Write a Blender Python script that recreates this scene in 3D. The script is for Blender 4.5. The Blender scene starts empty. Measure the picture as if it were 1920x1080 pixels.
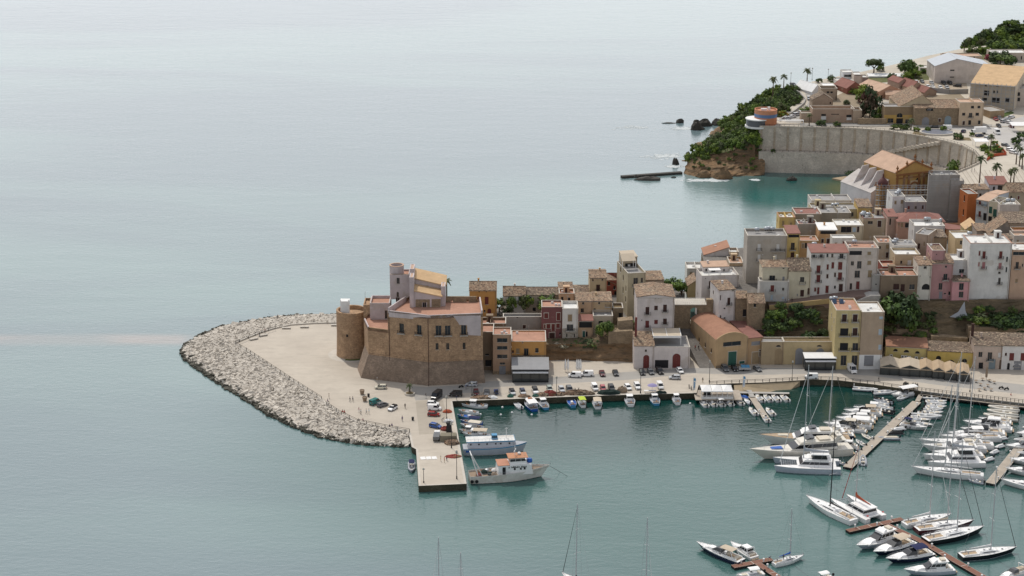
import bpy,math,random
from math import sin,cos,tan,radians,pi,atan2,hypot,sqrt
from mathutils import Vector,noise as mnoise
random.seed(7)
S=bpy.context.scene
COL=S.collection
# camera, light, exposure
F,TH,HC=3400.0,radians(17),210.0
cd=bpy.data.cameras.new('camera');cam=bpy.data.objects.new('camera',cd);COL.objects.link(cam)
cam.location=(0,0,HC);cam.rotation_euler=(pi/2-TH,0,0)
cd.sensor_width=36;cd.lens=F/1920*36;cd.clip_start=1;cd.clip_end=20000
S.camera=cam
HAZE=0
SUN_EL,SUN_AZ=radians(58),radians(-24)
w=bpy.data.worlds.new('World');S.world=w;w.use_nodes=True
nt=w.node_tree;bg=nt.nodes['Background']
sky=nt.nodes.new('ShaderNodeTexSky');sky.sky_type='NISHITA';sky.sun_disc=False
sky.sun_elevation=SUN_EL;sky.sun_rotation=SUN_AZ
sky.air_density=1.0;sky.dust_density=3.0;sky.ozone_density=1.0
tc=nt.nodes.new('ShaderNodeTexCoord');mp=nt.nodes.new('ShaderNodeMapping');mp.inputs['Scale'].default_value=(1.2,1.2,4)
cn=nt.nodes.new('ShaderNodeTexNoise');cn.inputs['Scale'].default_value=1.6;cn.inputs['Detail'].default_value=5
cr=nt.nodes.new('ShaderNodeMapRange');cr.inputs[1].default_value=.32;cr.inputs[2].default_value=.68
cr.inputs[3].default_value=.25;cr.inputs[4].default_value=.8
mx=nt.nodes.new('ShaderNodeMix');mx.data_type='RGBA'
nt.links.new(tc.outputs['Generated'],mp.inputs[0]);nt.links.new(mp.outputs[0],cn.inputs['Vector'])
nt.links.new(cn.outputs[0],cr.inputs[0]);nt.links.new(cr.outputs[0],mx.inputs[0])
nt.links.new(sky.outputs[0],mx.inputs[6]);mx.inputs[7].default_value=(6.4,6.6,6.9,1)
sx=nt.nodes.new('ShaderNodeSeparateXYZ');hr=nt.nodes.new('ShaderNodeMapRange');hr.interpolation_type='SMOOTHSTEP'
for i_,v_ in enumerate((.02,.75,.95,0)):hr.inputs[i_+1].default_value=v_
mh=nt.nodes.new('ShaderNodeMix');mh.data_type='RGBA';mh.inputs[7].default_value=(9.2,9.4,10.0,1)
nt.links.new(tc.outputs['Generated'],sx.inputs[0]);nt.links.new(sx.outputs['Z'],hr.inputs[0]);nt.links.new(hr.outputs[0],mh.inputs[0])
nt.links.new(mx.outputs[2],mh.inputs[6])
gd=nt.nodes.new('ShaderNodeVectorMath');gd.operation='DOT_PRODUCT';ga,ge=radians(-12),radians(24);gd.inputs[1].default_value=(sin(ga)*cos(ge),cos(ga)*cos(ge),sin(ge))
gr=nt.nodes.new('ShaderNodeMapRange');gr.interpolation_type='SMOOTHSTEP'
for i_,v_ in enumerate((.35,1.0,0,1)):gr.inputs[i_+1].default_value=v_
mg=nt.nodes.new('ShaderNodeMix');mg.data_type='RGBA';mg.inputs[7].default_value=(13.3,13.35,13.9,1)
nt.links.new(tc.outputs['Generated'],gd.inputs[0]);nt.links.new(gd.outputs['Value'],gr.inputs[0]);nt.links.new(gr.outputs[0],mg.inputs[0]);nt.links.new(mh.outputs[2],mg.inputs[6]);nt.links.new(mg.outputs[2],bg.inputs[0])
bg.inputs[1].default_value=0.1
sl=bpy.data.lights.new('sun','SUN');sl.energy=2.5;sl.angle=radians(1.5);sl.color=(1,.95,.87)
so=bpy.data.objects.new('sun',sl);COL.objects.link(so)
sdir=Vector((sin(SUN_AZ)*cos(SUN_EL),cos(SUN_AZ)*cos(SUN_EL),sin(SUN_EL)))
so.rotation_euler=sdir.to_track_quat('Z','Y').to_euler();so.location=(0,0,400)
S.view_settings.view_transform='Standard';S.view_settings.look='None'
S.view_settings.exposure=0.0;S.view_settings.gamma=1
S.cycles.max_bounces=6;S.cycles.caustics_reflective=False;S.cycles.caustics_refractive=False
# picture registration of ground points
REG=dict(a=(860,460),b=(880,580),c=(1120,460),d=(1120,580),e=(1380,340),f=(1600,340),g=(1380,470),h=(1600,470),i=(1380,590),j=(1600,590),k=(1600,20),l=(1380,110),m=(1600,160),n=(620,480),q=(660,580),t=(330,480))
def pix(r,x,y):
 if r=='o':return x,y
 s=4.0 if r=='t' else 6.0
 return REG[r][0]+x/s,REG[r][1]+y/s
def rayv(px,py):
 a,b=(px-960)/F,(540-py)/F
 return Vector((a,cos(TH)+b*sin(TH),-sin(TH)+b*cos(TH)))
def G(px,py,z=0.0):
 d=rayv(px,py);k=(z-HC)/d.z
 return Vector((d.x*k,d.y*k,z))
def DY(px,py,Y):
 d=rayv(px,py);k=Y/d.y
 return Vector((d.x*k,Y,HC+d.z*k))
 # materials
_M={}
def _node(nt,t,**kw):
 n=nt.nodes.new(t)
 for k,v in kw.items():setattr(n,k,v)
 return n
def M(name,col,rough=.85,kind='plain',var=.18,spec=.3,metal=0.0,col2=None,sc=1.0):
 if name in _M:return _M[name]
 m=bpy.data.materials.new(name);_M[name]=m;m.use_nodes=True
 nt=m.node_tree;b=nt.nodes['Principled BSDF'];L=nt.links.new
 b.inputs['Roughness'].default_value=rough;b.inputs['Metallic'].default_value=metal
 b.inputs['Specular IOR Level'].default_value=spec
 c=(*col,1);c2=(*(col2 or[x*.7 for x in col]),1)
 tcn=_node(nt,'ShaderNodeTexCoord');vec=tcn.outputs['Object']
 def noise(scale,detail=4,stretch=None,rough=.55):
  n=_node(nt,'ShaderNodeTexNoise');n.inputs['Scale'].default_value=scale*sc;n.inputs['Detail'].default_value=detail
  n.inputs['Roughness'].default_value=rough
  v=vec
  if stretch:
   mpn=_node(nt,'ShaderNodeMapping');mpn.inputs['Scale'].default_value=stretch;L(vec,mpn.inputs[0]);v=mpn.outputs[0]
  L(v,n.inputs['Vector']);return n.outputs[0]
 def rng(x,a,bb,lo,hi):
  n=_node(nt,'ShaderNodeMapRange')
  for i,vv in enumerate((a,bb,lo,hi)):n.inputs[i+1].default_value=vv
  L(x,n.inputs[0]);return n.outputs[0]
 def mix(f,A,B,mode='MIX'):
  n=_node(nt,'ShaderNodeMix',data_type='RGBA',blend_type=mode)
  for s_,v in((0,f),(6,A),(7,B)):
   if isinstance(v,(int,float))or isinstance(v,tuple):n.inputs[s_].default_value=v
   else:L(v,n.inputs[s_])
  return n.outputs[2]
 def bump(h,st,dist=.1):
  n=_node(nt,'ShaderNodeBump');n.inputs['Strength'].default_value=st;n.inputs['Distance'].default_value=dist
  L(h,n.inputs['Height']);L(n.outputs[0],b.inputs['Normal'])
 def voro(scale,stretch=None,feature='F1',out='Color'):
  n=_node(nt,'ShaderNodeTexVoronoi',feature=feature);n.inputs['Scale'].default_value=scale*sc
  v=vec
  if stretch:
   mpn=_node(nt,'ShaderNodeMapping');mpn.inputs['Scale'].default_value=stretch;L(vec,mpn.inputs[0]);v=mpn.outputs[0]
  L(v,n.inputs['Vector']);return n.outputs[out]
 def sep(x):
  n=_node(nt,'ShaderNodeSeparateColor');L(x,n.inputs[0]);return n.outputs[0]
 if kind=='flat':
  b.inputs['Base Color'].default_value=c
 elif kind=='plain':
  L(mix(rng(noise(.6,5),.35,.7,0,var*2),c,c2),b.inputs['Base Color'])
 elif kind=='plaster':
  blot=rng(noise(.22,6,None,.65),.38,.66,0,.7);streak=rng(noise(.5,6,(1,1,.28),.7),.52,.74,0,.55)
  x=mix(blot,c,c2);x=mix(streak,x,tuple([v*.6 for v in col]+[1]));x=mix(rng(noise(.16,3),.6,.63,0,.35),x,(.33,.27,.2,1))
  x=mix(rng(noise(2.5,3),.3,.7,0,.18),x,tuple([min(1,v*1.25)for v in col]+[1]))
  L(x,b.inputs['Base Color']);bump(noise(3,4),.25)
 elif kind=='stone':
  v=voro(1.5,(1,1,1.7));x=mix(sep(v),c,c2)
  x=mix(rng(noise(.1,6,None,.65),.35,.68,0,.75),x,tuple([v_*.55 for v_ in col]+[1]))
  x=mix(rng(noise(.45,5),.5,.75,0,.5),x,tuple([min(1,v_*1.35)for v_ in col]+[1]))
  e=voro(1.5,(1,1,1.7),'DISTANCE_TO_EDGE','Distance')
  x=mix(rng(e,0,.09,.5,0),x,tuple([v_*.45 for v_ in col]+[1]))
  if 'sea_wall' in name or 'castle' in name:
   x=mix(rng(noise(.9,6,(.9,.9,.35),.75),.60,.68,0,.8),x,tuple([v_*.28 for v_ in col]+[1]))
  L(x,b.inputs['Base Color']);bump(rng(e,0,.12,0,1),.5,.15)
 elif kind=='tile':
  v=sep(voro(2.1));x=mix(rng(v,0,1,0,1),c,c2)
  x=mix(rng(noise(.35,6,None,.7),.45,.62,0,.7),x,(.20,.165,.12,1))
  x=mix(rng(v,.82,.9,0,.6),x,(.46,.35,.24,1));x=mix(rng(v,.2,.12,0,.8),x,(.055,.04,.033,1));x=mix(rng(noise(.9,3),.58,.66,0,.6),x,(.09,.065,.05,1))
  L(x,b.inputs['Base Color']);bump(voro(2.1,None,'F1','Distance'),.6,.2)
 elif kind=='newtile':
  v=sep(voro(1.6));x=mix(rng(v,0,1,0,.35),c,c2)
  x=mix(rng(noise(.3,6),.42,.7,0,.6),x,tuple([v_*.68 for v_ in col]+[1]))
  x=mix(rng(noise(.8,5),.55,.75,0,.4),x,tuple([min(1,v_*1.3)for v_ in col]+[1]))
  L(x,b.inputs['Base Color'])
 elif kind=='rock':
  x=mix(rng(noise(.35,6,(.35,.35,2.2),.65),.36,.66,0,1),c,c2)
  x=mix(rng(noise(.12,5),.45,.65,0,.8),x,tuple([v_*.5 for v_ in col]+[1]))
  x=mix(rng(noise(1.2,6,(.6,.6,1.6)),.55,.72,0,.8),x,(.05,.05,.03,1))
  L(x,b.inputs['Base Color']);bump(noise(.9,8,(.5,.5,1.8),.7),.9,.8)
 elif kind=='pave':
  x=mix(rng(noise(.05,6,None,.65),.36,.66,0,.8),c,c2)
  x=mix(rng(noise(.35,6,(.5,1.4,1),.65),.5,.72,0,.65),x,tuple([v_*.72 for v_ in col]+[1]))
  v=sep(voro(.9));x=mix(rng(v,0,1,0,.18),x,tuple([v_*.75 for v_ in col]+[1]))
  L(x,b.inputs['Base Color']);bump(noise(1.5,4),.15)
 elif kind=='leaf':
  oi=_node(nt,'ShaderNodeObjectInfo')
  x=mix(rng(noise(.55,4),.36,.64,0,1),c,c2)
  x=mix(rng(oi.outputs['Random'],0,1,0,.4),x,tuple([col[0]*1.5,col[1]*1.15,col[2]*.8,1]))
  L(x,b.inputs['Base Color'])
  b.inputs['Specular IOR Level'].default_value=.2
 elif kind=='scrub':
  x=mix(rng(noise(.35,6,None,.7),.4,.62,0,1),c,c2)
  x=mix(rng(noise(.9,6),.52,.66,0,1),x,(.16,.12,.06,1))
  L(x,b.inputs['Base Color']);bump(noise(1.4,6),.9,.6)
 elif kind=='glass':
  b.inputs['Base Color'].default_value=c;b.inputs['Roughness'].default_value=.12
 return m
def plaster(col):return M('plaster_%02d_%02d_%02d'%tuple(int(v*99)for v in col),col,.9,'plaster')
WHITE=(.63,.60,.55);LILAC=(.50,.435,.425);CREAM=(.52,.46,.35);BEIGE=(.46,.38,.29);TAN=(.42,.33,.24);YEL=(.52,.41,.22);OCHRE=(.52,.27,.09)
ORANGE=(.47,.23,.08);PEACH=(.52,.35,.22);PLUM=(.19,.08,.078);PINK=(.42,.235,.225);GREYW=(.34,.32,.29);BROWNW=(.23,.17,.115);REDW=(.27,.08,.06)
m_stone=M('castle_masonry',(.50,.33,.20),.95,'stone',col2=(.31,.20,.125))
m_stoned=M('castle_batter_masonry',(.33,.245,.18),.95,'stone',col2=(.215,.16,.12))
m_wallst=M('rubble_wall',(.34,.255,.165),.95,'stone',col2=(.22,.165,.11))
m_seawall=M('sea_wall_blocks',(.62,.545,.45),.95,'stone',col2=(.53,.46,.38),sc=.6)
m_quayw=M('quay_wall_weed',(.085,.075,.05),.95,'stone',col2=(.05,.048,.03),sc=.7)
m_tile=M('old_tiles',(.30,.20,.13),.95,'tile',col2=(.19,.125,.085))
m_tiled=M('dark_old_tiles',(.20,.145,.105),.95,'tile',col2=(.12,.09,.07))
m_tiler=M('red_tiles',(.35,.185,.12),.95,'newtile',col2=(.26,.135,.09))
m_tilem=M('maroon_tiles',(.26,.125,.10),.95,'newtile',col2=(.185,.09,.075))
m_tilet=M('tan_new_tiles',(.54,.37,.21),.95,'newtile',col2=(.46,.31,.17))
m_tilep=M('pale_tiles',(.50,.345,.25),.95,'newtile',col2=(.41,.27,.19))
m_terr=M('terracotta_terrace',(.42,.235,.165),.95,'newtile',col2=(.34,.18,.125))
m_white=M('white_paint',(.74,.73,.71),.7,'plain',col2=(.5,.49,.46))
m_concr=M('concrete',(.40,.38,.35),.95,'plaster')
m_roofw=M('white_roof_coating',(.68,.67,.64),.9,'plaster')
m_roofg=M('grey_roof_felt',(.30,.29,.28),.9,'plaster')
m_shut=M('brown_shutter',(.055,.024,.019),.6,'plain');m_shutr=M('red_shutter',(.15,.035,.03),.6,'plain')
m_shutp=M('faded_pink_shutter',(.38,.17,.17),.7,'plain');m_shutt=M('tan_shutter',(.30,.22,.13),.7,'plain')
m_dark=M('dark_opening',(.012,.012,.014),.5,'flat');m_pane=M('window_glass',(.02,.025,.03),.12,'glass',spec=.5)
m_green=M('green_door',(.03,.10,.075),.6,'plain');m_wdoor=M('white_shutter',(.62,.61,.59),.6,'plain');m_gdoor=M('grey_shutter',(.24,.24,.25),.6,'plain')
m_sky=M('pale_blue_blind',(.42,.50,.56),.5,'plain');m_bdoor=M('blue_grey_door',(.22,.27,.29),.6,'plain')
m_iron=M('wrought_iron',(.03,.03,.032),.6,'flat',metal=.3);m_steel=M('galvanised_steel',(.42,.43,.44),.45,'plain',metal=.6)
m_alu=M('mast_aluminium',(.50,.50,.50),.45,'flat',metal=.2);m_tank=M('tank_steel',(.38,.40,.42),.35,'plain',metal=.5)
m_wood=M('weathered_wood',(.27,.2,.14),.8,'plain');m_deckr=M('red_brown_decking',(.20,.095,.065),.8,'plain');m_deckg=M('grey_decking',(.40,.345,.28),.85,'newtile',col2=(.33,.28,.23))
m_gel=M('white_gelcoat',(.78,.77,.75),.3,'plain',var=.1,spec=.5,col2=(.6,.58,.54));m_gelc=M('cream_gelcoat',(.66,.62,.54),.35,'plain',spec=.5)
m_gelg=M('grey_gelcoat',(.42,.45,.5),.35,'plain',spec=.5);m_black=M('black_gelcoat',(.008,.009,.013),.2,'flat',spec=.5);m_navy=M('navy_gelcoat',(.012,.016,.045),.25,'flat',spec=.5)
m_maroon=M('maroon_gelcoat',(.09,.012,.018),.3,'flat',spec=.5);m_blue=M('bright_blue_paint',(.02,.10,.38),.5,'plain');m_blue2=M('light_blue_paint',(.07,.26,.45),.5,'plain')
m_teak=M('teak_deck',(.43,.32,.21),.8,'plain');m_canv=M('beige_canvas',(.50,.42,.32),.9,'plain');m_canvw=M('white_canvas',(.76,.75,.73),.9,'plain');m_canvn=M('navy_canvas',(.015,.02,.07),.9,'plain')
m_canvr=M('red_orange_canvas',(.42,.10,.05),.9,'plain');m_rubg=M('grey_rubber_tube',(.36,.38,.41),.6,'plain');m_rubb=M('black_rubber',(.015,.015,.016),.7,'flat');m_rubw=M('white_rubber_tube',(.66,.66,.65),.55,'plain')
m_seat=M('cream_cushion',(.60,.54,.44),.8,'plain');m_rust=M('stained_white_hull',(.68,.66,.60),.6,'plaster');m_orange=M('orange_paint',(.42,.19,.09),.6,'plain');m_red=M('red_paint',(.38,.02,.02),.5,'plain')
m_limec=M('lime_canvas',(.42,.52,.05),.8,'plain');m_net=M('fishing_net',(.30,.20,.13),.98,'tile',col2=(.2,.12,.08));m_netr=M('red_fishing_net',(.28,.06,.05),.98,'scrub',col2=(.2,.05,.04));m_netg=M('dark_green_net',(.02,.035,.03),.98,'plain')
m_trunk=M('tree_bark',(.12,.085,.06),.95,'plain');m_leaf=M('leaf_green',(.095,.15,.04),.7,'leaf',col2=(.05,.092,.026));m_leafd=M('leaf_dark',(.055,.085,.036),.75,'leaf',col2=(.028,.05,.023))
m_leafb=M('leaf_bright',(.15,.22,.036),.7,'leaf',col2=(.085,.145,.026));m_leafo=M('leaf_olive',(.10,.12,.06),.7,'leaf',col2=(.055,.075,.035));m_leafr=M('leaf_reddish',(.11,.05,.04),.7,'leaf',col2=(.05,.045,.028));m_flower=M('pink_blossom',(.3,.08,.13),.8,'leaf',col2=(.2,.06,.09));m_wflower=M('pale_blossom',(.4,.38,.33),.8,'leaf',col2=(.2,.22,.15));m_leafy=M('leaf_yellow',(.28,.2,.03),.7,'leaf',col2=(.15,.13,.03))
m_grass=M('lawn_grass',(.075,.125,.025),.9,'scrub',col2=(.05,.09,.02));m_soil=M('dry_soil',(.24,.17,.1),.95,'scrub',col2=(.15,.13,.06));m_under=M('undergrowth',(.085,.10,.035),.95,'scrub',col2=(.05,.07,.022))
m_cliff=M('ochre_cliff',(.29,.18,.095),.95,'rock',col2=(.12,.09,.06));m_cliff2=M('brown_cliff',(.20,.145,.085),.95,'rock',col2=(.10,.078,.05));m_boul=M('dark_wet_boulder',(.055,.05,.042),.8,'plain');
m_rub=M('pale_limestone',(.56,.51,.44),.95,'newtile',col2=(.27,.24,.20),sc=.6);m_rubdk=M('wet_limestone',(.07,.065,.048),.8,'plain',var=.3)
m_pave=M('pale_paving',(.50,.445,.37),.9,'pave',col2=(.40,.35,.29));m_pave2=M('upper_paving',(.52,.47,.39),.9,'pave',col2=(.44,.39,.32));m_asph=M('pale_asphalt',(.36,.34,.31),.9,'pave',col2=(.29,.275,.25))
m_kerb=M('kerb_stone',(.50,.46,.40),.9,'plain');m_cobb=M('grey_cobbles',(.22,.20,.18),.95,'stone',col2=(.16,.15,.135),sc=1.4)
m_scaf=M('scaffold_planks',(.30,.28,.25),.9,'plain');m_meshc=M('grey_scaffold_mesh',(.34,.325,.30),.95,'plaster');m_plastic=M('red_plastic_net',(.45,.09,.04),.8,'plain')
m_skin=M('skin',(.38,.22,.15),.7,'flat');m_hair=M('hair',(.025,.018,.014),.8,'flat')
# mesh helpers
class MB:
 def __init__(s):s.v=[];s.f=[];s.mi=[]
 def add(s,vs,fs,m=0):
  o=len(s.v);s.v+=[tuple(p)for p in vs]
  for f in fs:s.f.append(tuple(i+o for i in f));s.mi.append(m)
 def quad(s,a,b,c,d,m=0):s.add((a,b,c,d),((0,1,2,3),),m)
 def box(s,x0,y0,z0,x1,y1,z1,m=0,tp=0.0):
  s.add(((x0,y0,z0),(x1,y0,z0),(x1,y1,z0),(x0,y1,z0),(x0+tp,y0+tp,z1),(x1-tp,y0+tp,z1),(x1-tp,y1-tp,z1),(x0+tp,y1-tp,z1)),((3,2,1,0),(4,5,6,7),(0,1,5,4),(1,2,6,5),(2,3,7,6),(3,0,4,7)),m)
 def cbox(s,cx,cy,z0,lx,ly,h,m=0,rot=0,tp=0):
  n=len(s.v);s.box(-lx/2,-ly/2,0,lx/2,ly/2,h,m,tp);c,sn=cos(rot),sin(rot)
  for i in range(n,len(s.v)):
   x,y,z=s.v[i];s.v[i]=(cx+x*c-y*sn,cy+x*sn+y*c,z0+z)
 def bar(s,a,b,r,n=5,m=0,r2=None):
  a,b=Vector(a),Vector(b);d=b-a
  if d.length<1e-6:return
  q=d.to_track_quat('Z','Y');r2=r if r2 is None else r2
  vs=[a+q@Vector((r*cos(2*pi*k/n),r*sin(2*pi*k/n),0))for k in range(n)]+[b+q@Vector((r2*cos(2*pi*k/n),r2*sin(2*pi*k/n),0))for k in range(n)]
  s.add(vs,[(k,(k+1)%n,n+(k+1)%n,n+k)for k in range(n)]+[tuple(range(n-1,-1,-1)),tuple(range(n,2*n))],m)
 def lathe(s,prof,n=16,m=0,c=(0,0,0),cap=True):
  vs=[];fs=[]
  for r,z in prof:vs+=[(c[0]+r*cos(2*pi*k/n),c[1]+r*sin(2*pi*k/n),c[2]+z)for k in range(n)]
  for j in range(len(prof)-1):
   for k in range(n):fs.append((j*n+k,j*n+(k+1)%n,(j+1)*n+(k+1)%n,(j+1)*n+k))
  if cap:fs+=[tuple(range(n-1,-1,-1)),tuple(range((len(prof)-1)*n,len(prof)*n))]
  s.add(vs,fs,m)
 def prism(s,pts,z0,z1,m=0,top=None):
  n=len(pts);t=top or pts
  z1f=z1 if callable(z1)else(lambda i:z1)
  vs=[(p[0],p[1],z0)for p in pts]+[(t[i][0],t[i][1],z1f(i))for i in range(n)]
  s.add(vs,[tuple(range(n-1,-1,-1)),tuple(range(n,2*n))]+[(k,(k+1)%n,n+(k+1)%n,n+k)for k in range(n)],m)
 def loft(s,rings,m=0,closed=True,caps=True):
  n=len(rings[0]);vs=[p for r in rings for p in r];fs=[]
  for j in range(len(rings)-1):
   for k in range(n if closed else n-1):fs.append((j*n+k,j*n+(k+1)%n,(j+1)*n+(k+1)%n,(j+1)*n+k))
  if caps:fs+=[tuple(range(n-1,-1,-1)),tuple(range((len(rings)-1)*n,len(rings)*n))]
  s.add(vs,fs,m)
 def tube(s,pts,r,n=6,m=0):
  for a,b in zip(pts[:-1],pts[1:]):s.bar(a,b,r,n,m)
 def mesh(s,name,mats,smooth=False):
  me=bpy.data.meshes.new(name);me.from_pydata(s.v,[],s.f);
  for m in(mats if isinstance(mats,(list,tuple))else[mats]):me.materials.append(m)
  if any(s.mi):me.polygons.foreach_set('material_index',s.mi)
  if smooth:me.polygons.foreach_set('use_smooth',[True]*len(me.polygons))
  me.update();return me
 def obj(s,name,mats,parent=None,smooth=False,loc=(0,0,0),rz=0):
  o=bpy.data.objects.new(name,s.mesh(name,mats,smooth));COL.objects.link(o);o.parent=parent;o.location=loc;o.rotation_euler=(0,0,rz);return o
def tag(o,label=None,cat=None,group=None,kind=None):
 if label:o['label']=label
 if cat:o['category']=cat
 if group:o['group']=group
 if kind:o['kind']=kind
 return o
def thing(name,label,cat,loc=(0,0,0),rz=0,group=None):
 o=bpy.data.objects.new(name,None);o.empty_display_size=.5;COL.objects.link(o);o.location=loc;o.rotation_euler=(0,0,rz)
 return tag(o,label,cat,group)
def copy_tree(o,parent=None):
 c=o.copy();COL.objects.link(c);c.parent=parent
 for ch in KIDS(o):copy_tree(ch,c)
 return c
_kids={}
def KIDS(o):return[x for x in o.children]
def place(proto,used,loc,rz,label,group=None,scale=1.0):
 o=proto if not used[0]else copy_tree(proto)
 used[0]=True;o.location=loc;o.rotation_euler=(0,0,rz);o.scale=(scale,)*3;o['label']=label
 if group:o['group']=group
 return o
def ccw(pts):
 a=sum(pts[i][0]*pts[(i+1)%len(pts)][1]-pts[(i+1)%len(pts)][0]*pts[i][1]for i in range(len(pts)))
 return pts if a>0 else pts[::-1]
 # WATER
def water_mat():
 m=bpy.data.materials.new('sea_water');m.use_nodes=True;nt=m.node_tree;b=nt.nodes['Principled BSDF'];L=nt.links.new
 b.inputs['Roughness'].default_value=.09;b.inputs['IOR'].default_value=1.33;b.inputs['Specular IOR Level'].default_value=.85
 tcn=_node(nt,'ShaderNodeTexCoord');vec=tcn.outputs['Object']
 def noise(scale,detail,stretch=(1,1,1),dist=0.0,rot=0.0):
  mpn=_node(nt,'ShaderNodeMapping');mpn.inputs['Scale'].default_value=stretch;mpn.inputs['Rotation'].default_value=(0,0,rot);L(vec,mpn.inputs[0])
  n=_node(nt,'ShaderNodeTexNoise');n.inputs['Scale'].default_value=scale;n.inputs['Detail'].default_value=detail;n.inputs['Distortion'].default_value=dist
  L(mpn.outputs[0],n.inputs['Vector']);return n.outputs[0]
 def math_(op,a,bb):
  n=_node(nt,'ShaderNodeMath',operation=op)
  for i,v in enumerate((a,bb)):
   if isinstance(v,(int,float)):n.inputs[i].default_value=v
   else:L(v,n.inputs[i])
  return n.outputs[0]
 def rng(x,a,bb,lo,hi):
  n=_node(nt,'ShaderNodeMapRange',interpolation_type='SMOOTHSTEP')
  for i,vv in enumerate((a,bb,lo,hi)):n.inputs[i+1].default_value=vv
  L(x,n.inputs[0]);return n.outputs[0]
 def mix(f,A,B):
  n=_node(nt,'ShaderNodeMix',data_type='RGBA')
  for s_,v in((0,f),(6,A),(7,B)):
   if isinstance(v,(int,float,tuple)):n.inputs[s_].default_value=v
   else:L(v,n.inputs[s_])
  return n.outputs[2]
 big=rng(noise(.0035,4,(.5,1.6,1),.6),.42,.62,0,1)
 c=mix(big,SEA_A,SEA_B)  # broad soft patches painted into the sea colour for cloud reflections
 sp=_node(nt,'ShaderNodeSeparateXYZ');L(vec,sp.inputs[0])
 def near(px,py,r0,r1):
  p=G(px,py,0);n=_node(nt,'ShaderNodeVectorMath',operation='DISTANCE');L(vec,n.inputs[0]);n.inputs[1].default_value=(p.x,p.y,0)
  return rng(n.outputs['Value'],r0,r1,1,0)
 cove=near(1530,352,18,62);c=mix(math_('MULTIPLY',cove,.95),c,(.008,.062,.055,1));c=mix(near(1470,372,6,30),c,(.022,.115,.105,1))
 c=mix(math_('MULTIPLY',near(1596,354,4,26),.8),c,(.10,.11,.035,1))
 hb=math_('MULTIPLY',rng(sp.outputs['X'],-8,30,0,1),rng(sp.outputs['Y'],575,500,0,1))
 ys_=G(150,637,0).y;streak=math_('MULTIPLY',math_('MULTIPLY',rng(sp.outputs['Y'],ys_-9,ys_-2,0,1),rng(sp.outputs['Y'],ys_+9,ys_+2,0,1)),math_('MULTIPLY',rng(sp.outputs['X'],-112,-122,0,1),rng(noise(.06,5,(.35,1.2,1)),.36,.58,.35,.8)))
 c=mix(streak,c,(.30,.265,.24,1))
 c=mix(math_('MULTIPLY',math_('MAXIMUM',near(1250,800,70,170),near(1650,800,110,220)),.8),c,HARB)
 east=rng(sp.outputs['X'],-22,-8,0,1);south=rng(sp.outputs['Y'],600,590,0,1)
 deep=math_('MULTIPLY',math_('MULTIPLY',east,south),math_('MAXIMUM',rng(sp.outputs['Y'],490,543,0,1),math_('MULTIPLY',rng(sp.outputs['X'],85,135,0,.9),rng(sp.outputs['Y'],462,510,0,1))))  # mask where the dark reflection of the town is painted into the colour
 c=mix(deep,c,HARB_REFL)
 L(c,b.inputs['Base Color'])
 h=math_('ADD',math_('MULTIPLY',noise(.42,3,(.75,1.5,1),.4,.25),.5),math_('MULTIPLY',noise(1.1,3,(.8,1.4,1),.2,-.3),.26))
 h=math_('ADD',h,math_('MULTIPLY',noise(.09,2,(.6,1.4,1),.3,.5),.5))
 calm=rng(noise(.012,4,(.6,1.8,1),.8),.35,.65,.7,1)
 bp=_node(nt,'ShaderNodeBump');bp.inputs['Strength'].default_value=1;bp.inputs['Distance'].default_value=WAVE
 L(math_('MULTIPLY',math_('MULTIPLY',h,calm),rng(math_('MAXIMUM',deep,cove),0,1,1,.75)),bp.inputs['Height']);L(bp.outputs[0],b.inputs['Normal'])
 return m
SEA_A=(.136,.19,.202,1);SEA_B=(.17,.244,.24,1);HARB=(.02,.085,.073,1);HARB_REFL=(.005,.036,.031,1);WAVE=.23
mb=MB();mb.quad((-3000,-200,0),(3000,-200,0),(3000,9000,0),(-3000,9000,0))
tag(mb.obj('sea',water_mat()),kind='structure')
mb=MB();mb.box(-3000,-200,-9,3000,9000,-8);tag(mb.obj('seabed',m_soil),kind='structure')
# GROUND
def plate(name,pts,z0,z1,mat,side=None,kind='structure'):
 mb=MB();pts=ccw([(p[0],p[1])for p in pts]);n=len(pts)
 zz=z1 if callable(z1)else(lambda x,y:z1)
 vs=[(x,y,z0)for x,y in pts]+[(x,y,zz(x,y))for x,y in pts]
 mb.add(vs,[tuple(range(n,2*n))],0);mb.add(vs,[(k,(k+1)%n,n+(k+1)%n,n+k)for k in range(n)],1)
 return tag(mb.obj(name,[mat,side or mat]),kind=kind)
QZ=2.0
quay_edge=[(848,752),(900,750.5),(1000,746.5),(1100,742.5),(1200,739.5),(1306,737)]
quay_edge2=[(1310,722.5),(1370,719),(1430,717.3),(1480,714.5),(1525,711.5),(1572,713),(1640,721),(1690,728.5),(1790,741),(1925,757),(2700,850)]
plaza=[(640,606.5),(590,607),(545,610),(515,616.5),(490,624),(465,634),(447,641.5),(440,645.5),(460,657),(500,683),(550,716),(602,749),(612,759),(640,777),(669,792),(722,803),(766,810),(772,838),(780,842),(785,911),(875,907)]
gp=[G(x,y,QZ)for x,y in plaza+quay_edge+quay_edge2]
gp+=[Vector((340,660,0)),Vector((230,640,0)),Vector((-20,640,0)),G(735,600,QZ),G(690,603,QZ)]
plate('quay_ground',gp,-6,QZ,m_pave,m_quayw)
def patch(name,pts,z,mat,dz=.004):return plate(name,[G(x,y,z)for x,y in pts],z-.3,z+dz,mat)
patch('quay_road',[(905,727),(1000,722),(1180,712),(1300,700),(1420,703),(1560,700),(1640,705),(1760,722),(1925,740),(2060,757),(2060,735),(1925,722),(1660,692),(1500,690),(1300,690),(1180,697),(1030,708),(905,716)],QZ,m_asph)
patch('castle_apron',[(770,724),(800,726),(908,720),(905,735),(850,738),(828,748),(779,751)],QZ,m_asph,.008)
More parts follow.
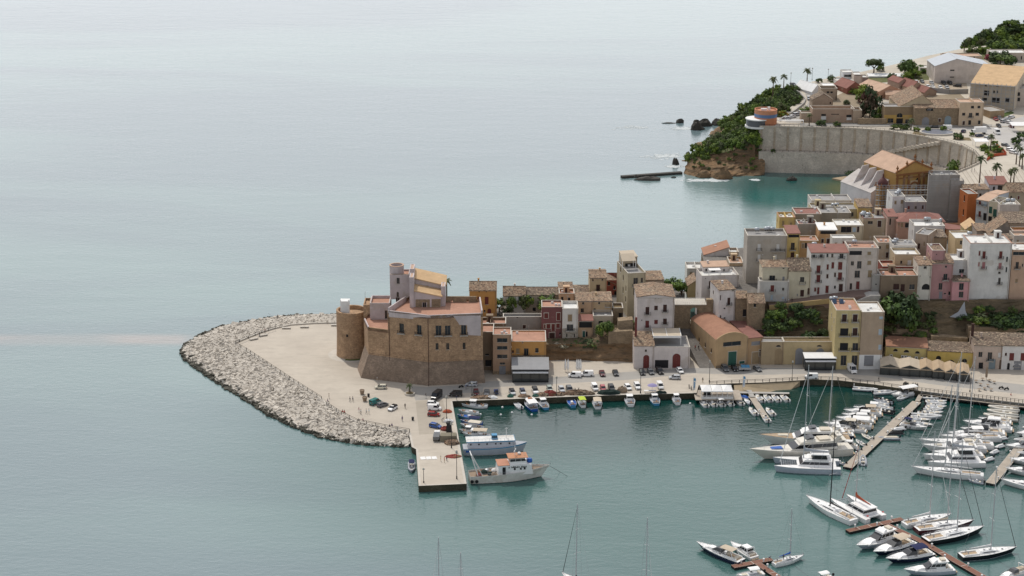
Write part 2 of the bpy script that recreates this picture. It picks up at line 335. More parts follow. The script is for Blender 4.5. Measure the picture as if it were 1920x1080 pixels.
patch('pier_roadway',[(779,752),(830,750),(842,790),(848,812),(786,815)],QZ,M('worn_paving',(.42,.37,.30),.9,'pave',col2=(.33,.29,.24)),.008)
def lane_z(y):return QZ+max(0,(y-592))*.3
plate('alley_paving',[G(1312,690,QZ),G(1346,690,QZ),DY(1300,640,611),DY(1276,640,611)],0,lambda x,y:2.05+max(0,y-588)*.26,m_cobb)
mb=MB()
ed=[G(x,y,QZ)for x,y in plaza[16:]+quay_edge]
for a,b in zip(ed[:-1],ed[1:]):
 d=(b-a).normalized();nrm=Vector((-d.y,d.x,0))*.7
 mb.add([a+Vector((0,0,.005)),b+Vector((0,0,.005)),b+nrm+Vector((0,0,.02)),a+nrm+Vector((0,0,.02)),a+nrm,b+nrm],[(0,1,2,3),(3,2,5,4)])
tag(mb.obj('quay_kerb',m_kerb),kind='structure')
sl_=[DY(0,0,1)]*0
mb=MB();A=[G(1376,722,1.7),G(1500,715,1.7),G(1478,735,-.5),G(1378,736,.9)]
mb.add([(p.x,p.y,p.z)for p in A]+[(p.x,p.y,-4)for p in A],[(0,1,2,3),(0,4,5,1),(2,6,7,3),(3,7,4,0),(1,5,6,2)]);tag(mb.obj('slipway',M('slip_concrete',(.33,.26,.17),.9,'plaster')),kind='structure')
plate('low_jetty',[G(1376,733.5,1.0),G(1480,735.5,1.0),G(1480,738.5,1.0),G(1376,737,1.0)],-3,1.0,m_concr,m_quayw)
plate('promenade_deck',[G(1722,729,1.1),G(1800,738,1.1),G(1925,754,1.1),G(2150,780,1.1),G(2150,792,1.1),G(1925,764.5,1.1),G(1800,749.5,1.1),G(1726,739.5,1.1)],.55,1.1,m_deckg,m_rubb)
plate('upper_terrace_ground',[DY(905,0,601),DY(1192,0,601),DY(1300,0,612),DY(1300,0,660),DY(1230,0,664),DY(1110,0,655),DY(1010,0,642),DY(905,0,637),DY(880,0,632),DY(880,0,604)],0,7.0,m_cobb,m_cliff2)
plate('town_plateau',[DY(1355,0,622),DY(1440,0,610),DY(1600,0,606),DY(1780,0,612),DY(2700,0,640),DY(2700,0,705),DY(1500,0,705),DY(1412,0,680),DY(1330,0,672)],0,18.6,m_cobb,m_cliff2)
plate('back_town_ground',[DY(1470,0,700),DY(2700,0,700),DY(2700,0,800),DY(1640,0,800),DY(1560,0,740),DY(1525,0,735)],-1,12,m_cobb,m_cliff2)
WT=[(1424,238),(1480,239),(1540,240.5),(1600,242),(1667,247),(1733,258),(1777,267),(1808,275.5),(1829,287),(1838,298),(1835,307),(1818,315),(1793,325)]
wt=[G(x,y,22)for x,y in WT]
plate('upper_road',wt+[G(1745,350,22),G(2600,350,22),G(2600,236,22),G(1424,236.5,22)],18,22,m_pave2,m_seawall)
ZF=lambda y:22+.06*(y-887)
def GF(px,py):
 d=rayv(px,py);k=(22-.06*887-HC)/(d.z-.06*d.y);return Vector((d.x*k,d.y*k,HC+d.z*k))
FB=[(1424,237.5),(1440,222),(1470,208),(1500,190),(1478,172),(1500,158),(1545,148),(1600,138),(1680,120),(1742,104),(1800,92),(1860,84),(2060,70),(2500,60),(2500,237.5)]
plate('far_ground',[GF(x,y)for x,y in FB],-3,lambda x,y:ZF(y),m_pave2,m_cliff)
plate('cove_shore',[G(1560,334,.8),G(1640,350,.8),G(1620,362,.8),G(1700,380,.8),G(1860,330,.8),G(1800,310,.8),G(1640,322,.8)],-3,.8,M('beach_sand',(.42,.33,.22),.95,'pave',col2=(.3,.22,.14)))
# headland and hill height fields (inverse-distance surface through surveyed points)
def idw(pts,x0,x1,y0,y1,nx,ny,rough=1.0,p=3.5,seed=0):
 vs=[];fs=[]
 for j in range(ny):
  for i in range(nx):
   x=x0+(x1-x0)*i/(nx-1);y=y0+(y1-y0)*j/(ny-1);sw=sz=0
   for q in pts:
    d=(x-q[0])**2+(y-q[1])**2+.5;ww=d**(-p/2);sw+=ww;sz+=ww*q[2]
   z=sz/sw;n=mnoise.fractal(Vector((x*.11+seed,y*.11,z*.05)),1.0,2.0,5)
   vs.append((x+2*rough*mnoise.noise(Vector((x*.3,y*.3,z*.6+seed))),y,z+n*1.6*rough))
 for j in range(ny-1):
  for i in range(nx-1):fs.append((j*nx+i,j*nx+i+1,(j+1)*nx+i+1,(j+1)*nx+i))
 return vs,fs
hp=[]
def hg(px,py,z):p=G(px,py,z);hp.append((p.x,p.y,z))
for q in[(1278,330,0),(1300,336,0),(1340,337,0),(1380,334,0),(1424,331,0),(1276,318,0),(1283,305,0),(1300,285,-1),(1325,262,-1),(1345,243,-1),(1372,222,-1),(1395,200,-2),(1420,182,-2),(1445,168,-3),(1470,155,-3)]:hg(*q)
for q in[(1300,316,5),(1340,315,7),(1380,305,9),(1420,296,10),(1310,300,7.5),(1345,288,10),(1385,275,13),(1420,255,17),(1320,285,6),(1350,262,9),(1380,240,14),(1410,222,18),(1380,225,9),(1430,238,21.5)]:hg(*q)
for q in[(1440,222,22.5),(1470,206,24),(1500,190,25),(1478,174,25.5),(1450,190,22),(1430,200,17),(1420,195,8),(1445,182,16),(1465,172,19)]:hg(*q)
for q in[(1240,231,-6),(1275,231,-6),(1262,270,-6),(1240,290,-6),(1262,330,-6),(1275,338,-5),(1300,340,-4),(1380,339,-4),(1262,310,-5),(1290,250,-6),(1260,345,-5),(1340,350,-5),(1424,345,-5),(1250,310,-5),(1280,270,-6),(1320,230,-6),(1370,195,-6),(1410,165,-7)]:hg(*q)
xs=[p[0]for p in hp];ys=[p[1]for p in hp]
HEAD_PTS=list(hp)
vs,fs=idw(hp,min(xs)-4,max(xs)+4,min(ys),max(ys)+10,74,90,.8)
wx_=G(1421,330,0).x
vs=[v if not((v[0]>wx_ and v[1]<893)or v[1]<885.5)else(v[0],v[1],-3)for v in vs]
vs=[v if not(v[1]>893 and v[2]>ZF(v[1])-.25 and v[0]>G(1424,238,22).x)else(v[0],v[1],ZF(v[1])-.3)for v in vs]
mb=MB();mb.add(vs,fs);ho=mb.obj('headland',[m_cliff,m_under]);tag(ho,kind='structure')
for pl in ho.data.polygons:
 if pl.normal.z>.80 and pl.center.z>4:pl.material_index=1
hp=[]
def hf(px,py,dz):p=GF(px,py);hp.append((p.x,p.y,p.z+dz))
for q in[(1800,84,-1),(1820,76,1),(1850,62,2),(1890,50,1),(1930,42,0),(1980,34,-1),(2060,22,-2),(1790,100,-1),(1830,97,0),(1870,95,1),(1920,88,2),(1980,80,2),(2060,70,2),(1790,78,-45),(1830,55,-48),(1890,33,-50),(1980,12,-55),(1770,92,-45),(1775,84,-45),(1760,70,-45)]:hf(*q)
xs=[p[0]for p in hp];ys=[p[1]for p in hp]
HILL_PTS=list(hp)
vs,fs=idw(hp,min(xs),max(xs),min(ys),max(ys),50,40,.6)
fs=[f for f in fs if all(960+F*vs[i][0]/(vs[i][1]*cos(TH)+(HC-vs[i][2])*sin(TH))>1802+max(0,60-(vs[i][1]-1040)*.0)*0 for i in f)]
mb=MB();mb.add(vs,fs);tag(mb.obj('far_hill',M('scrub_slope',(.09,.12,.04),.95,'scrub',col2=(.035,.055,.018)),smooth=True),kind='structure')
# cliffs between the quay and the upper town
def cliff(name,cols,nrow,mat,rough,label=None,seed=0,ncol=6):
 cc=[]
 for a,b in zip(cols[:-1],cols[1:]):
  for k in range(ncol):cc.append([a[i]+(b[i]-a[i])*k/ncol for i in range(5)])
 cc.append(cols[-1]);vs=[];fs=[]
 for px,Yb,zb,Yt,zt in cc:
  for r in range(nrow+1):
   t=r/nrow;Y=Yb+(Yt-Yb)*t;z=zb+(zt-zb)*t;p=DY(px,540,Y)
   n=mnoise.fractal(Vector((p.x*.16+seed,z*.42,Y*.1)),1.0,2.1,5);led=mnoise.noise(Vector((p.x*.05+seed,z*.9,3)))
   vs.append((p.x+n*.5*rough,Y-(n+led*.8)*rough,z+n*.25*rough*(0<r<nrow)))
 m=nrow+1
 for i in range(len(cc)-1):
  for r in range(nrow):fs.append((i*m+r,(i+1)*m+r,(i+1)*m+r+1,i*m+r+1))
 mb=MB();mb.add(vs,fs);return tag(mb.obj(name,mat),kind='structure')
cliff('quay_cliff',[(1018,594,1.5,597,7.2),(1080,594,1.5,597,7.2),(1140,592.5,1.5,597,7.2),(1196,592,1.5,597,8)],14,m_cliff,.9)
cliff('upper_bank',[(1018,597,6.9,602,7.4),(1110,597,7,602,8),(1150,598,7,603,12),(1200,598,7.5,604,13)],8,m_cliff2,.5,seed=9)
cliff('town_cliff',[(1420,597,4,611,17),(1460,597,6,609,18.3),(1510,597,6,607.5,18.6),(1575,597,6,607,18.8),(1620,598,6,607,19)],16,m_cliff2,1.1,seed=4)
cliff('restaurant_cliff',[(1655,603,6,609,18.5),(1700,602,7,610,18.6),(1760,601,8,611,18.6),(1830,601,8,611.5,18.8),(1925,601,8,611.5,19),(2050,601,8,615,19),(2700,601,8,638,19)],16,m_cliff2,1.2,seed=13)
gy=lambda px,py:G(px,py,0).y
cliff('headland_cliff',[(1276,gy(1276,327),-1.5,884,1.5),(1284,gy(1284,331),-1.5,889,5.5),(1300,gy(1300,334),-1.5,889,7),(1340,gy(1340,335.5),-1.5,891,8.5),(1380,gy(1380,333),-1.5,891,10.5),(1425,gy(1425,330),-1.5,893,14.5)],16,m_cliff,1.5,seed=31,ncol=9)
# BREAKWATER
inL=[(440,645),(460,657),(500,683),(550,716),(602,749),(640,777),(669,792),(722,803),(766,810)]
ouL=[(343,657),(352,675),(420,722),(500,772),(545,795),(600,818),(650,829),(700,834.5),(766,838)]
inU=[(440,645),(447,641),(465,634),(490,624),(515,616),(545,610),(590,607),(640,606)]
ouU=[(343,657),(357,642),(385,627),(420,613),(465,605),(515,596.5),(560,593.5),(640,592)]
def block(rng_,s):
 sx,sy,sz=s*rng_.uniform(.8,1.4),s*rng_.uniform(.6,1.05),s*rng_.uniform(.4,.75)
 v=[Vector((x*sx/2*rng_.uniform(.65,1.1),y*sy/2*rng_.uniform(.65,1.1),z*sz/2*rng_.uniform(.6,1.1)))for z in(-1,1)for x,y in((-1,-1),(1,-1),(1,1),(-1,1))]
 e=Vector((rng_.uniform(-.45,.45),rng_.uniform(-.45,.45),rng_.uniform(0,6.28)))
 from mathutils import Euler
 q=Euler(e).to_quaternion();return[q@p for p in v]
BF=((3,2,1,0),(4,5,6,7),(0,1,5,4),(1,2,6,5),(2,3,7,6),(3,0,4,7))
r_=random.Random(3);bigm=MB();singles=[]
for inn,out in((inL,ouL),(inU,ouU)):
 base=MB();I=[G(x,y,QZ-.1)for x,y in inn];O=[G(x,y,0)for x,y in out]
 for k in range(len(I)-1):
  O2=[O[k]+(O[k]-I[k])*.25-Vector((0,0,2)),O[k+1]+(O[k+1]-I[k+1])*.25-Vector((0,0,2))]
  base.quad(I[k]-Vector((0,0,.15)),I[k+1]-Vector((0,0,.15)),O[k+1]-Vector((0,0,.15)),O[k]-Vector((0,0,.15)));base.quad(O[k]-Vector((0,0,.4)),O[k+1]-Vector((0,0,.4)),O2[1],O2[0])
  w_=((I[k]-O[k]).length+(I[k+1]-O[k+1]).length)/2;l_=((I[k]-I[k+1]).length+(O[k]-O[k+1]).length)/2
  n=int(w_*l_*3.5)
  for _ in range(n):
   a,t=r_.random(),r_.random()*1.06
   p=I[k].lerp(I[k+1],a).lerp(O[k].lerp(O[k+1],a),t)
   z=QZ*.95*(1-t)**.7+.1+r_.uniform(-.1,.22);
   if t>1:z=.05
   s=r_.choice((r_.uniform(.4,.9),r_.uniform(.6,1.35)))*(1.3 if t>.8 else 1)
   singles.append((p.y+s*-2.2,p.x,p.y,z,s,t))
 tag(base.obj('breakwater_bed',m_rub),kind='structure')
singles.sort();rmesh=[]
for k in range(10):
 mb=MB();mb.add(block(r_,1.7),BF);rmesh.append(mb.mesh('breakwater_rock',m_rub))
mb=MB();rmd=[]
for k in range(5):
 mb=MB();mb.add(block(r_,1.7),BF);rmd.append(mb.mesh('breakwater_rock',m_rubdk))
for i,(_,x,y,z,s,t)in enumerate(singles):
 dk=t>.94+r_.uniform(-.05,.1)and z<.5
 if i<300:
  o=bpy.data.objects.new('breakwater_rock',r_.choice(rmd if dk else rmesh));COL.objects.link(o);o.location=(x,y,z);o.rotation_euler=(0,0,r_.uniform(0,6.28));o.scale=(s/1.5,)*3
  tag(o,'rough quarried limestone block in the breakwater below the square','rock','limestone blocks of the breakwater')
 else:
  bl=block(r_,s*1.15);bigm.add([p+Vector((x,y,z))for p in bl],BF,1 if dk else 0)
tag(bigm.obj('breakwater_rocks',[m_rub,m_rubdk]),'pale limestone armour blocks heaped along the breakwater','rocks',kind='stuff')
def boulder(name,label,px,py,lx,ly,h,mat=m_boul,seed=0,z=0,rz=0):
 p=G(px,py,z);mb=MB();rr=random.Random(seed+int(px));n=9;rings=[]
 for j,(f,zz)in enumerate(((1,-.6),(1.02,.15),(.82,.6),(.45,.92),(.1,1))):
  rings.append([(lx/2*f*cos(2*pi*k/n)*rr.uniform(.75,1.15),ly/2*f*sin(2*pi*k/n)*rr.uniform(.75,1.15),h*zz*rr.uniform(.8,1.12))for k in range(n)])
 mb.loft(rings);o=mb.obj(name,mat,loc=p,rz=rz);return tag(o,label,'rock','rocks in the sea off the headland')
for q in[('long low dark reef awash far out from the point',1254,231,8,3,.5),('square dark rock standing in the surf beside the long reef',1275,230,5,3,2.2),('flat dark rock at the seaward end of the shore rocks',1306,231,5,3,2),('broad dark boulder in front of the shore rocks',1306,243,8,5,4),('tall dark boulder nearest the bushy shore',1322,236,9,5,4),('brown boulder alone in the surf above the breakwater arm',1266,308,4,3,3.4),('small dark stone in the surf under the headland trees',1290,291,3,3,2),('rounded pale boulder on the waterline below the cliff',1355,335,9,5,5),('flat topped ochre boulder on the waterline below the cliff',1320,332,8,5,3.5),('long black reef beside the thin sea wall',1216,337,14,6,1.6),('small black rock at the end of the black reef',1192,333,3,3,1.5),('low wet stone between the reef and the cliff',1263,333,3,1.5,.6),('brown rock at the foot of the bushes on the shore',1345,234,7,5,3.5),('long stone below the tall stone sea wall',1485,338,6,3,1.8)]:
 boulder('sea_rock',q[0],*q[1:],mat=m_cliff if 'ochre' in q[0]or 'pale' in q[0]else m_boul)
mb=MB();a,b=G(1165,330.5,.9),G(1278,322.5,.9);d=(b-a).normalized();nn=Vector((-d.y,d.x,0))*1.3
mb.prism(ccw([(p.x,p.y)for p in(a-nn,b-nn,b+nn,a+nn)]),-3,1.1);tag(mb.obj('thin_sea_wall',m_boul),'long thin dark concrete sea wall running out from the headland','sea wall')
foam=MB();rr=random.Random(5)
for(px,py,n,sx,sy)in[(1190,239,14,30,3),(1285,241,40,26,3),(1250,293,46,32,4),(1330,338,60,34,2.2),(1265,312,20,14,2),(1416,337,12,8,1.5)]:
 for k in range(n*4):
  p=G(px+rr.gauss(0,sx*.5),py+rr.gauss(0,sy*.5),.03+rr.random()*.02);s=rr.uniform(.2,1.0);q=rr.uniform(0,6.3)
  foam.add([(p.x+s*rr.uniform(.4,1.4)*1.5*cos(2*pi*i/7),p.y+s*rr.uniform(.4,1.2)*sin(2*pi*i/7),p.z)for i in range(7)],[tuple(range(7))])
tag(foam.obj('sea_foam',M('foam',(.52,.55,.55),.9,'plain',col2=(.3,.34,.34))),'white surf around the rocks off the headland','foam',kind='stuff')
# BUILDINGS: facades with real recesses
KM=dict(b=m_shut,r=m_shutr,d=m_pane,D=m_dark,w=m_wdoor,g=m_green,p=m_shutp,t=m_shutt,s=m_sky,y=m_gdoor,B=m_bdoor)
def facade(mb,O,ux,w,h,holes,m=0,rec=.22):
 """wall face through O along ux, holes = (u0,v0,u1,v1,arch); n points into the building"""
 O=Vector(O);ux=Vector((ux[0],ux[1],0)).normalized();n=Vector((-ux.y,ux.x,0));P=lambda u,v,d=0:O+ux*u+n*d+Vector((0,0,v))
 us=sorted({0,w,*[min(max(x,0),w)for q in holes for x in(q[0],q[2])]});vs=sorted({0,h,*[min(max(x,0),h)for q in holes for x in(q[1],q[3])]})
 for a,b in zip(us[:-1],us[1:]):
  for c,d in zip(vs[:-1],vs[1:]):
   if b-a<1e-4 or d-c<1e-4:continue
   mu,mv=(a+b)/2,(c+d)/2
   if any(q[0]<mu<q[2]and q[1]<mv<q[3]for q in holes):continue
   mb.quad(P(a,c),P(b,c),P(b,d),P(a,d),m)
 for u0,v0,u1,v1,arch in holes:
  mb.quad(P(u0,v0),P(u0,v1),P(u0,v1,rec),P(u0,v0,rec),m);mb.quad(P(u1,v0),P(u1,v0,rec),P(u1,v1,rec),P(u1,v1),m)
  mb.quad(P(u0,v1),P(u1,v1),P(u1,v1,rec),P(u0,v1,rec),m);mb.quad(P(u0,v0),P(u0,v0,rec),P(u1,v0,rec),P(u1,v0),m)
  if arch:
   r=(u1-u0)/2;c=(u0+u1)/2;rv=min(r,v1-v0)
   for s in(-1,1):
    arc=[P(c+s*r*cos(t),v1-rv+rv*sin(t))for t in[pi/2*k/6 for k in range(7)]]
    for k in range(6):mb.add([arc[k],arc[k+1],P(c+s*r,v1)],[(0,1,2)],m)
SURR=[False]
def opening(root,O,ux,u0,v0,u1,v1,kind,label=None,rec=.22,name=None,base=0):
 """pane or shutter, its sill, a balcony; built as parts under root in root's space"""
 O=Vector(O);ux=Vector((ux[0],ux[1],0)).normalized();n=Vector((-ux.y,ux.x,0));rz=atan2(ux.y,ux.x)
 loc=O+ux*u0+Vector((0,0,v0));w,h=u1-u0,v1-v0;k=kind[0]
 if k!='_':
  mb=MB();nm=name or('door' if v0-base<.5 and h>1.7 else 'terrace_opening' if k=='D' and w>2.6 else 'window')
  if k in 'dD':
   mb.box(.02,rec-.02,.02,w-.02,rec+.05,h-.02)
   if k=='d' and w>.7:
    mb.box(w/2-.035,rec-.06,.02,w/2+.035,rec-.025,h-.02,1);mb.box(.02,rec-.06,.02,.08,rec-.025,h-.02,1);mb.box(w-.08,rec-.06,.02,w-.02,rec-.025,h-.02,1)
  else:
   mb.box(.01,rec-.1,.02,w/2-.015,rec+.05,h-.02);mb.box(w/2+.015,rec-.1,.02,w-.01,rec+.05,h-.02)
   for j in range(1,max(2,int(h/.5))):mb.box(.06,rec-.13,h*j/max(2,int(h/.5))-.03,w-.06,rec-.105,h*j/max(2,int(h/.5))+.03)
  wo=mb.obj(nm,[KM[k],m_wood],root,loc=loc,rz=rz)
  if SURR[0]and k in 'brtgp' and h>.9:
   mb=MB();mb.box(-.16,-.03,0,-.005,.0,h+.02);mb.box(w+.005,-.03,0,w+.16,.0,h+.02);mb.box(-.2,-.05,h+.025,w+.2,.0,h+.24);mb.obj('surround',m_kerb,wo)
  if nm=='window' and '*' not in kind and w>.4:
   mb=MB();mb.box(-.12,-.1,-.1,w+.12,.1,.0);s=mb.obj('sill',m_kerb,wo)
 if '*' in kind or k=='_':
  ex=.45 if k!='_' else 0;mb=MB();d=.95
  mb.box(-ex,-d,-.18,w+ex,-.003,-.03)
  for q in(-ex+.1,w+ex-.25):mb.box(q,-d*.7,-.42,q+.15,-.003,-.18)
  bo=mb.obj('balcony',m_kerb,root,loc=loc,rz=rz);mb=MB();H_=.95;L_=w+2*ex
  mb.box(-ex+.02,-d+.02,H_,w+ex-.02,-d+.07,H_+.05);mb.box(-ex+.02,-d+.07,H_,-ex+.07,-.01,H_+.05);mb.box(w+ex-.07,-d+.07,H_,w+ex-.02,-.01,H_+.05)
  nb=max(3,int(L_/.22))
  for q in range(nb+1):x=-ex+.03+(L_-.1)*q/nb;mb.box(x,-d+.03,-.03,x+.035,-d+.065,H_)
  for q in range(1,4):y=-d*q/4;mb.box(-ex+.03,y,-.03,-ex+.065,y+.035,H_);mb.box(w+ex-.065,y,-.03,w+ex-.03,y+.035,H_)
  mb.obj('railing',m_iron,bo)
HOUSES={}
HR=random.Random(77)
def H(r,xl,xr,yt,Y,zb,dp,wall,roof,wins,label,cat='house',yaw=0,name='house',side=(),band=None,key=None,chim=0,dish=0):
 pxl,pyt=pix(r,xl,yt);pxr,_=pix(r,xr,yt);a=radians(yaw);zt=DY(pxl,pyt,Y).z
 pl=DY(pxl,pyt,Y);D0=Y*cos(TH)+(HC-zt)*sin(TH);k=(pxr-960)/F
 w=(k*D0-pl.x)/(cos(a)-k*sin(a)*cos(TH));h=zt-zb
 ux=Vector((cos(a),sin(a),0));nn=Vector((-sin(a),cos(a),0));O=Vector((pl.x,Y,zb))
 root=thing(name,label,cat,O,a);wm=wall if not isinstance(wall,tuple)else plaster(wall)
 def uv(x,y):
  px,py=pix(r,x,y);d=rayv(px,py);c=Vector((0,0,HC));t=(O-c).dot(nn)/d.dot(nn);p=c+d*t-O;return p.dot(ux),p.z
 s=1/6.0 if r!='o' else 1.0;pm=F/D0
 holes=[];ops=[]
 for q in wins:
  cx,yb,ww,hh,kd=q;u,v=uv(cx,yb);W_=ww*s/pm/cos(a)*.5;Hh=hh*s/(pm*cos(TH+.04))
  v=max(v,0.0);u0,u1,v1=max(u-W_,.1),min(u+W_,w-.1),min(v+Hh,h-.12)
  if u1-u0<.2 or v1-v<.2:continue
  if kd[0]!='_':holes.append((u0,v,u1,v1,'^' in kd))
  ops.append((u0,v,u1,v1,kd))
 if not wins and w>4 and h>5 and cat in('house','building')and not any(q in label for q in('blank','windowless','lane','roof of dark')):
  n_=min(4,int(w/2.4))
  for j in range(n_):
   if HR.random()<.75:u=w*(j+.5)/n_-.4;v=h-HR.uniform(2.9,3.3);q=(u,v,u+HR.uniform(.7,1.0),v+HR.uniform(1.2,1.9),HR.choice(('d','b','t','r','d')));holes.append((*q[:4],False));ops.append(q)
 mb=MB();facade(mb,(0,0,0),(1,0),w,h,holes)
 sh=[];so_=[];side=list(side)
 if not side and dp>6.5 and h>6 and cat=='house' and HR.random()<.7:side=[(HR.uniform(1.5,dp-3),h-HR.uniform(2.6,3.4),.9,1.3,HR.choice('bdtr'))]
 for(su,sz,sw_,shh,kd)in side:
  u0=dp-su-sw_;sh.append((u0,sz,u0+sw_,sz+shh,'^' in kd));so_.append((u0,sz,u0+sw_,sz+shh,kd))
 facade(mb,(0,dp,0),(0,-1),dp,h,sh);facade(mb,(w,0,0),(0,1),dp,h,[]);facade(mb,(w,dp,0),(-1,0),w,h,[])
 rt,rm=roof[0],roof[1];ov=.35
 def rise(dist):return max(.6,DY(pxl,pix(r,0,roof[2])[1],Y+dist).z-zt)if len(roof)>2 and roof[2]else 1.6
 if rt=='F':
  ph=roof[3]if len(roof)>3 else.8;t=.25
  mb.add([(t,t,h),(w-t,t,h),(w-t,dp-t,h),(t,dp-t,h),(t,t,h-ph),(w-t,t,h-ph),(w-t,dp-t,h-ph),(t,dp-t,h-ph)],[(0,4,5,1),(1,5,6,2),(2,6,7,3),(3,7,4,0)])
  mb.obj('wall',[wm],root)
  rb=MB();rb.box(t-.002,t-.002,h-ph-.2,w-t+.002,dp-t+.002,h-ph);rb.obj('roof_terrace',rm,root)
  cb=MB();c_=.06;cb.box(-c_,-c_,h,w+c_,t+.02,h+.09);cb.box(-c_,dp-t-.02,h,w+c_,dp+c_,h+.09);cb.box(-c_,t+.02,h,t+.02,dp-t-.02,h+.09);cb.box(w-t-.02,t+.02,h,w+c_,dp-t-.02,h+.09)
  cb.obj('coping',roof[4]if len(roof)>4 else m_kerb,root)
  if w>4.5 and dp>5.5 and h>5 and cat not in('ruin','villa','marquee','restaurant'):
   z=h-ph;fx=HR.uniform(.5,w-2.9);q=HR.random()
   if q<.24:sb=MB();sb.box(fx,dp-2.6,z,fx+2.2,dp-.5,z+2.3);sb.box(fx-.12,dp-2.72,z+2.3,fx+2.32,dp-.4,z+2.42);so2=sb.obj('stair_hut',wm,root);sb=MB();sb.box(fx+.6,dp-2.66,z,fx+1.4,dp-2.605,z+1.9);sb.obj('door',m_shut,so2)
   for j in range(HR.randint(1,3)):sb=MB();ax,ay=HR.uniform(.6,w-1.4),HR.uniform(1,dp-1.6);sb.box(ax,ay,z,ax+.85,ay+.4,z+.7);sb.obj('air_conditioner',m_white,root)
   if q>.35:sb=MB();ax,ay=HR.uniform(.6,w-.8),HR.uniform(2,dp-.8);sb.bar((ax,ay,z),(ax,ay,z+3.4),.035,4);sb.bar((ax-.5,ay,z+3.2),(ax+.5,ay,z+3.2),.025,3);sb.bar((ax-.35,ay,z+2.9),(ax+.35,ay,z+2.9),.025,3);sb.obj('aerial',m_steel,root)
   if q<.5 and w>6:sb=MB();ax=w*HR.uniform(.35,.65);sb.box(ax-.1,.3,z,ax+.1,dp-.3,z+1.2);sb.obj('party_wall',wm,root)
 else:
  th=.22;rb=MB()
  def slab(p4):
   q4=[Vector(p)+Vector((0,0,th))for p in p4];rb.add([*p4,*q4],[(3,2,1,0),(4,5,6,7),(0,1,5,4),(1,2,6,5),(2,3,7,6),(3,0,4,7)])
  if rt=='G':
   rh=rise(dp/2);sl=rh/(dp/2);e=h-ov*sl
   slab([(-.15,-ov,e),(w+.15,-ov,e),(w+.15,dp/2,h+rh),(-.15,dp/2,h+rh)]);slab([(w+.15,dp+ov,e),(-.15,dp+ov,e),(-.15,dp/2+.01,h+rh),(w+.15,dp/2+.01,h+rh)])
   for x in(0,w):mb.add([(x,0,h),(x,dp,h),(x,dp/2,h+rh)],[(0,1,2)])
   rb.bar((-.2,dp/2,h+rh+th),(w+.2,dp/2,h+rh+th),.14,6)
  elif rt=='E':
   pk=roof[3]if len(roof)>3 else.5;rh=max(.6,DY(pxl,pix(r,0,roof[2])[1],Y).z-zt);c=w*pk
   slab([(-ov,-.15,h-ov*rh/c),(c,-.15,h+rh),(c,dp,h+rh),(-ov,dp,h-ov*rh/c)]);slab([(c+.01,-.15,h+rh),(w+ov,-.15,h-ov*rh/(w-c)),(w+ov,dp,h-ov*rh/(w-c)),(c+.01,dp,h+rh)])
   for y in(0,dp):mb.add([(0,y,h),(w,y,h),(c,y,h+rh)],[(0,1,2)])
   rb.bar((c,-.2,h+rh+th),(c,dp,h+rh+th),.14,6)
  elif rt=='S':
   rh=rise(dp);sl=rh/dp;slab([(-.15,-ov,h-ov*sl),(w+.15,-ov,h-ov*sl),(w+.15,dp+.1,h+rh+.1*sl),(-.15,dp+.1,h+rh+.1*sl)])
   for x in(0,w):mb.add([(x,0,h),(x,dp,h),(x,dp,h+rh)],[(0,1,2)])
   mb.quad((0,dp,h),(w,dp,h),(w,dp,h+rh),(0,dp,h+rh))
  elif rt in 'RL':
   rh=max(.5,zt-DY(pxr,pix(r,0,roof[2])[1],Y+w*sin(a)).z)if rt=='R' else max(.5,DY(pxr,pix(r,0,roof[2])[1],Y+w*sin(a)).z-zt)
   if rt=='R':h0=h;slab([(-.15,-.2,h+rh*0+.0),(w+ov,-.2,h-rh-ov*rh/w),(w+ov,dp+.1,h-rh-ov*rh/w),(-.15,dp+.1,h)])
   else:slab([(-ov,-.2,h-ov*rh/w),(w+.15,-.2,h+rh),(w+.15,dp+.1,h+rh),(-ov,dp+.1,h-ov*rh/w)])
   if rt=='L':
    for y in(0,dp):mb.add([(0,y,h),(w,y,h),(w,y,h+rh)],[(0,1,2)])
    mb.quad((w,0,h),(w,dp,h),(w,dp,h+rh),(w,0,h+rh))
  elif rt=='H':
   rh=rise(dp/2);i_=min(dp/2,w*.3);e=h-.05
   vs=[(-ov,-ov,e),(w+ov,-ov,e),(w+ov,dp+ov,e),(-ov,dp+ov,e),(i_,dp/2,h+rh),(w-i_,dp/2,h+rh)]
   rb.add(vs,[(0,1,5,4),(1,2,5),(2,3,4,5),(3,0,4),(3,2,1,0)]);rb.bar((i_,dp/2,h+rh),(w-i_,dp/2,h+rh),.15,6)
  elif rt=='V':
   rh=max(.6,DY(pxl,pix(r,0,roof[2])[1],Y).z-zt);N=14;R_=((w/2)**2+rh**2)/(2*rh);a0=math.asin((w/2)/R_)
   arc=[(w/2+(R_+.0)*sin(-a0+2*a0*k/N),h+rh-R_+R_*cos(-a0+2*a0*k/N))for k in range(N+1)]
   for k in range(N):rb.quad((arc[k][0],.35,arc[k][1]),(arc[k+1][0],.35,arc[k+1][1]),(arc[k+1][0],dp+.3,arc[k+1][1]),(arc[k][0],dp+.3,arc[k][1]))
   g=[(x,0,z+.35)for x,z in arc];g2=[(x,.4,z+.35)for x,z in arc]
   for y in(0,dp):mb.add([(0,y,h),(w,y,h)]+[(x,y,z+(.35 if y==0 else 0))for x,z in arc[::-1]],[tuple(range(N+3))])
   for k in range(N):mb.quad(g[k],g[k+1],g2[k+1],g2[k]);mb.quad(g2[k],g2[k+1],(arc[k+1][0],.4,arc[k+1][1]),(arc[k][0],.4,arc[k][1]))
  mb.obj('wall',[wm],root);ro=rb.obj('roof',rm,root)
  if not chim and rt in 'GHS' and h>4 and cat in('house','apartment block')and HR.random()<.55:chim=1
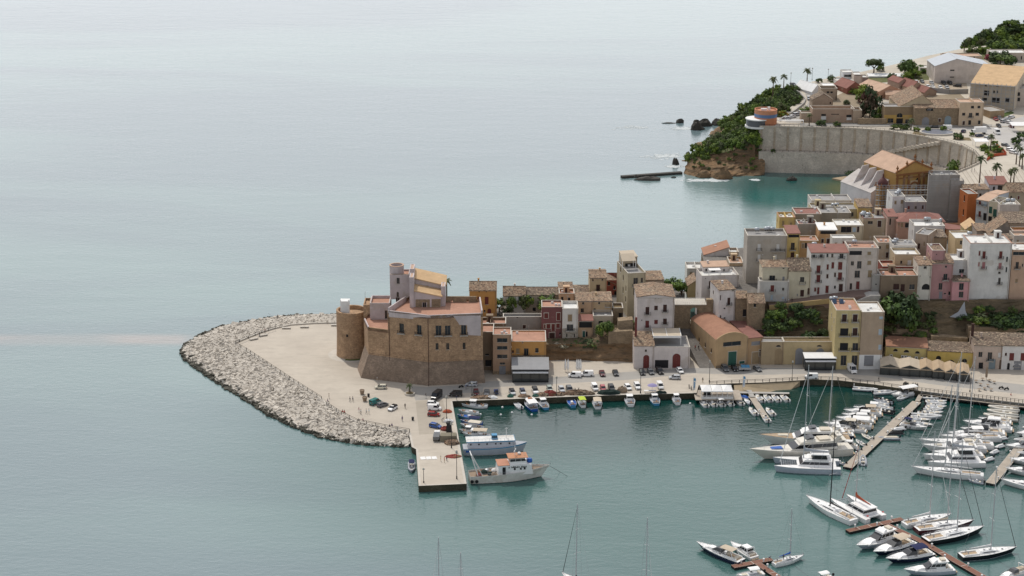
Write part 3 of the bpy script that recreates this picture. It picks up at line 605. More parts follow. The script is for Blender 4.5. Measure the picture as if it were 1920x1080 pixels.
  for j in range(chim):
   cb=MB();cx,cy=w*(HR.uniform(.18,.8)if chim==1 else.25+.5*j),dp*.62;cb.box(cx-.3,cy-.3,h-.2,cx+.3,cy+.3,h+(rh if rt in 'GHS' else 1)+.9);cb.box(cx-.38,cy-.38,h+(rh if rt in 'GHS' else 1)+.9,cx+.38,cy+.38,h+(rh if rt in 'GHS' else 1)+1.02);cb.obj('chimney',wm,ro)
 if band:
  bm_=MB();hs=[(o[0],o[1],o[2],min(o[3],band[0]),False)for o in holes if o[1]<band[0]]
  facade(bm_,(-.03,-.03,0),(1,0),w+.06,band[0],[(q[0]+.03,q[1],q[2]+.03,q[3],False)for q in hs],rec=.03);bm_.quad((-.03,-.03,band[0]),(w+.03,-.03,band[0]),(w+.03,0,band[0]),(-.03,0,band[0]));bm_.obj('lower_wall',band[1],root)
 SURR[0]=HR.random()<.55
 for q in ops:opening(root,(0,0,0),(1,0),*q)
 for q in so_:opening(root,(0,dp,0),(0,-1),*q)
 SURR[0]=False
 if rt in 'GSHE' and cat in('house','apartment block','restaurant'):cm=MB();cm.box(-.02,-.16,h-.32,w+.02,-.003,h-.14);cm.obj('cornice',m_kerb if HR.random()<.5 else wm,root)
 if w>3 and h>5:
  pb=MB();x=w-.35;pb.bar((x,-.09,0),(x,-.09,h-.2),.07,5);pb.obj('drainpipe',m_wood,root)
 if dish:
  db=MB();c=(w*.8,.6,h+.9);db.bar((c[0],c[1],h-.9),c,.04);db.lathe([(0,0),(.25,.05),(.42,.16)],10,0,(c[0],c[1],c[2]),False);db.obj('satellite_dish',m_white,root)
 if key:HOUSES[key]=(O,a,w,h,dp)
 root['_w']=0;del root['_w']
 return root
def on_roof(key,fx,fy,dz=-.8):
 O,a,w,h,dp=HOUSES[key];x,y=fx*w,fy*dp;return Vector((O.x+x*cos(a)-y*sin(a),O.y+x*sin(a)+y*cos(a),O.z+h+dz))
 # CASTLE
def wobj(mb,name,mat,root,smooth=False):return mb.obj(name,mat,root,smooth,loc=-Vector(root.location))
cb_=G(780,722,QZ);castle=thing('castle','massive brown stone castle with lilac upper floors and round turret on the seaside square','castle',cb_)
Yc1,Yc3,Yc4=G(676,709,QZ).y,G(802,723.5,QZ).y,G(910,718,QZ).y
b1,b3,b4=G(676,709,QZ),G(802,723.5,QZ),G(910,718,QZ);b0=G(669,691,QZ)
t1,t3,t4=DY(691,664,Yc1+2.2),DY(804,678,Yc3+1.6),DY(905.5,672,Yc4+1.2);t0=DY(684,653,b0.y+1.5)
ztop=DY(805,592,Yc3+1.6).z;zleft=DY(694,614,Yc1+2.2).z;zb_=(t1.z+t3.z+t4.z)/3
for p in(t0,t1,t3,t4):p.z=zb_
wp=lambda p,z:Vector((p.x,p.y,z))
r4=Vector((t4.x-1,t4.y+15.5,zb_));r0=Vector((t0.x+4,t0.y+22,zb_));rb4=Vector((b4.x-1,b4.y+17,QZ));rb0=Vector((b0.x+2,b0.y+22,QZ))
mb=MB();lo=[b0,b1,b3,b4,rb4,rb0];hi=[t0,t1,t3,t4,r4,r0]
lo=[wp(p,QZ-.5)for p in lo]
for k in range(6):mb.quad(lo[k],lo[(k+1)%6],hi[(k+1)%6],hi[k])
wobj(mb,'battered_base',m_stoned,castle)
mb=MB();d3=(t3-t1).normalized();d4=(t4-t3).normalized()
for k in(1,2):
 a,b=(t1,t3)if k==1 else(t3,t4);d=(b-a).normalized();n=Vector((d.y,-d.x,0))*.18
 mb.add([wp(a,zb_-.2)+n,wp(b,zb_-.2)+n,wp(b,zb_+.15)+n,wp(a,zb_+.15)+n,wp(a,zb_+.15),wp(b,zb_+.15)],[(0,1,2,3),(3,2,5,4)])
wobj(mb,'string_course',m_stone,castle)
def planeuv(A,d,r,x,y):
 px,py=pix(r,x,y);n=Vector((-d.y,d.x,0));v=rayv(px,py);c=Vector((0,0,HC));t=(A-c).dot(n)/v.dot(n);p=c+v*t-A;return p.dot(d),p.z
def cwin(A,d,r,L):
 out=[]
 for cx,yb,ww,hh,kd in L:
  u0,v0=planeuv(A,d,r,cx-ww/2,yb);u1,_=planeuv(A,d,r,cx+ww/2,yb);_,v1=planeuv(A,d,r,cx,yb-hh);out.append((u0,v0,u1,v1,kd))
 return out
uA=planeuv(t1,d3,'q',405,300)[0]
A=t1+d3*uA;LL,LR=(t3-A).length,(t4-t3).length;hh_=ztop-zb_
wl=cwin(A,d3,'q',[(558,265,52,105,'d*'),(755,280,54,102,'d*')]);wr=cwin(t3,d4,'q',[(975,295,66,112,'d*'),(1078,295,64,112,'d*'),(1257,290,58,112,'d*'),(958,455,34,74,'d'),(1078,455,34,74,'d'),(1262,450,32,74,'d')])
mb=MB();facade(mb,A,d3,LL,hh_,[(*q[:4],False)for q in wl],rec=.5);facade(mb,t3,d4,LR,hh_,[(*q[:4],False)for q in wr],rec=.5)
facade(mb,t1,d3,uA,zleft-zb_,[]);dl=(t1-t0).normalized();facade(mb,t0,dl,(t1-t0).length,zleft-zb_,[])
mb.quad(wp(t4,zb_),r4,wp(r4,ztop),wp(t4,ztop));mb.quad(wp(t0,zb_),r0,wp(r0,zleft),wp(t0,zleft))
nA=Vector((-d3.y,d3.x,0));Ab=A+nA*19;mb.quad(wp(A,zleft-1),wp(A,ztop),wp(Ab,ztop),wp(Ab,zleft-1));mb.quad(r4,wp(Ab,zb_),wp(Ab,ztop),wp(r4,ztop));mb.quad(r0,wp(Ab,zb_),wp(Ab,zleft),wp(r0,zleft))
wobj(mb,'stone_wall',m_stone,castle)
for q in wl:opening(castle,A-cb_,d3,*q,rec=.5,name='window')
for q in wr:opening(castle,t3-cb_,d4,*q,rec=.5,name='window')
m_lil=plaster(LILAC)
def patchpoly(A,d,r,pts,name,mat,off=.05):
 n=Vector((d.y,-d.x,0));P=[]
 for x,y in pts:u,v=planeuv(A,d,r,x,y);P.append(A+d*u+Vector((0,0,v)))
 mb=MB();N=len(P);mb.add([p+n*off for p in P]+P,[tuple(range(N))]+[(k,N+k,N+(k+1)%N,(k+1)%N)for k in range(N)]);return wobj(mb,name,mat,castle)
patchpoly(A,d3,'q',[(415,86),(690,108),(690,92),(800,86),(884,92),(884,74),(415,36)],'plaster_band',m_lil)
patchpoly(t3,d4,'q',[(1150,90),(1195,150),(1210,175),(1295,178),(1300,290),(1449,296),(1449,70),(1140,72)],'plaster_patch',m_lil)
pw=patchpoly(t3,d4,'q',[(1137,655),(1210,655),(1210,606),(1137,606)],'plaque',m_white,-.55+.6)
for(r,xa,ya,xb,yb,D_,dd)in(('q',415,80,408,520,A,d3),('q',856,110,846,575,A,d3)):
 u0,v0=planeuv(D_,dd,r,xa,ya);u1,v1=planeuv(D_,dd,r,xb,yb);n=Vector((dd.y,-dd.x,0))*.12;mb=MB();p_,q_=D_+dd*u0+n+Vector((0,0,v0)),D_+dd*u0+n+Vector((0,0,0))
 mb.bar(p_,q_,.1,5);sh_=(b3-t3)*.5+(b1-t1)*.5;mb.bar(q_,Vector((q_.x,q_.y+sh_.y,QZ)),.1,5);wobj(mb,'drainpipe',m_shut,castle)
tz=ztop-.9;mb=MB();pts=[A,t3,t4,r4,Ab];inn=[]
mb.prism(ccw([(p.x,p.y)for p in pts]),tz-.3,tz);wobj(mb,'terrace_floor',m_terr,castle)
def parapet(a,b,z0,z1,t=.45,mat=m_lil,inward=1):
 a,b=Vector(a),Vector(b);d=(b-a).normalized();n=Vector((-d.y,d.x,0))*t*inward;mb=MB()
 mb.prism(ccw([(p.x,p.y)for p in(a,b,b+n,a+n)]),z0,z1);return wobj(mb,'parapet',mat,castle)
parapet(A+d3*.1,t3,tz,ztop+.12);parapet(t3,t4,tz,ztop+.12);parapet(t4,t4+(r4-t4)*.97,tz,ztop+1.1)
parapet(A+nA*.45,A+nA*14,tz,ztop+1.0,inward=-1)
lz=zleft-.8;mb=MB();mb.prism(ccw([(p.x,p.y)for p in(t0,t1,A,A+nA*14,r0)]),lz-.3,lz);wobj(mb,'terrace_floor',m_terr,castle)
parapet(t0,t1,lz,zleft+.3);parapet(t1,A-d3*.1,lz,zleft+.1,mat=m_stone)
def cbox(px0,px1,pyt,Y,dp,zb,name,mat,r='n',taper=None,wins=(),rec=.25,roofm=None,par=.6):
 (x0,yt),(x1,_)=pix(r,px0,pyt),pix(r,px1,pyt);p=DY(x0,yt,Y);q=DY(x1,yt,Y);w_,h_=q.x-p.x,p.z-zb;O=Vector((p.x,Y,zb));d=Vector((1,0,0))
 ops=cwin(O,d,r,wins);mb=MB();facade(mb,O,d,w_,h_,[(*o[:4],'^' in o[4])for o in ops],rec=rec)
 facade(mb,O+Vector((0,dp,0)),(0,-1),dp,h_,[]);facade(mb,O+Vector((w_,0,0)),(0,1),dp,h_,[]);facade(mb,O+Vector((w_,dp,0)),(-1,0),w_,h_,[])
 t=.35;mb.add([O+Vector(v)for v in((t,t,h_),(w_-t,t,h_),(w_-t,dp-t,h_),(t,dp-t,h_),(t,t,h_-par),(w_-t,t,h_-par),(w_-t,dp-t,h_-par),(t,dp-t,h_-par),(0,0,h_),(w_,0,h_),(w_,dp,h_),(0,dp,h_))],[(0,4,5,1),(1,5,6,2),(2,6,7,3),(3,7,4,0),(8,9,1,0),(9,10,2,1),(10,11,3,2),(11,8,0,3)])
 o=wobj(mb,name,mat,castle);rb=MB();rb.box(O.x+t-.01,Y+t-.01,p.z-par-.2,O.x+w_-t+.01,Y+dp-t+.01,p.z-par);wobj(rb,'terrace_floor',roofm or m_terr,castle)
 for q_ in ops:opening(castle,O-cb_,d,*q_,rec=rec,name='door' if q_[4][0]in 'b' else 'window')
 return O,w_,h_
cbox(440,664,530,t1.y+11,9,lz-.2,'seaward_block',m_lil,wins=[(625,705,30,92,'d')],par=1.0)
cbox(366,440,548,t1.y+15,8,QZ,'link_wall',m_stone,roofm=m_stone,par=.8)
K=cbox(668,884,212,592,7,tz-.2,'keep',m_lil,wins=[(760,312,34,66,'d'),(755,462,26,58,'d^'),(755,524,42,58,'b')],par=.6)
mb=MB();mb.box(K[0].x-.05,592-.12,K[0].z+8.9,K[0].x+K[1]+.05,592-.003,K[0].z+9.1);wobj(mb,'string_course',m_wallst,castle)
p=DY(*pix('n',742,100),595);rr_=(DY(*pix('n',822,100),595).x-DY(*pix('n',660,100),595).x)/2;mb=MB()
mb.lathe([(rr_,tz-p.z),(rr_,0),(rr_-.4,0),(rr_-.4,-2.2),(.01,-2.2)],28,0,(p.x,595.2,p.z),False);wobj(mb,'turret',m_lil,castle,False)
mb=MB();mb.lathe([(rr_+.08,-.12),(rr_+.08,.03),(rr_-.45,.03),(rr_-.45,-.12)],28,0,(p.x,595.2,p.z+.02),False);wobj(mb,'turret_rim',m_tilep,castle)
def hallpart(px0,px1,yl,yr,bl,br,Y,dp,rise_,name,wins=()):
 P0,P1=DY(*pix('n',px0,yl),Y),DY(*pix('n',px1,yr),Y);d=Vector((1,0,0));mb=MB();O=Vector((P0.x,Y,tz));w_=P1.x-P0.x
 ops=cwin(O,d,'n',wins);hm=P1.z-tz;facade(mb,O,d,w_,hm,[(*o[:4],False)for o in ops])
 mb.add([(P0.x,Y,P1.z),(P1.x,Y,P1.z),(P0.x,Y,P0.z)],[(0,1,2)]);mb.quad((P1.x,Y,tz),(P1.x,Y+dp,tz),(P1.x,Y+dp,P1.z+rise_),(P1.x,Y,P1.z));mb.quad((P0.x,Y,tz),(P0.x,Y+dp,tz),(P0.x,Y+dp,P0.z+rise_),(P0.x,Y,P0.z))
 mb.quad((P0.x,Y+dp,tz),(P1.x,Y+dp,tz),(P1.x,Y+dp,P1.z+rise_),(P0.x,Y+dp,P0.z+rise_));wobj(mb,name,m_lil,castle)
 rb=MB();a=[(P0.x,Y-.4,P0.z-.05),(P1.x+.5,Y-.4,P1.z-.1),(P1.x+.5,Y+dp,P1.z+rise_),(P0.x,Y+dp,P0.z+rise_)];rb.add(a+[(x,y,z+.3)for x,y,z in a],BF);wobj(rb,'hall_roof',m_tilet,castle)
 for q_ in ops:opening(castle,O-cb_,d,*q_,name='door' if q_[3]-q_[1]>2 else 'window')
hallpart(932,1284,250,334,0,0,588,7.5,1.2,'hall',[(1002,348,30,32,'t'),(1087,368,26,54,'t')])
hallpart(936,1240,392,456,0,0,582.5,5.4,.6,'lean_to_hall',[(1056,604,44,82,'d')])
patchpoly(Vector((DY(*pix('n',936,500),582.5).x,582.5,tz)),Vector((1,0,0)),'n',[(955,600),(1028,600),(1028,520),(1085,520),(1085,600),(1115,600),(1115,488),(955,488)],'bare_stone',m_wallst)
patchpoly(Vector((DY(*pix('n',936,500),582.5).x,582.5,tz)),Vector((1,0,0)),'n',[(1136,600),(1238,600),(1238,484),(1136,484)],'bare_stone',m_wallst)
cbox(884,932,240,582.2,5.5,tz,'hall_pier',m_lil,roofm=m_tilep,par=.1);cbox(888,940,146,588.5,6,tz,'hall_pier',m_lil,roofm=m_tilep,par=.1)
cbox(1241,1288,342,583.5,5,tz,'hall_pier',m_lil,roofm=m_tilep,par=.1)
cbox(936,1000,240,593,6,tz,'hall_gable',m_lil,roofm=m_tilep,par=.1)
P0,P1=DY(*pix('n',1290,462),588),DY(*pix('n',1640,455),588);O=Vector((P0.x,588,tz));ops=cwin(O,Vector((1,0,0)),'n',[(1362,537,26,44,'D^'),(1540,530,26,46,'D^')])
mb=MB();facade(mb,O,(1,0),P1.x-P0.x,P0.z-tz,[(*o[:4],True)for o in ops],rec=.6);facade(mb,(P1.x,588.6,tz),(-1,0),P1.x-P0.x,P0.z-tz,[(P1.x-P0.x-o[2],o[1],P1.x-P0.x-o[0],o[3],True)for o in ops],rec=.01)
mb.box(P0.x,588,P0.z,P1.x,588.6,P0.z+.15);wobj(mb,'back_wall',m_wallst,castle)
c=Vector((DY(661,650,601).x,601,0));zr=DY(632,580,601).z;R_=5.35;mb=MB()
mb.lathe([(R_+.35,QZ-1),(R_+.15,QZ+4),(R_,QZ+8),(R_,zr),(R_-.7,zr),(R_-.7,zr-1.4),(.01,zr-1.4)],40,0,(c.x,c.y,0),False);wobj(mb,'round_bastion',m_stone,castle)
mb=MB();hx=DY(*pix('n',116,640),600).x;hx1=DY(*pix('n',212,640),600).x;z1=DY(*pix('n',116,515),598.5).z
mb.box(hx,598.5,zr-1.4,hx1,601.5,z1);mb.box(hx-.1,598.4,z1,hx1+.1,601.6,z1+.2);
for q in(hx,hx1-.25):mb.box(q,598.5,z1+.2,q+.25,598.75,z1+.7)
wobj(mb,'white_hut',m_white,castle)
mb=MB();mb.box(c.x-1.6,c.y-R_-.02,zr-8.4,c.x-.9,c.y-R_+.3,zr-7.5);wobj(mb,'window',m_dark,castle).location.y+=.1
mb=MB();q=DY(*pix('n',387,548),604);mb.bar(q-Vector((0,0,1)),DY(*pix('n',387,396),604),.06,5);wobj(mb,'antenna',m_steel,castle)
mb=MB();mb.lathe([(R_+3.2,QZ+.012),(R_+.2,QZ+.012)],40,0,(c.x,c.y,0),False);tag(mb.obj('bastion_path',m_kerb),kind='structure')
mb=MB();N=14;mb.add([(c.x+rad*cos(t),c.y+rad*sin(t),QZ+.03)for rad in(R_+.3,R_+1.6)for t in[radians(-110+62*k/N)for k in range(N+1)]],[(k,k+1,N+2+k,N+1+k)for k in range(N)]);tag(mb.obj('bastion_grass',m_grass),'strip of grass at the foot of the round bastion','grass',kind='stuff')
# HOUSES OF THE OLD TOWN
TF=('F',m_terr);WF=('F',m_roofw);GFt=('F',m_roofg)
# row right of the castle
H('a',120,425,505,624,7,9,OCHRE,('G',m_tile,410),[(231,665,42,85,'r'),(315,665,42,85,'r'),(345,808,44,95,'r^'),(292,750,18,22,'d'),(230,530,12,12,'D'),(310,530,12,12,'D'),(273,668,170,5,'_')],'tall orange house with tiled gable roof and one long balcony behind the castle')
H('a',500,750,566,630,7,8,WHITE,('G',m_tile,465),[(582,640,46,68,'g'),(695,636,46,62,'g'),(475,770,30,60,'g'),(560,790,30,50,'D')],'white house with green shutters and a tiled roof between garden creepers',side=[(3,3,.9,1.5,'g')])
H('a',752,1128,556,632,7,9,BEIGE,('G',m_tiled,474),[(800,640,36,60,'g'),(850,740,36,40,'D'),(960,640,36,50,'b')],'long low beige house with a grey weathered roof and climbing plants')
H('a',1122,1283,495,634,6.9,7,BEIGE,('S',m_tile,420),[(1212,533,28,36,'r'),(1160,520,16,24,'d')],'small house with a patched tiled roof and one red shuttered window',chim=1)
H('a',1130,1302,542,626,6.9,6,PEACH,('F',m_terr),[(1165,620,26,40,'D'),(1240,640,30,50,'D')],'low pinkish terrace block below the small patched roof house')
H('a',1288,1472,575,640,6.9,8,GREYW,('S',m_tiled,450),[],'narrow house with a steep dark tiled roof beside the tall cream gable')
H('a',1474,1664,368,642,6.9,11,(.56,.44,.28),('G',m_tile,292),[(1510,402,18,20,'b'),(1617,396,18,20,'b'),(1568,515,42,72,'b*'),(1515,580,34,40,'t')],'tall cream house with one central shuttered balcony door and grey blank side wall',chim=1)
H('a',1662,1832,392,655,6.9,10,REDW,('R',m_tile,470),[(1690,450,25,50,'D^'),(1752,497,24,40,'D'),(1765,600,30,45,'D')],'brick red house with a falling tiled roof beside the cream house')
H('a',934,1167,694,603,7,8,PLUM,('F',m_terr,0,.5),[(985,820,46,56,'r'),(1122,845,40,85,'r'),(968,935,16,46,'r'),(1010,935,42,50,'r'),(1063,965,38,80,'r'),(1118,930,40,50,'r'),(1060,968,170,5,'_'),(1050,1045,64,60,'b'),(1140,1005,14,26,'D')],'dark plum red house with red shutters and a long balcony',cat='house')
H('a',1168,1345,712,602,5,9,WHITE,('F',m_roofw,0,1.0),[(1252,855,46,75,'t'),(1252,962,74,72,'d*'),(1216,1035,12,40,'D'),(1302,1035,12,38,'D'),(1190,660,20,20,'D')],'narrow white house with a rough stone lower storey beside the plum red house',band=(6.2,M('whitewashed_rubble',(.52,.47,.40),.95,'stone',col2=(.36,.31,.25))),key='narrow')
H('a',1322,1508,627,612,7,8,PEACH,('S',m_tile,590),[(1400,665,20,25,'d'),(1390,755,36,46,'d')],'salmon beige house with a shallow tile edge next to the narrow white house')
H('a',1510,1724,627,613,7,9,(.50,.36,.22),('S',m_tile,590),[(1580,662,18,24,'d'),(1530,760,20,50,'d'),(1678,690,60,16,'_'),(1678,758,52,30,'d'),(1590,790,100,6,'_')],'tan beige house with a white railed balcony under a shallow tile edge')
H('a',1346,1512,850,604,7,5,PEACH,('S',m_tilem,788),[(1430,928,150,74,'D'),(1435,930,160,5,'_'),(1408,1035,28,70,'g'),(1440,1030,20,60,'D'),(1425,1040,120,5,'_')],'small house with a red lean to roof over a dark dining loggia')
H('a',1514,1736,795,606,6,7,BEIGE,('F',m_roofg),[(1598,885,52,34,'d'),(1685,868,30,22,'d'),(1560,960,24,30,'D')],'greyish beige house half hidden behind the green tree')
H('a',1735,1850,705,612,6,6,m_wallst,('F',m_soil),[(1830,820,60,60,'D')],'ruined rubble wall block with weeds on top beside the white gabled house',cat='ruin')
H('a',500,936,805,608,6,4,GREYW,('F',m_roofg),[(738,935,36,38,'b'),(660,820,16,10,'D')],'long blank grey rendered wall block with one small shuttered window',cat='building')
H('b',136,275,255,584,2,9,BROWNW,('F',m_terr,0,.6),[(200,520,40,20,'D'),(215,640,70,70,'D')],'recessed shadowy brown block squeezed between the castle and the window strip house',cat='building')
H('b',136,412,160,596,2,7,BROWNW,('F',m_terr,0,.9),[(252,200,72,36,'D')],'stepped block with a red terrace directly right of the castle',cat='building')
H('b',265,470,285,580,2,8,(.40,.26,.17),('F',m_terr,0,.5),[(370,370,116,44,'d'),(370,452,116,38,'d'),(370,550,116,40,'d'),(372,622,60,24,'d'),(372,744,74,95,'y')],'narrow salmon building with three strips of windows and a grey door',cat='building',band=(1.2,m_wallst))
H('b',475,864,362,585,2,12,OCHRE,('F',m_terr,0,.35),[(490,490,20,30,'b'),(545,496,38,55,'t'),(640,525,52,85,'d*'),(760,486,38,50,'d'),(645,604,86,40,'D^'),(600,375,14,12,'D'),(724,372,14,12,'D')],'orange house with a red terracotta terrace above the glass restaurant',band=(5.2,m_wallst))
# gabled white house, its terrace building, arch and the houses behind
H('c',345,545,316,628,6.9,16,(.44,.38,.26),('F',m_roofg,0,1.0),[(430,458,52,90,'d*'),(430,558,50,82,'d'),(500,420,26,54,'d'),(500,524,26,50,'d')],'tall sand coloured house with dark windows and a long side wall on the ridge',yaw=11,side=[(2,9,1.2,2.2,'d'),(2,5,1.2,2.2,'d'),(6,12,1.2,2.2,'d'),(6,7,1.2,2.6,'d'),(10,14,1.4,2,'d')],cat='apartment block',key='sand')
H('c',290,450,135,640,20,6,(.50,.42,.30),('S',m_canv,105),[(370,262,120,60,'D')],'raised top storey with beige awning roof on the tall sand coloured house',cat='house',yaw=11)
H('c',545,750,392,640,6.9,9,(.44,.34,.26),('S',m_tile,292),[(570,510,26,40,'d'),(675,518,76,58,'d^')],'brown beige house with a mottled shed roof beside the sand coloured house',yaw=4)
H('c',450,870,585,599,6,15,(.58,.52,.49),('E',m_tile,556,.5),[(562,780,42,86,'b*'),(660,730,40,50,'b'),(760,750,42,82,'b*'),(560,928,42,80,'r*'),(660,885,40,46,'r'),(760,890,42,66,'b*'),(500,850,12,14,'D'),(652,605,8,8,'D'),(692,605,8,8,'D')],'large white gabled house with six shuttered openings above the terrace restaurant',key='gable',side=[(3,8,.5,.6,'D'),(6,11,.7,1.2,'b')])
H('d',415,642,410,586,2,8,(.58,.52,.49),('S',m_tile,250),[(548,665,68,152,'r^'),(546,478,24,26,'d'),(545,555,66,6,'w')],'low white quayside building with an arched red door and a broken tile roof',cat='building')
H('d',643,1042,425,586.1,2,12,(.58,.52,.49),('F',m_roofg,0,.5),[(722,662,152,92,'D'),(888,660,90,162,'r^')],'white quayside restaurant with a roof terrace and a big arched brown door',cat='restaurant',key='terrace')
H('c',1176,1594,345,626,6,10,(.60,.55,.52),('F',m_roofw,0,1.0),[(1278,486,50,82,'b*'),(1283,600,42,86,'b'),(1343,437,15,22,'b'),(1397,434,15,25,'b'),(1455,430,15,25,'r'),(1218,380,8,12,'D')],'big white house with a furnished roof terrace above the arch bridge',yaw=6,side=[(3,5,.6,1.4,'b'),(6,8,.6,1.2,'b')],key='bigwhite')
H('c',1190,1478,245,634,20,5,(.62,.57,.54),('S',m_tilep,195),[(1305,305,44,34,'d'),(1425,290,16,24,'d'),(1225,290,20,26,'D')],'white top storey with pale tiled roof set back on the terrace house',yaw=6)
H('c',1206,1482,110,668,5,10,(.60,.55,.52),('L',m_tiler,22),[(1420,196,42,42,'b'),(1250,190,14,18,'D')],'tall plain white house with a sloping red roof edge behind the terrace house',chim=1)
H('c',1022,1110,455,650,6.9,10,YEL,('L',m_tile,395),[],'narrow yellow end wall beside the leafy tree')
H('c',1010,1190,262,668,-1,9,WHITE,('F',m_roofw),[],'low white flat roofed block behind the leafy tree',cat='building')
H('c',1488,1648,200,654,5,9,(.50,.38,.25),('F',m_tilep),[(1585,305,36,58,'b'),(1625,330,18,40,'b')],'tan house with pink tiled terrace squeezed behind the white houses')
H('c',1490,1590,75,664,20,6,TAN,('F',m_roofw),[(1540,135,60,40,'t')],'small tan roof room under a white canopy')
H('c',1370,1556,506,606,1.9,9,(.62,.58,.55),('S',m_tile,400),[(1478,672,34,82,'b*'),(1385,620,12,58,'b'),(1525,514,26,38,'d'),(1430,716,20,14,'D'),(1432,826,22,16,'D'),(1385,835,14,50,'D')],'small white house with a steep tiled roof and one balcony right of the arch',yaw=14)
H('c',1558,1702,600,607,1.9,7,m_wallst,('S',m_tile,545),[(1655,800,40,80,'D')],'crumbling stone ruin with a sagging tile roof beside the small white house',cat='ruin')
H('c',1700,1888,650,602,1.9,9,m_wallst,('G',m_tile,545),[(1772,695,26,36,'D')],'square stone ruin with weedy roof tiles above the warehouse',cat='ruin')
# warehouse and low quayside buildings
H('d',1342,1700,352,586,2,25,(.43,.30,.17),('V',m_tiler,285),[(1515,410,208,46,'d'),(1515,630,96,155,'g'),(1627,612,60,30,'g')],'long ochre warehouse with red barrel roof and green double door',cat='warehouse',yaw=15,side=[(4,4.2,1.2,1.6,'D'),(10,4.2,1.2,1.6,'D'),(16,4.2,1.2,1.6,'D')],band=(1.0,m_wallst))
H('d',1702,1860,326,590,2,18,(.42,.28,.16),('S',m_tilem,215),[(1782,402,104,42,'y'),(1830,525,26,70,'b'),(1780,610,90,130,'t')],'lean to annex with maroon roof against the barrel roofed warehouse',cat='building',yaw=15)
H('i',290,540,306,590,2,5,(.38,.29,.18),('F',m_roofg,0,.5),[(475,572,90,180,'t^'),(477,362,54,20,'D^')],'low weathered stone building with an arched wooden door on the quay',cat='building')
H('i',541,1120,304,590.2,2,5,(.45,.35,.20),('F',m_soil,0,.5),[(705,575,88,184,'y^'),(937,575,90,182,'y^'),(937,360,58,18,'D^')],'long low tan building with two grey arched gates on the quay',cat='building')
H('i',180,520,172,602,1.9,6,(.42,.40,.37),('F',m_roofg,0,.4),[(385,255,250,68,'D')],'concrete canopy box open to the front above the low stone building',cat='building')
H('g',1130,1412,672,585,2,14,(.53,.43,.22),('F',m_terr,0,.5),[(1217,800,52,82,'b*'),(1338,800,52,82,'b*'),(1215,958,92,84,'D*'),(1337,956,54,84,'b*'),(1212,1122,92,84,'D*'),(1340,1122,66,82,'d*'),(1207,1290,66,112,'d'),(1330,1290,66,112,'d')],'tall narrow yellow building with balconies and an orange roof terrace',cat='apartment block',side=[(3,16,.7,1.4,'b'),(8,16,.7,1.4,'b'),(6,12,.7,1.4,'b')],key='yellow')
H('g',1416,1672,692,585.3,2,12,(.42,.32,.23),('F',m_roofw,0,.5),[(1632,770,44,30,'s'),(1625,948,46,66,'s'),(1621,1115,42,58,'s'),(1490,1295,106,116,'y')],'tan rendered building with pale blue windows and a whitewashed ground floor',cat='apartment block',band=(5.2,m_white))
# houses on the sloping street
H('g',268,600,345,610,4,5,(.47,.45,.42),('F',m_roofg,0,.6),[(407,462,40,72,'r*'),(530,450,26,32,'d'),(610,455,20,24,'d'),(400,560,26,60,'s'),(528,548,26,30,'s')],'stained grey white lower house with an air conditioner under the cream house')
H('g',303,598,182,613,4,9,(.56,.50,.37),('H',m_tile,108),[(406,342,66,62,'d*'),(533,340,24,48,'y'),(535,205,20,20,'D')],'cream house with a hipped tile roof on the corner of the sloping street')
H('g',596,844,224,612,16,9,(.56,.50,.37),('G',m_tiled,88),[(743,352,48,54,'d'),(745,372,70,8,'_'),(742,516,42,74,'b'),(815,496,26,76,'b^'),(690,510,14,24,'y')],'cream house with brown mottled roof and a green balcony cloth on the sloping street')
H('g',846,1266,24,613,17,9,(.61,.58,.54),('S',m_tilem,-52),[(875,78,34,34,'d*'),(957,78,34,36,'d*'),(1028,74,22,40,'d'),(1083,76,24,44,'d'),(1185,86,46,52,'d*'),(926,252,42,84,'r*'),(1030,214,22,58,'r'),(1087,200,28,68,'r'),(1170,214,46,84,'r'),(1135,216,130,6,'_'),(925,355,42,80,'r*'),(1027,310,22,44,'b'),(1113,296,20,48,'b'),(1168,330,44,84,'r*'),(890,460,22,44,'r'),(923,490,24,76,'r'),(1022,476,34,80,'r'),(1112,428,20,34,'d'),(1177,460,44,84,'b')],'tall white house with maroon roof and rows of red shuttered balconies',cat='apartment block',side=[(3,12,.8,1.3,'r')],key='tallwhite')
H('g',1270,1606,-30,614,17.5,9,(.55,.48,.42),('F',m_terr,0,.8),[(1498,50,40,38,'t'),(1345,50,140,46,'D'),(1308,165,36,44,'d'),(1385,200,50,80,'d'),(1498,160,42,44,'t'),(1470,204,270,6,'_'),(1362,304,60,78,'d'),(1505,300,46,78,'t'),(1425,310,190,6,'_'),(1367,434,38,88,'r'),(1290,438,28,70,'d')],'tall pinkish cream house with two long balconies beside the red shuttered white house',cat='apartment block',key='pinkcream')
H('h',216,314,275,612,12,5,GREYW,('F',m_roofg,0,.3),[(255,388,18,16,'D')],'plain grey concrete block at the top of the outside stair',cat='building')
H('h',314,728,280,611,13,8,BROWNW,('F',m_terr,0,.5),[(480,440,66,66,'b'),(552,462,46,84,'b'),(658,435,62,54,'d')],'long brown house with one lit window above the dark tree')
H('h',330,700,178,620,18,8,REDW,('F',m_terr,0,.8),[(415,228,30,65,'D'),(542,268,36,74,'d'),(630,225,34,20,'w')],'low deep red house between two beige ones')
H('h',470,755,42,624,18,9,(.50,.40,.26),('F',m_roofw,0,.9),[(538,148,22,34,'d'),(628,186,42,78,'w*'),(640,190,130,5,'_')],'beige house with a white terrace and a long balcony over the red house')
H('f',450,718,722,633,24,8,WHITE,('F',m_roofg,0,.3),[(507,795,18,44,'d'),(546,812,34,66,'d'),(600,790,46,50,'w')],'white penthouse with a flat grey roof of water tanks and aerials',key='penthouse')
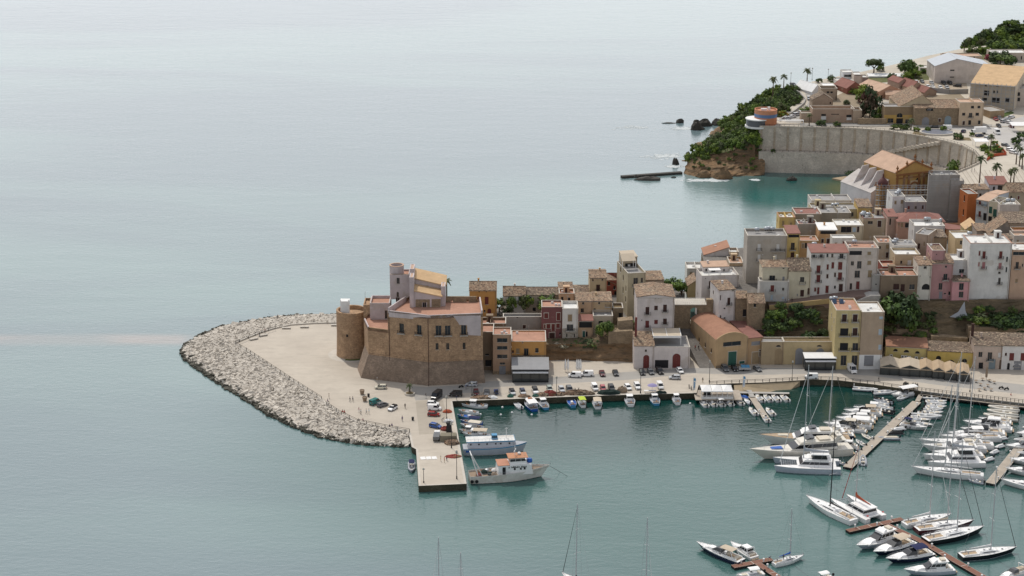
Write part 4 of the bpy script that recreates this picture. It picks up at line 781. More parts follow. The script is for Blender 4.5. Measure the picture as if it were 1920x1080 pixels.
H('f',280,455,690,640,18,9,BEIGE,('F',m_terr,0,.7),[(388,760,52,50,'t'),(300,760,18,30,'D'),(390,860,52,60,'b')],'greyish beige house with a stepped terrace behind the pinkish cream house')
H('h',735,886,165,612,14,9,(.62,.58,.50),('S',m_tile,85),[(808,203,34,34,'d'),(815,440,92,66,'D^'),(752,292,10,10,'D'),(864,306,14,16,'D')],'narrow ivory house with a shaggy tiled roof and a dark arch at its foot')
H('f',890,1036,778,615,16,9,PINK,('F',m_tile,0,.4),[(936,828,12,12,'D')],'upper tower of the faded pink house with peeling paint')
H('h',888,1128,140,613,15.5,8,PINK,('S',m_tile,30),[(1042,192,22,22,'d'),(1033,330,46,68,'d*'),(978,440,42,74,'d'),(970,442,110,5,'_'),(980,540,40,80,'y'),(1030,490,24,14,'D'),(1080,500,24,40,'D')],'faded pink house with balconies and blue grey doors')
H('h',1118,1312,342,611,15.5,6,(.56,.29,.29),('S',m_tiled,318),[(1213,442,52,74,'d'),(1210,526,52,64,'d')],'small bright pink house with two stacked windows left of the tall white wall')
H('h',1128,1314,108,616,15,8,(.59,.57,.55),('F',m_roofw,0,.4),[(1217,250,58,42,'d')],'plain white block with one wide window between pink and white houses')
H('f',1148,1366,640,632,18,10,(.56,.42,.24),('F',m_roofw,0,.5),[(1210,710,26,42,'d'),(1203,832,26,42,'w'),(1275,862,42,82,'b*')],'warm yellow house with a flat white roof and a brown shuttered door',side=[(4,9,.5,1.1,'w')],key='warmyellow')
H('f',1318,1790,697,613,15.5,11,(.63,.61,.57),('F',m_roofw,0,.4,m_terr),[(1418,836,18,50,'r'),(1467,870,34,80,'r*'),(1655,870,34,80,'r*'),(1727,906,18,56,'d'),(1411,958,16,46,'p'),(1463,984,34,74,'p*'),(1648,984,34,64,'p*'),(1720,1022,18,56,'d'),(1643,1040,28,24,'d'),(1640,1160,28,74,'d*')],'great blank white tower house with two rows of red shuttered balconies',cat='apartment block',side=[(3,14,.6,1,'D')])
H('f',1792,2010,772,614,15.5,10,(.50,.34,.24),('F',m_roofw,0,.6),[(1840,983,36,74,'d*'),(1902,960,14,32,'d'),(1833,1140,28,42,'t'),(1860,830,130,36,'d')],'peach house with a glazed roof storey right of the white tower house',cat='apartment block')
# second and third rows
H('e',130,578,612,632,18,10,(.40,.36,.31),('F',m_roofg,0,.9),[(258,778,34,72,'w*'),(470,782,34,74,'w*'),(468,785,160,6,'_'),(258,896,32,72,'w*'),(440,898,32,72,'w*'),(468,905,160,6,'_'),(300,835,14,14,'w')],'wide greyish apartment house with four white shutters and a clutter of roof gear',cat='apartment block',key='grey')
H('e',578,722,588,634,18,9,(.58,.43,.17),('S',m_tilem,535),[(648,632,120,44,'D'),(637,772,44,80,'d*'),(633,882,42,82,'b*')],'narrow bright yellow house with a red awning roof and balconies')
H('e',700,918,480,652,16,6,(.27,.25,.22),('F',m_tilem,0,.4),[],'windowless rain streaked grey wall block under a pink terrace',cat='building')
H('e',722,928,668,640,18,7,(.50,.32,.16),('F',m_terr,0,.5),[(785,752,26,58,'D'),(830,730,40,30,'t'),(752,750,22,50,'t')],'small orange tan house with a red terrace behind the yellow house')
H('e',932,1136,548,645,17,8,(.50,.30,.15),('S',m_canvw,515),[(1038,594,180,44,'D'),(972,692,26,42,'b'),(1036,722,38,76,'b')],'orange house with a white awning over its dark open loggia')
H('e',1126,1436,496,656,17,9,(.58,.50,.36),('F',m_roofw,0,.4),[(1238,575,120,64,'d'),(1372,572,24,62,'b'),(1330,570,40,50,'s')],'cream house with a long white roof and blue glazed veranda')
H('e',1085,1345,640,636,18,5,WHITE,('F',m_roofw,0,.4),[],'low white stair wall block in front of the orange house',cat='building')
H('e',1434,1692,418,664,17,9,(.42,.33,.23),('F',m_roofg,0,.4,m_shutr),[(1510,480,56,32,'d'),(1612,514,42,70,'b')],'beige house with a red edged flat roof crowded with tanks',key='rededge')
H('e',490,668,405,676,14,8,(.56,.40,.15),('F',m_roofw,0,.9,m_terr),[],'low mustard yellow block with white roof nearest the bay')
H('e',672,962,368,682,14,10,(.30,.25,.19),('F',m_tilem,0,.3),[(842,440,28,54,'D')],'long grey brown blank wall house with one dark door facing a red terrace',cat='building')
H('e',955,1295,355,690,14,10,(.30,.26,.20),('F',m_roofg,0,.3),[],'long windowless dark grey house in the third row',cat='building')
H('e',850,1300,215,722,12,10,(.55,.51,.47),('F',m_roofg,0,.5),[],'wide pale block with a high white back wall beside the bay',cat='building')
H('e',860,1375,312,708,12,10,(.52,.43,.26),('F',m_roofg,0,.6),[],'long low cream house with a wide grey roof terrace',key='lowcream')
H('e',1374,1532,292,706,12,9,(.55,.38,.13),('S',m_tile,200),[(1428,376,36,46,'d')],'mustard house with a tattered tiled roof at the foot of the church')
H('f',500,1030,452,690,14,12,(.45,.27,.20),('H',m_tilem,346),[(545,520,20,50,'t'),(512,500,14,40,'t'),(610,520,60,50,'D')],'pink house with a big maroon hipped roof in the middle of the old town')
H('f',388,498,400,694,14,10,(.50,.36,.29),('S',m_tilem,318),[(413,490,18,70,'D')],'slim pink house with lead roof window left of the maroon hipped roof')
H('f',444,586,172,716,12,12,(.64,.63,.62),('F',m_roofg,0,.4),[],'white cube house topped with steel water tanks below the church',key='cube')
H('f',586,826,232,713,12,10,(.27,.25,.26),('F',m_roofg,0,.3),[],'grey lilac block joined to the white cube house',cat='building')
H('f',690,1032,502,668,17,10,(.62,.59,.56),('F',m_roofw,0,.9),[(930,610,26,60,'w'),(990,604,42,40,'g')],'white house with a bright terrace and a big steel tank at its corner',side=[(3,9,.6,2,'b'),(3,13,.6,1,'b')],key='brightter')
H('f',700,846,585,640,17,9,(.42,.32,.24),('F',m_roofg,0,.4),[(735,760,20,60,'b'),(795,730,12,50,'t')],'tan house with a heavy cornice and a small iron balcony',yaw=-30)
H('f',846,1056,632,644,17,9,(.36,.29,.21),('S',m_tiled,770),[],'windowless brown house with a weedy lichen roof',cat='house')
H('f',1046,1322,540,692,15,10,(.50,.30,.17),('R',m_tilem,580),[(1110,570,22,12,'D')],'orange house with a long falling maroon roof below the scaffolded tower')
H('f',1265,1360,540,676,15,8,(.58,.47,.24),('L',m_tilet,470),[],'small pale yellow house under a tan lean to roof')
H('f',1390,1528,560,668,16,9,(.36,.30,.25),('S',m_tile,480),[(1430,660,18,40,'D'),(1500,640,20,40,'D')],'weathered grey pink house with an old tile roof')
H('f',1526,1790,590,664,16,10,(.20,.17,.145),('E',m_tile,450,.75),[(1563,605,40,34,'d'),(1672,602,20,26,'d')],'dark grey rubble house with one white framed window')
H('f',1500,1790,650,645,18,5,(.30,.26,.22),('S',m_tiled,640),[],'low roof of dark old tiles in front of the rubble house')
H('f',1292,1402,142,728,10,9,(.42,.13,.04),('F',m_roofg,0,.5),[(1335,470,26,22,'D'),(1380,500,14,20,'D')],'tall burnt orange house right of the scaffolded tower',side=[(3,14,1.2,2.6,'D'),(3,8,1.2,2.6,'D')],yaw=8)
H('f',1246,1395,96,740,12,7,TAN,('G',m_tile,40),[],'old house with a ragged tile roof behind the burnt orange one')
H('f',1388,1525,205,722,10,20,(.52,.54,.56),('G',m_tilep,118),[(1420,262,22,62,'r*'),(1480,280,26,70,'s*'),(1418,400,22,62,'r*'),(1475,440,30,80,'D')],'pale blue house with iron balconies and an orange tile roof',yaw=-38)
H('f',1530,1652,220,708,10,9,(.58,.52,.38),('F',m_roofg,0,.9),[(1538,360,36,74,'g'),(1590,400,38,84,'g'),(1627,380,16,44,'D'),(1535,450,36,56,'D'),(1600,450,36,56,'D')],'cream house with tall dark green doors and a sunken roof terrace',yaw=-36)
H('f',1652,1882,262,702,10,9,(.53,.46,.40),('F',m_roofw,0,1.0),[],'blank beige side wall block with white roof and two tanks',key='blankbeige')
H('f',1700,1990,470,680,14,10,(.36,.29,.22),('S',m_tiled,345),[],'house with a broad dark brown tiled roof at the right edge')
H('f',1800,1990,560,672,15,6,(.45,.25,.10),('F',m_terr),[(1850,540,40,40,'t')],'orange ochre house partly cut by the right edge of the photo')
H('f',1810,1990,612,655,16,7,(.52,.45,.38),('F',m_tilep),[],'pale house with a pink terrace and a thin brick chimney')
H('f',1528,1742,36,752,20,8,(.58,.54,.56),('S',m_tilem,0),[(1580,100,24,40,'D'),(1678,100,112,62,'d')],'white house with a wide glazed front and a dusty pink roof below the square',key='glazed')
H('f',1740,1990,120,735,14,9,(.45,.36,.25),('G',m_tile,20),[],'house with a big mossy tiled roof right of the glazed white house')
H('f',1400,1530,92,744,14,7,(.55,.5,.45),('S',m_tile,58),[],'little house with a stub of tiled roof beside the glazed white house')
# yellow restaurant row on the quay, right
H('j',372,838,352,592,2,9,(.55,.44,.18),('S',m_tiler,268),[(474,412,46,28,'D^'),(597,424,60,28,'D^'),(720,438,48,28,'D^')],'low yellow restaurant building with three half round windows and a red roof',cat='restaurant',yaw=-9)
H('j',838,1370,404,589,2,9,(.55,.40,.12),('S',m_tiled,296),[(957,505,56,42,'D^'),(1097,542,76,34,'D^'),(1249,536,56,40,'D^')],'low golden yellow restaurant building with a brown mottled roof',cat='restaurant',yaw=-9)
H('j',1360,1682,345,586,2,9,(.50,.40,.33),('S',m_tiled,195),[(1428,476,44,56,'d'),(1532,518,50,94,'d*'),(1642,484,30,56,'w'),(1550,690,74,110,'B'),(1650,680,34,104,'b^'),(1425,690,50,70,'D'),(1435,335,80,26,'D'),(1520,345,34,60,'d')],'pinkish house with a brown roof above the cafe tables',yaw=-4)
H('j',1684,2010,345,585,2,9,(.62,.60,.57),('S',m_tiled,205),[(1778,516,52,84,'r'),(1905,518,52,86,'r'),(1715,462,22,32,'b'),(1740,640,30,76,'D^'),(1837,698,84,100,'y'),(1837,590,84,36,'D^'),(1850,520,220,5,'_')],'white house with a grey roller door at the right end of the quay',yaw=-4)
# FAR DISTRICT ABOVE THE SEA WALL
def HB(r,xl,xr,yt,yb,dp,wall,roof,wins,label,**kw):
 p=GF(*pix(r,xl,yb));return H(r,xl,xr,yt,p.y,p.z-.3,dp,wall,roof,wins,label,**kw)
m_panel=M('pale_panel_roof',(.40,.43,.46),.4,'plain')
HB('k',922,1545,625,812,20,(.56,.50,.45),('E',m_panel,545,.38),[(1113,678,50,14,'d'),(1110,754,50,12,'d'),(1253,612,46,14,'d')],'large pale gabled hall with solar panelled roof beside a car park',cat='hall',side=[(4,5,1,4,'d'),(12,5,1,3,'d')])
HB('k',1325,1825,815,1075,34,(.50,.43,.34),('S',m_tilet,590),[(1490,852,20,24,'D'),(1620,860,20,38,'D'),(1760,858,18,24,'D'),(1497,955,52,54,'D'),(1582,930,18,30,'D'),(1617,930,18,30,'D'),(1475,1018,50,36,'D'),(1600,1035,78,52,'D'),(1730,1032,50,50,'D')],'big unfinished building with a vast tan roof behind scaffolding',cat='building',yaw=-24,key='scaf')
HB('k',1832,2020,880,1080,14,(.48,.42,.36),('F',m_concr),[(1860,960,30,40,'D'),(1860,1020,30,40,'D')],'unfinished concrete frame block at the right edge behind the tan roof',cat='building')
HB('k',1560,1960,475,575,12,(.46,.40,.33),('F',m_roofw,0,.5),[(1705,545,14,30,'D'),(1760,560,40,60,'b'),(1802,548,12,30,'D'),(1890,550,14,36,'D')],'long sandy villa with notched parapets under the far hill',cat='villa')
HB('k',1024,1450,512,575,10,(.46,.36,.27),('F',m_tilep,0,.4),[(1140,545,14,18,'D'),(1360,540,16,22,'b')],'low sandy villa peeping over the large gabled hall',cat='villa')
HB('k',752,858,642,700,8,(.62,.58,.5),('F',m_roofw,0,.4),[(800,690,14,24,'D')],'small sandy house with a white roof between far trees')
HB('l',1612,1852,372,452,20,(.48,.28,.19),('E',m_tilep,315,.5),[(1640,440,18,26,'D'),(1720,430,18,22,'D')],'peach shed with salmon gabled roof, broadest of the far sheds',cat='shed',yaw=24,side=[(3,1.5,1,1.5,'D'),(9,1.5,1,1.5,'D')])
HB('l',1250,1425,335,400,14,(.25,.10,.07),('E',m_tilem,270,.5),[],'dark red gabled shed beside the white villa',cat='shed',yaw=20)
HB('k',512,634,812,885,12,(.34,.24,.19),('E',m_tilem,775,.45),[(540,870,16,22,'D')],'small gabled shed with a maroon roof left of the car park',cat='shed',yaw=18)
HB('k',655,792,872,930,13,(.40,.29,.21),('E',m_tilem,806,.45),[(700,920,16,20,'D')],'middle gabled shed with a maroon roof and grey walls',cat='shed',yaw=20)
HB('k',802,936,922,968,13,(.33,.24,.18),('E',m_tilem,872,.42),[(845,955,24,20,'t')],'rightmost gabled shed with a grey brown end wall',cat='shed',yaw=22)
HB('k',366,656,948,1000,7,(.50,.33,.23),('G',m_tilep,902),[(432,975,24,14,'D'),(520,972,24,14,'D'),(610,968,24,14,'D')],'long low salmon shed with three small windows',cat='shed',chim=1)
HB('l',858,972,372,408,16,(.70,.70,.70),('E',m_canvw,300,.5),[],'white marquee with a tall pointed roof beside the road',cat='marquee',yaw=26)
HB('l',975,1118,305,360,8,(.66,.64,.6),('F',m_canvw,0,.2),[],'flat white tent roof next to the pointed marquee',cat='marquee')
HB('l',1128,1328,250,306,10,(.64,.61,.58),('F',m_roofw,0,.5),[(1160,290,40,26,'d'),(1250,290,60,26,'d')],'white villa wing with a glazed terrace',cat='villa')
HB('l',1200,1322,152,262,8,(.66,.66,.66),('F',m_roofw,0,.4),[(1260,205,90,24,'d')],'upper white villa storey with long railings',cat='villa')
HB('l',1328,1424,180,302,9,(.52,.45,.38),('F',m_roofw,0,.4),[(1370,190,70,10,'d')],'beige tower of the white villa with a thin flag pole',cat='villa')
HB('l',1422,1492,210,300,8,(.24,.19,.17),('F',m_roofw,0,.4),[],'dark brown cube wing at the right end of the white villa',cat='villa')
HB('l',1492,1908,200,214,5,(.66,.68,.68),('S',m_canvw,168),[],'long low white canopy roof in front of the far trees',cat='canopy')
HB('l',860,1092,465,600,9,(.33,.25,.185),('E',m_tiled,400,.55),[(1060,510,14,22,'D')],'ruined gabled building with bare brown walls by the bend of the road',cat='ruin')
HB('l',955,1142,335,470,8,(.36,.28,.21),('F',m_soil,0,1.4),[(1035,388,30,20,'D'),(1075,390,26,20,'D'),(1130,500,24,50,'D')],'roofless upper ruin with two square openings',cat='ruin')
HB('l',862,1335,566,716,9,(.36,.25,.18),('F',m_rub,0,1.6),[(985,686,58,40,'w'),(985,645,52,22,'D'),(1115,630,90,8,'D'),(1272,690,58,30,'w'),(1270,660,58,28,'D')],'roofless ruin with a red painted upper wall and two bricked doorways',cat='ruin')
HB('l',735,862,612,706,5,(.38,.29,.21),('F',m_rub,0,.5),[],'low crumbling wall block at the end of the roofless ruin',cat='ruin')
HB('l',1320,1418,580,722,8,(.38,.29,.21),('F',m_rub,0,1.2),[],'collapsed corner of the roofless ruin beside the reddish tree',cat='ruin')
HB('m',355,690,240,428,8,(.25,.18,.11),('F',m_roofg,0,.4),[(520,360,66,46,'d^'),(416,420,66,46,'d'),(518,430,76,56,'D'),(610,430,56,46,'d')],'brown restaurant building with an ochre ground floor and arched window',cat='restaurant',band=(4.6,plaster((.45,.29,.09))))
HB('m',520,930,240,420,26,(.50,.40,.27),('E',m_tile,110,.62),[],'broad gabled hall with a faded tile roof behind the brown restaurant',cat='hall')
HB('m',690,1197,258,450,22,m_wallst,('G',m_tile,165),[(810,445,82,84,'y^'),(970,412,28,36,'b'),(1060,446,76,100,'B^')],'long old stone storehouse with two arched gates and a dark sign board',cat='storehouse',key='store')
HB('m',1200,1472,192,456,10,(.52,.40,.28),('F',m_tilep,0,.4),[(1240,340,34,30,'D'),(1317,362,38,50,'d*'),(1393,342,38,32,'D'),(1340,260,34,28,'D'),(1413,258,32,26,'D'),(1307,445,32,50,'D'),(1240,446,26,42,'b'),(1415,438,28,40,'D')],'beige corner house with potted plants before its door')
HB('m',1540,1702,292,372,12,(.36,.26,.16),('F',m_concr,0,.4),[],'blank brown yard wall block climbing the side road',cat='building',yaw=20)
O,a,w_,h_,dp_=HOUSES['store'];mb=MB();p=[DY(*pix('m',x,y),O.y-.15)for x,y in((820,288),(897,288),(897,250),(820,250))]
mb.add([v for v in p]+[v+Vector((0,.12,0))for v in p],BF);sb=mb.obj('sign_board',m_black);lm=MB();d_=p[1]-p[0];e_=p[3]-p[0];off=Vector((0,-.03,0))
for f0,f1,g0,g1 in((.22,.78,.55,.72),(.12,.24,.2,.4),(.3,.42,.2,.36),(.48,.7,.2,.36)):c4=[p[0]+d_*f0+e_*g0+off,p[0]+d_*f1+e_*g0+off,p[0]+d_*f1+e_*g1+off,p[0]+d_*f0+e_*g1+off];lm.add(c4+[v+Vector((0,.02,0))for v in c4],BF)
lm.obj('lettering',m_gdoor,sb)
tag(sb,'dark sign board with pale lettering fixed on the old storehouse','sign')
# roof tanks, solar heaters
def tank(loc,label,rz=0,r=.6,L=1.5,vert=False):
 t=thing('water_tank',label,'water tank',loc,rz,'steel water tanks on the roofs');mb=MB()
 if vert:mb.lathe([(r*.6,.35),(r,.5),(r,1.5),(r*.6,1.75),(.08,1.8)],12)
 else:
  mb.loft([[(x,rr*cos(2*pi*k/12),.95+rr*sin(2*pi*k/12))for k in range(12)]for x,rr in((-L/2-.18,r*.4),(-L/2,r),(L/2,r),(L/2+.18,r*.4))])
 mb.obj('barrel',m_tank,t,True);mb=MB()
 for x in(-.45,.45):mb.box(x-.06,-r*.8,0,x+.06,r*.8,.5)
 mb.obj('stand',m_iron,t);return t
for key,spots,lab in(('penthouse',[(.1,.4),(.25,.75)],'white penthouse'),('grey',[(.55,.8),(.62,.85),(.7,.8),(.3,.7)],'greyish apartment house'),('cube',[(.45,.3),(.7,.5),(.85,.7)],'white cube house'),('brightter',[(.55,.9),(.62,.9),(.97,.6)],'bright terrace house'),('rededge',[(.05,.5),(.15,.75),(.3,.5)],'red edged flat roof'),('lowcream',[(.5,.5),(.58,.55)],'long low cream house'),('blankbeige',[(.55,.6),(.8,.6)],'blank beige block'),('pinkcream',[(.3,.75)],'pinkish cream house'),('tallwhite',[(.2,1.1)],'tall white red shuttered house'),('glazed',[(.3,.9),(.75,.95)],'glazed white house'),('yellow',[(.05,.85),(.2,.9)],'narrow yellow building'),('warmyellow',[(.9,.5)],'warm yellow house')):
 for i,(fx,fy)in enumerate(spots):
  p=on_roof(key,fx,fy,-.35);od=['front left','next','third along','rear right'][i]
  tank(p,f'{od} steel water tank on the roof of the {lab}' if len(spots)>1 else f'steel water tank on the roof of the {lab}',random.uniform(-.3,.3),vert=(key in('brightter',)and i==2))
def panel(loc,rz,label,n=1):
 t=thing('solar_panel',label,'solar panel',loc,rz,'solar panels on the yellow building');mb=MB()
 mb.add([(0,0,.1),(1.5,0,.1),(1.5,1.6,1.3),(0,1.6,1.3),(0,0,.18),(1.5,0,.18),(1.5,1.6,1.38),(0,1.6,1.38)],BF);mb.obj('glass',M('solar_glass',(.03,.05,.09),.15,'glass',spec=.6),t)
 mb=MB();mb.bar((.1,1.5,0),(.1,1.5,1.25),.05);mb.bar((1.4,1.5,0),(1.4,1.5,1.25),.05);mb.obj('frame',m_steel,t)
panel(on_roof('yellow',.02,.62,-.5),0,'left tilted solar panel on the roof terrace of the yellow building');panel(on_roof('yellow',.3,.62,-.5),0,'right tilted solar panel on the roof terrace of the yellow building')
def canopy(name,label,p0,wx,dy,h,mat,rz=0,h2=None,posts=m_white,cat='canopy',ribs=0):
 t=thing(name,label,cat,p0,rz);mb=MB();h2=h2 or h
 mb.add([(0,0,h),(wx,0,h),(wx,dy,h2),(0,dy,h2),(0,0,h+.14),(wx,0,h+.14),(wx,dy,h2+.14),(0,dy,h2+.14)],BF);mb.obj('roof_sheet',mat,t);mb=MB()
 for x in(.1,wx-.1):
  for y,hh in((.1,h),(dy-.1,h2)):mb=MB();mb.box(x-.09,y-.09,0,x+.09,y+.09,hh);mb.obj('post',posts,t)
 if ribs:
  mb=MB()
  for k in range(ribs+1):x=wx*k/ribs;mb.add([(x-.1,0,h+.15),(x+.1,0,h+.15),(x+.1,dy,h2+.15),(x-.1,dy,h2+.15),(x-.1,0,h+.24),(x+.1,0,h+.24),(x+.1,dy,h2+.24),(x-.1,dy,h2+.24)],BF)
  mb.obj('ribs',m_white,t);mb=MB();mb.box(0,-.15,h-.5,wx,-.003,h+.25);mb.obj('front_beam',m_white,t)
 return t
canopy('pergola','white framed pergola with beige blinds over the restaurant roof terrace',on_roof('terrace',-.02,.28,-.5),9.6,7.6,3.2,m_canv,h2=3.6,ribs=2,cat='pergola')
canopy('awning','small white awning on the roof terrace of the big white house',on_roof('bigwhite',.22,.1,-1.0),4.2,2.6,2.6,m_canvw,rz=.1,cat='awning')
canopy('terrace_roof','beige sheet roof on posts over the top terrace of the sand coloured house',on_roof('sand',-.05,.45,-1.0),5.2,3.6,3.4,m_canv,rz=.19,h2=5.2,cat='awning')
# SEA WALL
sw=thing('sea_wall','tall curved two tier stone sea wall with pilasters round the cove','sea wall',(wt[0].x,wt[0].y,0))
def nrm2(a,b):d=(b-a);d.z=0;d.normalize();return Vector((d.y,-d.x,0))
nv=[]
for i in range(len(wt)):
 n=Vector((0,0,0))
 if i>0:n+=nrm2(wt[i-1],wt[i])
 if i<len(wt)-1:n+=nrm2(wt[i],wt[i+1])
 nv.append(n.normalized())
def at_(p,z):return Vector((p.x,p.y,z))
mb=MB();top=[at_(p+n*.1,22.0)for p,n in zip(wt,nv)];bot=[at_(p+n*.9,10.4)for p,n in zip(wt,nv)]
for i in range(len(wt)-1):mb.quad(bot[i],bot[i+1],top[i+1],top[i])
for i in range(len(wt)-1):mb.quad(at_(top[i],21.95),at_(top[i+1],21.95),at_(top[i+1]+nv[i+1]*.25,22.0),at_(top[i]+nv[i]*.25,22.0));mb.quad(at_(top[i]+nv[i]*.25,22.0),at_(top[i+1]+nv[i+1]*.25,22.0),at_(top[i+1]+nv[i+1]*.25,22.7),at_(top[i]+nv[i]*.25,22.7));mb.quad(at_(top[i]+nv[i]*.25,22.7),at_(top[i+1]+nv[i+1]*.25,22.7),at_(top[i+1]-nv[i+1]*.3,22.7),at_(top[i]-nv[i]*.3,22.7));mb.quad(at_(top[i]-nv[i]*.3,22.7),at_(top[i+1]-nv[i+1]*.3,22.7),at_(top[i+1]-nv[i+1]*.3,22),at_(top[i]-nv[i]*.3,22))
wobj(mb,'upper_wall',m_seawall,sw)
mb=MB();mb.quad(at_(wt[0],22),at_(bot[0],10.4),at_(bot[0]+Vector((0,14,0)),10.4),at_(wt[0]+Vector((0,14,0)),22));mb.quad(at_(bot[0]+nv[0]*3,10.4),at_(bot[0]+nv[0]*3,-1),at_(bot[0]+Vector((0,14,0)),-1),at_(bot[0]+Vector((0,14,0)),10.4));wobj(mb,'end_wall',m_seawall,sw)
lowp=[p+n*3.4 for p,n in zip(bot,nv)];mb=MB()
for i in range(len(wt)-1):
 mb.quad(at_(bot[i],10.4),at_(bot[i+1],10.4),at_(lowp[i+1],10.4),at_(lowp[i],10.4));mb.quad(at_(lowp[i]+nv[i]*1.2,-1),at_(lowp[i+1]+nv[i+1]*1.2,-1),at_(lowp[i+1],10.4),at_(lowp[i],10.4))
wobj(mb,'lower_wall',M('sea_wall_lower',(.60,.53,.445),.95,'stone',col2=(.52,.455,.38),sc=.5),sw)
L_=[0]
for i in range(len(wt)-1):L_.append(L_[-1]+(wt[i+1]-wt[i]).length)
def along(s,pts):
 for i in range(len(wt)-1):
  if s<=L_[i+1]or i==len(wt)-2:t=(s-L_[i])/(L_[i+1]-L_[i]);return pts[i].lerp(pts[i+1],t),nv[i].lerp(nv[i+1],t),(wt[i+1]-wt[i]).normalized()
m_pil=M('wall_pilaster',(.50,.41,.31),.95,'stone',col2=(.39,.31,.23),sc=.6)
s_=1.0
while s_<L_[-1]-1:
 a,n,d=along(s_,top);b,_,_=along(s_,bot);wd=.55;mb=MB()
 mb.add([at_(a-d*wd,21.95),at_(a+d*wd,21.95),at_(b+d*wd,10.45),at_(b-d*wd,10.45),at_(a-d*wd+n*.22,21.95),at_(a+d*wd+n*.22,21.95),at_(b+d*wd+n*.22,10.45),at_(b-d*wd+n*.22,10.45)],BF);wobj(mb,'pilaster',m_pil,sw);s_+=6.6
def rail(pts,h,sp,name,mat,root=None,r=.05,mid=True,base=None):
 mb=MB()
 for a,b in zip(pts[:-1],pts[1:]):
  n=max(1,int((b-a).length/sp));
  for k in range(n+1):p=a.lerp(b,k/n);mb.box(p.x-r,p.y-r,p.z,p.x+r,p.y+r,p.z+h)
  mb.bar(a+Vector((0,0,h)),b+Vector((0,0,h)),r*.8,4)
  if mid:mb.bar(a+Vector((0,0,h*.55)),b+Vector((0,0,h*.55)),r*.6,4)
 return mb.obj(name,mat,root,loc=(-Vector(root.location)if root else(0,0,0)))
rail([at_(p,22.7)for p in top],.75,2.2,'railing',m_iron,sw,.06);rail([at_(p-n*.15,10.4)for p,n in zip(lowp,nv)],.9,2.5,'railing',m_iron,sw,.06)
mb=MB()
sa,sb_=L_[4]-6,L_[6]-4;N=16
for k in range(N):
 f0,f1=k/N,(k+1)/N;z=10.6+11*f1;p,n,d=along(sa+(sb_-sa)*f0,bot);q,n2,_=along(sa+(sb_-sa)*f1,bot)
 mb.prism(ccw([(v.x,v.y)for v in(p-n*.6,q-n2*.6,q+n2*1.6,p+n*1.6)]),max(10.4,z-1.6),z)
wobj(mb,'staircase',m_seawall,sw)
# CHURCH
CH=H('o',1681,1747,325,757,11,24,(.46,.27,.09),('E',m_tilep,307,.5),[(1720,358,11,24,'d^')],'baroque ochre church with a pedimented front, terracotta nave roof and scaffolding','church',yaw=24,name='church',key='church')
O,a,w_,h_,dp_=HOUSES['church'];m_trim=M('brown_church_trim',(.27,.12,.045),.9,'plaster');pk=4.6
mb=MB()
for x in(.1,w_*.2,w_*.33,w_*.62,w_*.76,w_-1.0):mb.box(x,-.3,0,x+.9,-.003,h_-1.2)
mb.obj('pilasters',m_trim,CH);mb=MB();mb.box(-.3,-.55,h_-1.2,w_+.3,-.004,h_-.5);mb.box(-.2,-.4,h_-2.6,w_+.2,-.004,h_-2.2)
rhp=DY(1720,307,757).z-DY(1681,325,757).z
mb.add([(-.4,-.5,h_-.1),(w_/2,-.5,h_+rhp+.0),(w_/2,-.5,h_+rhp+.7),(-.4,-.5,h_+.6),(-.4,.3,h_-.1),(w_/2,.3,h_+rhp),(w_/2,.3,h_+rhp+.7),(-.4,.3,h_+.6)],BF);mb.add([(w_/2,-.5,h_+rhp),(w_+.4,-.5,h_-.1),(w_+.4,-.5,h_+.6),(w_/2,-.5,h_+rhp+.7),(w_/2,.3,h_+rhp),(w_+.4,.3,h_-.1),(w_+.4,.3,h_+.6),(w_/2,.3,h_+rhp+.7)],BF)
mb.obj('cornice',m_trim,CH)
mb=MB();c_=w_*.52;N=12;
for k in range(N):
 t0_,t1_=pi*k/N,pi*(k+1)/N;ii=[(c_+r*cos(t),y,h_*.62+r*sin(t))for y in(-.4,-.003)for r in(2.0,2.7)for t in(t0_,t1_)];mb.add(ii,[(0,1,3,2),(2,3,7,6),(0,2,6,4),(1,0,4,5)])
mb.obj('arch_moulding',m_trim,CH);mb=MB();mb.box(c_-2.0,-.03,h_*.62,c_+2.0,-.004,h_*.62+3.2);mb.obj('pale_panel',plaster((.52,.40,.25)),CH)
for fx,fz in((.02,.6),(.28,rhp*.55),(.5,rhp+.7),(.72,rhp*.55),(.98,.6)):
 mb=MB();mb.lathe([(.35,0),(.35,.5),(.2,.6),(.2,.9),(.6,1.4),(.55,1.9),(.2,2.1),(.25,2.5),(.02,2.9)],10,0,(w_*fx,0,h_+fz));mb.obj('urn',m_trim,CH,True)
wl_=plaster((.62,.57,.55));mb=MB()
mb.add([(-9,5,0),(-.01,5,0),(-.01,dp_+4,0),(-9,dp_+4,0),(-9,5,h_-9),(-.01,5,h_-4),(-.01,dp_+4,h_-4),(-9,dp_+4,h_-9)],BF);mb.obj('side_aisle',wl_,CH)
mb=MB();mb.add([(-9.2,4.8,h_-9),(-.01,4.8,h_-4),(-.01,dp_+4,h_-4),(-9.2,dp_+4,h_-9),(-9.2,4.8,h_-8.8),(-.01,4.8,h_-3.8),(-.01,dp_+4,h_-3.8),(-9.2,dp_+4,h_-8.8)],BF);mb.obj('aisle_roof',plaster((.50,.46,.43)),CH)
for y in(9,14.5,20):
 mb=MB();mb.add([(-8.4,y,h_-9),(-.02,y,h_-5),(-.02,y,h_-.4),(-3.4,y,h_-.6),(-8.4,y+.5,h_-9),(-.02,y+.5,h_-5),(-.02,y+.5,h_-.4),(-3.4,y+.5,h_-.6)],BF);mb.obj('buttress',wl_,CH)
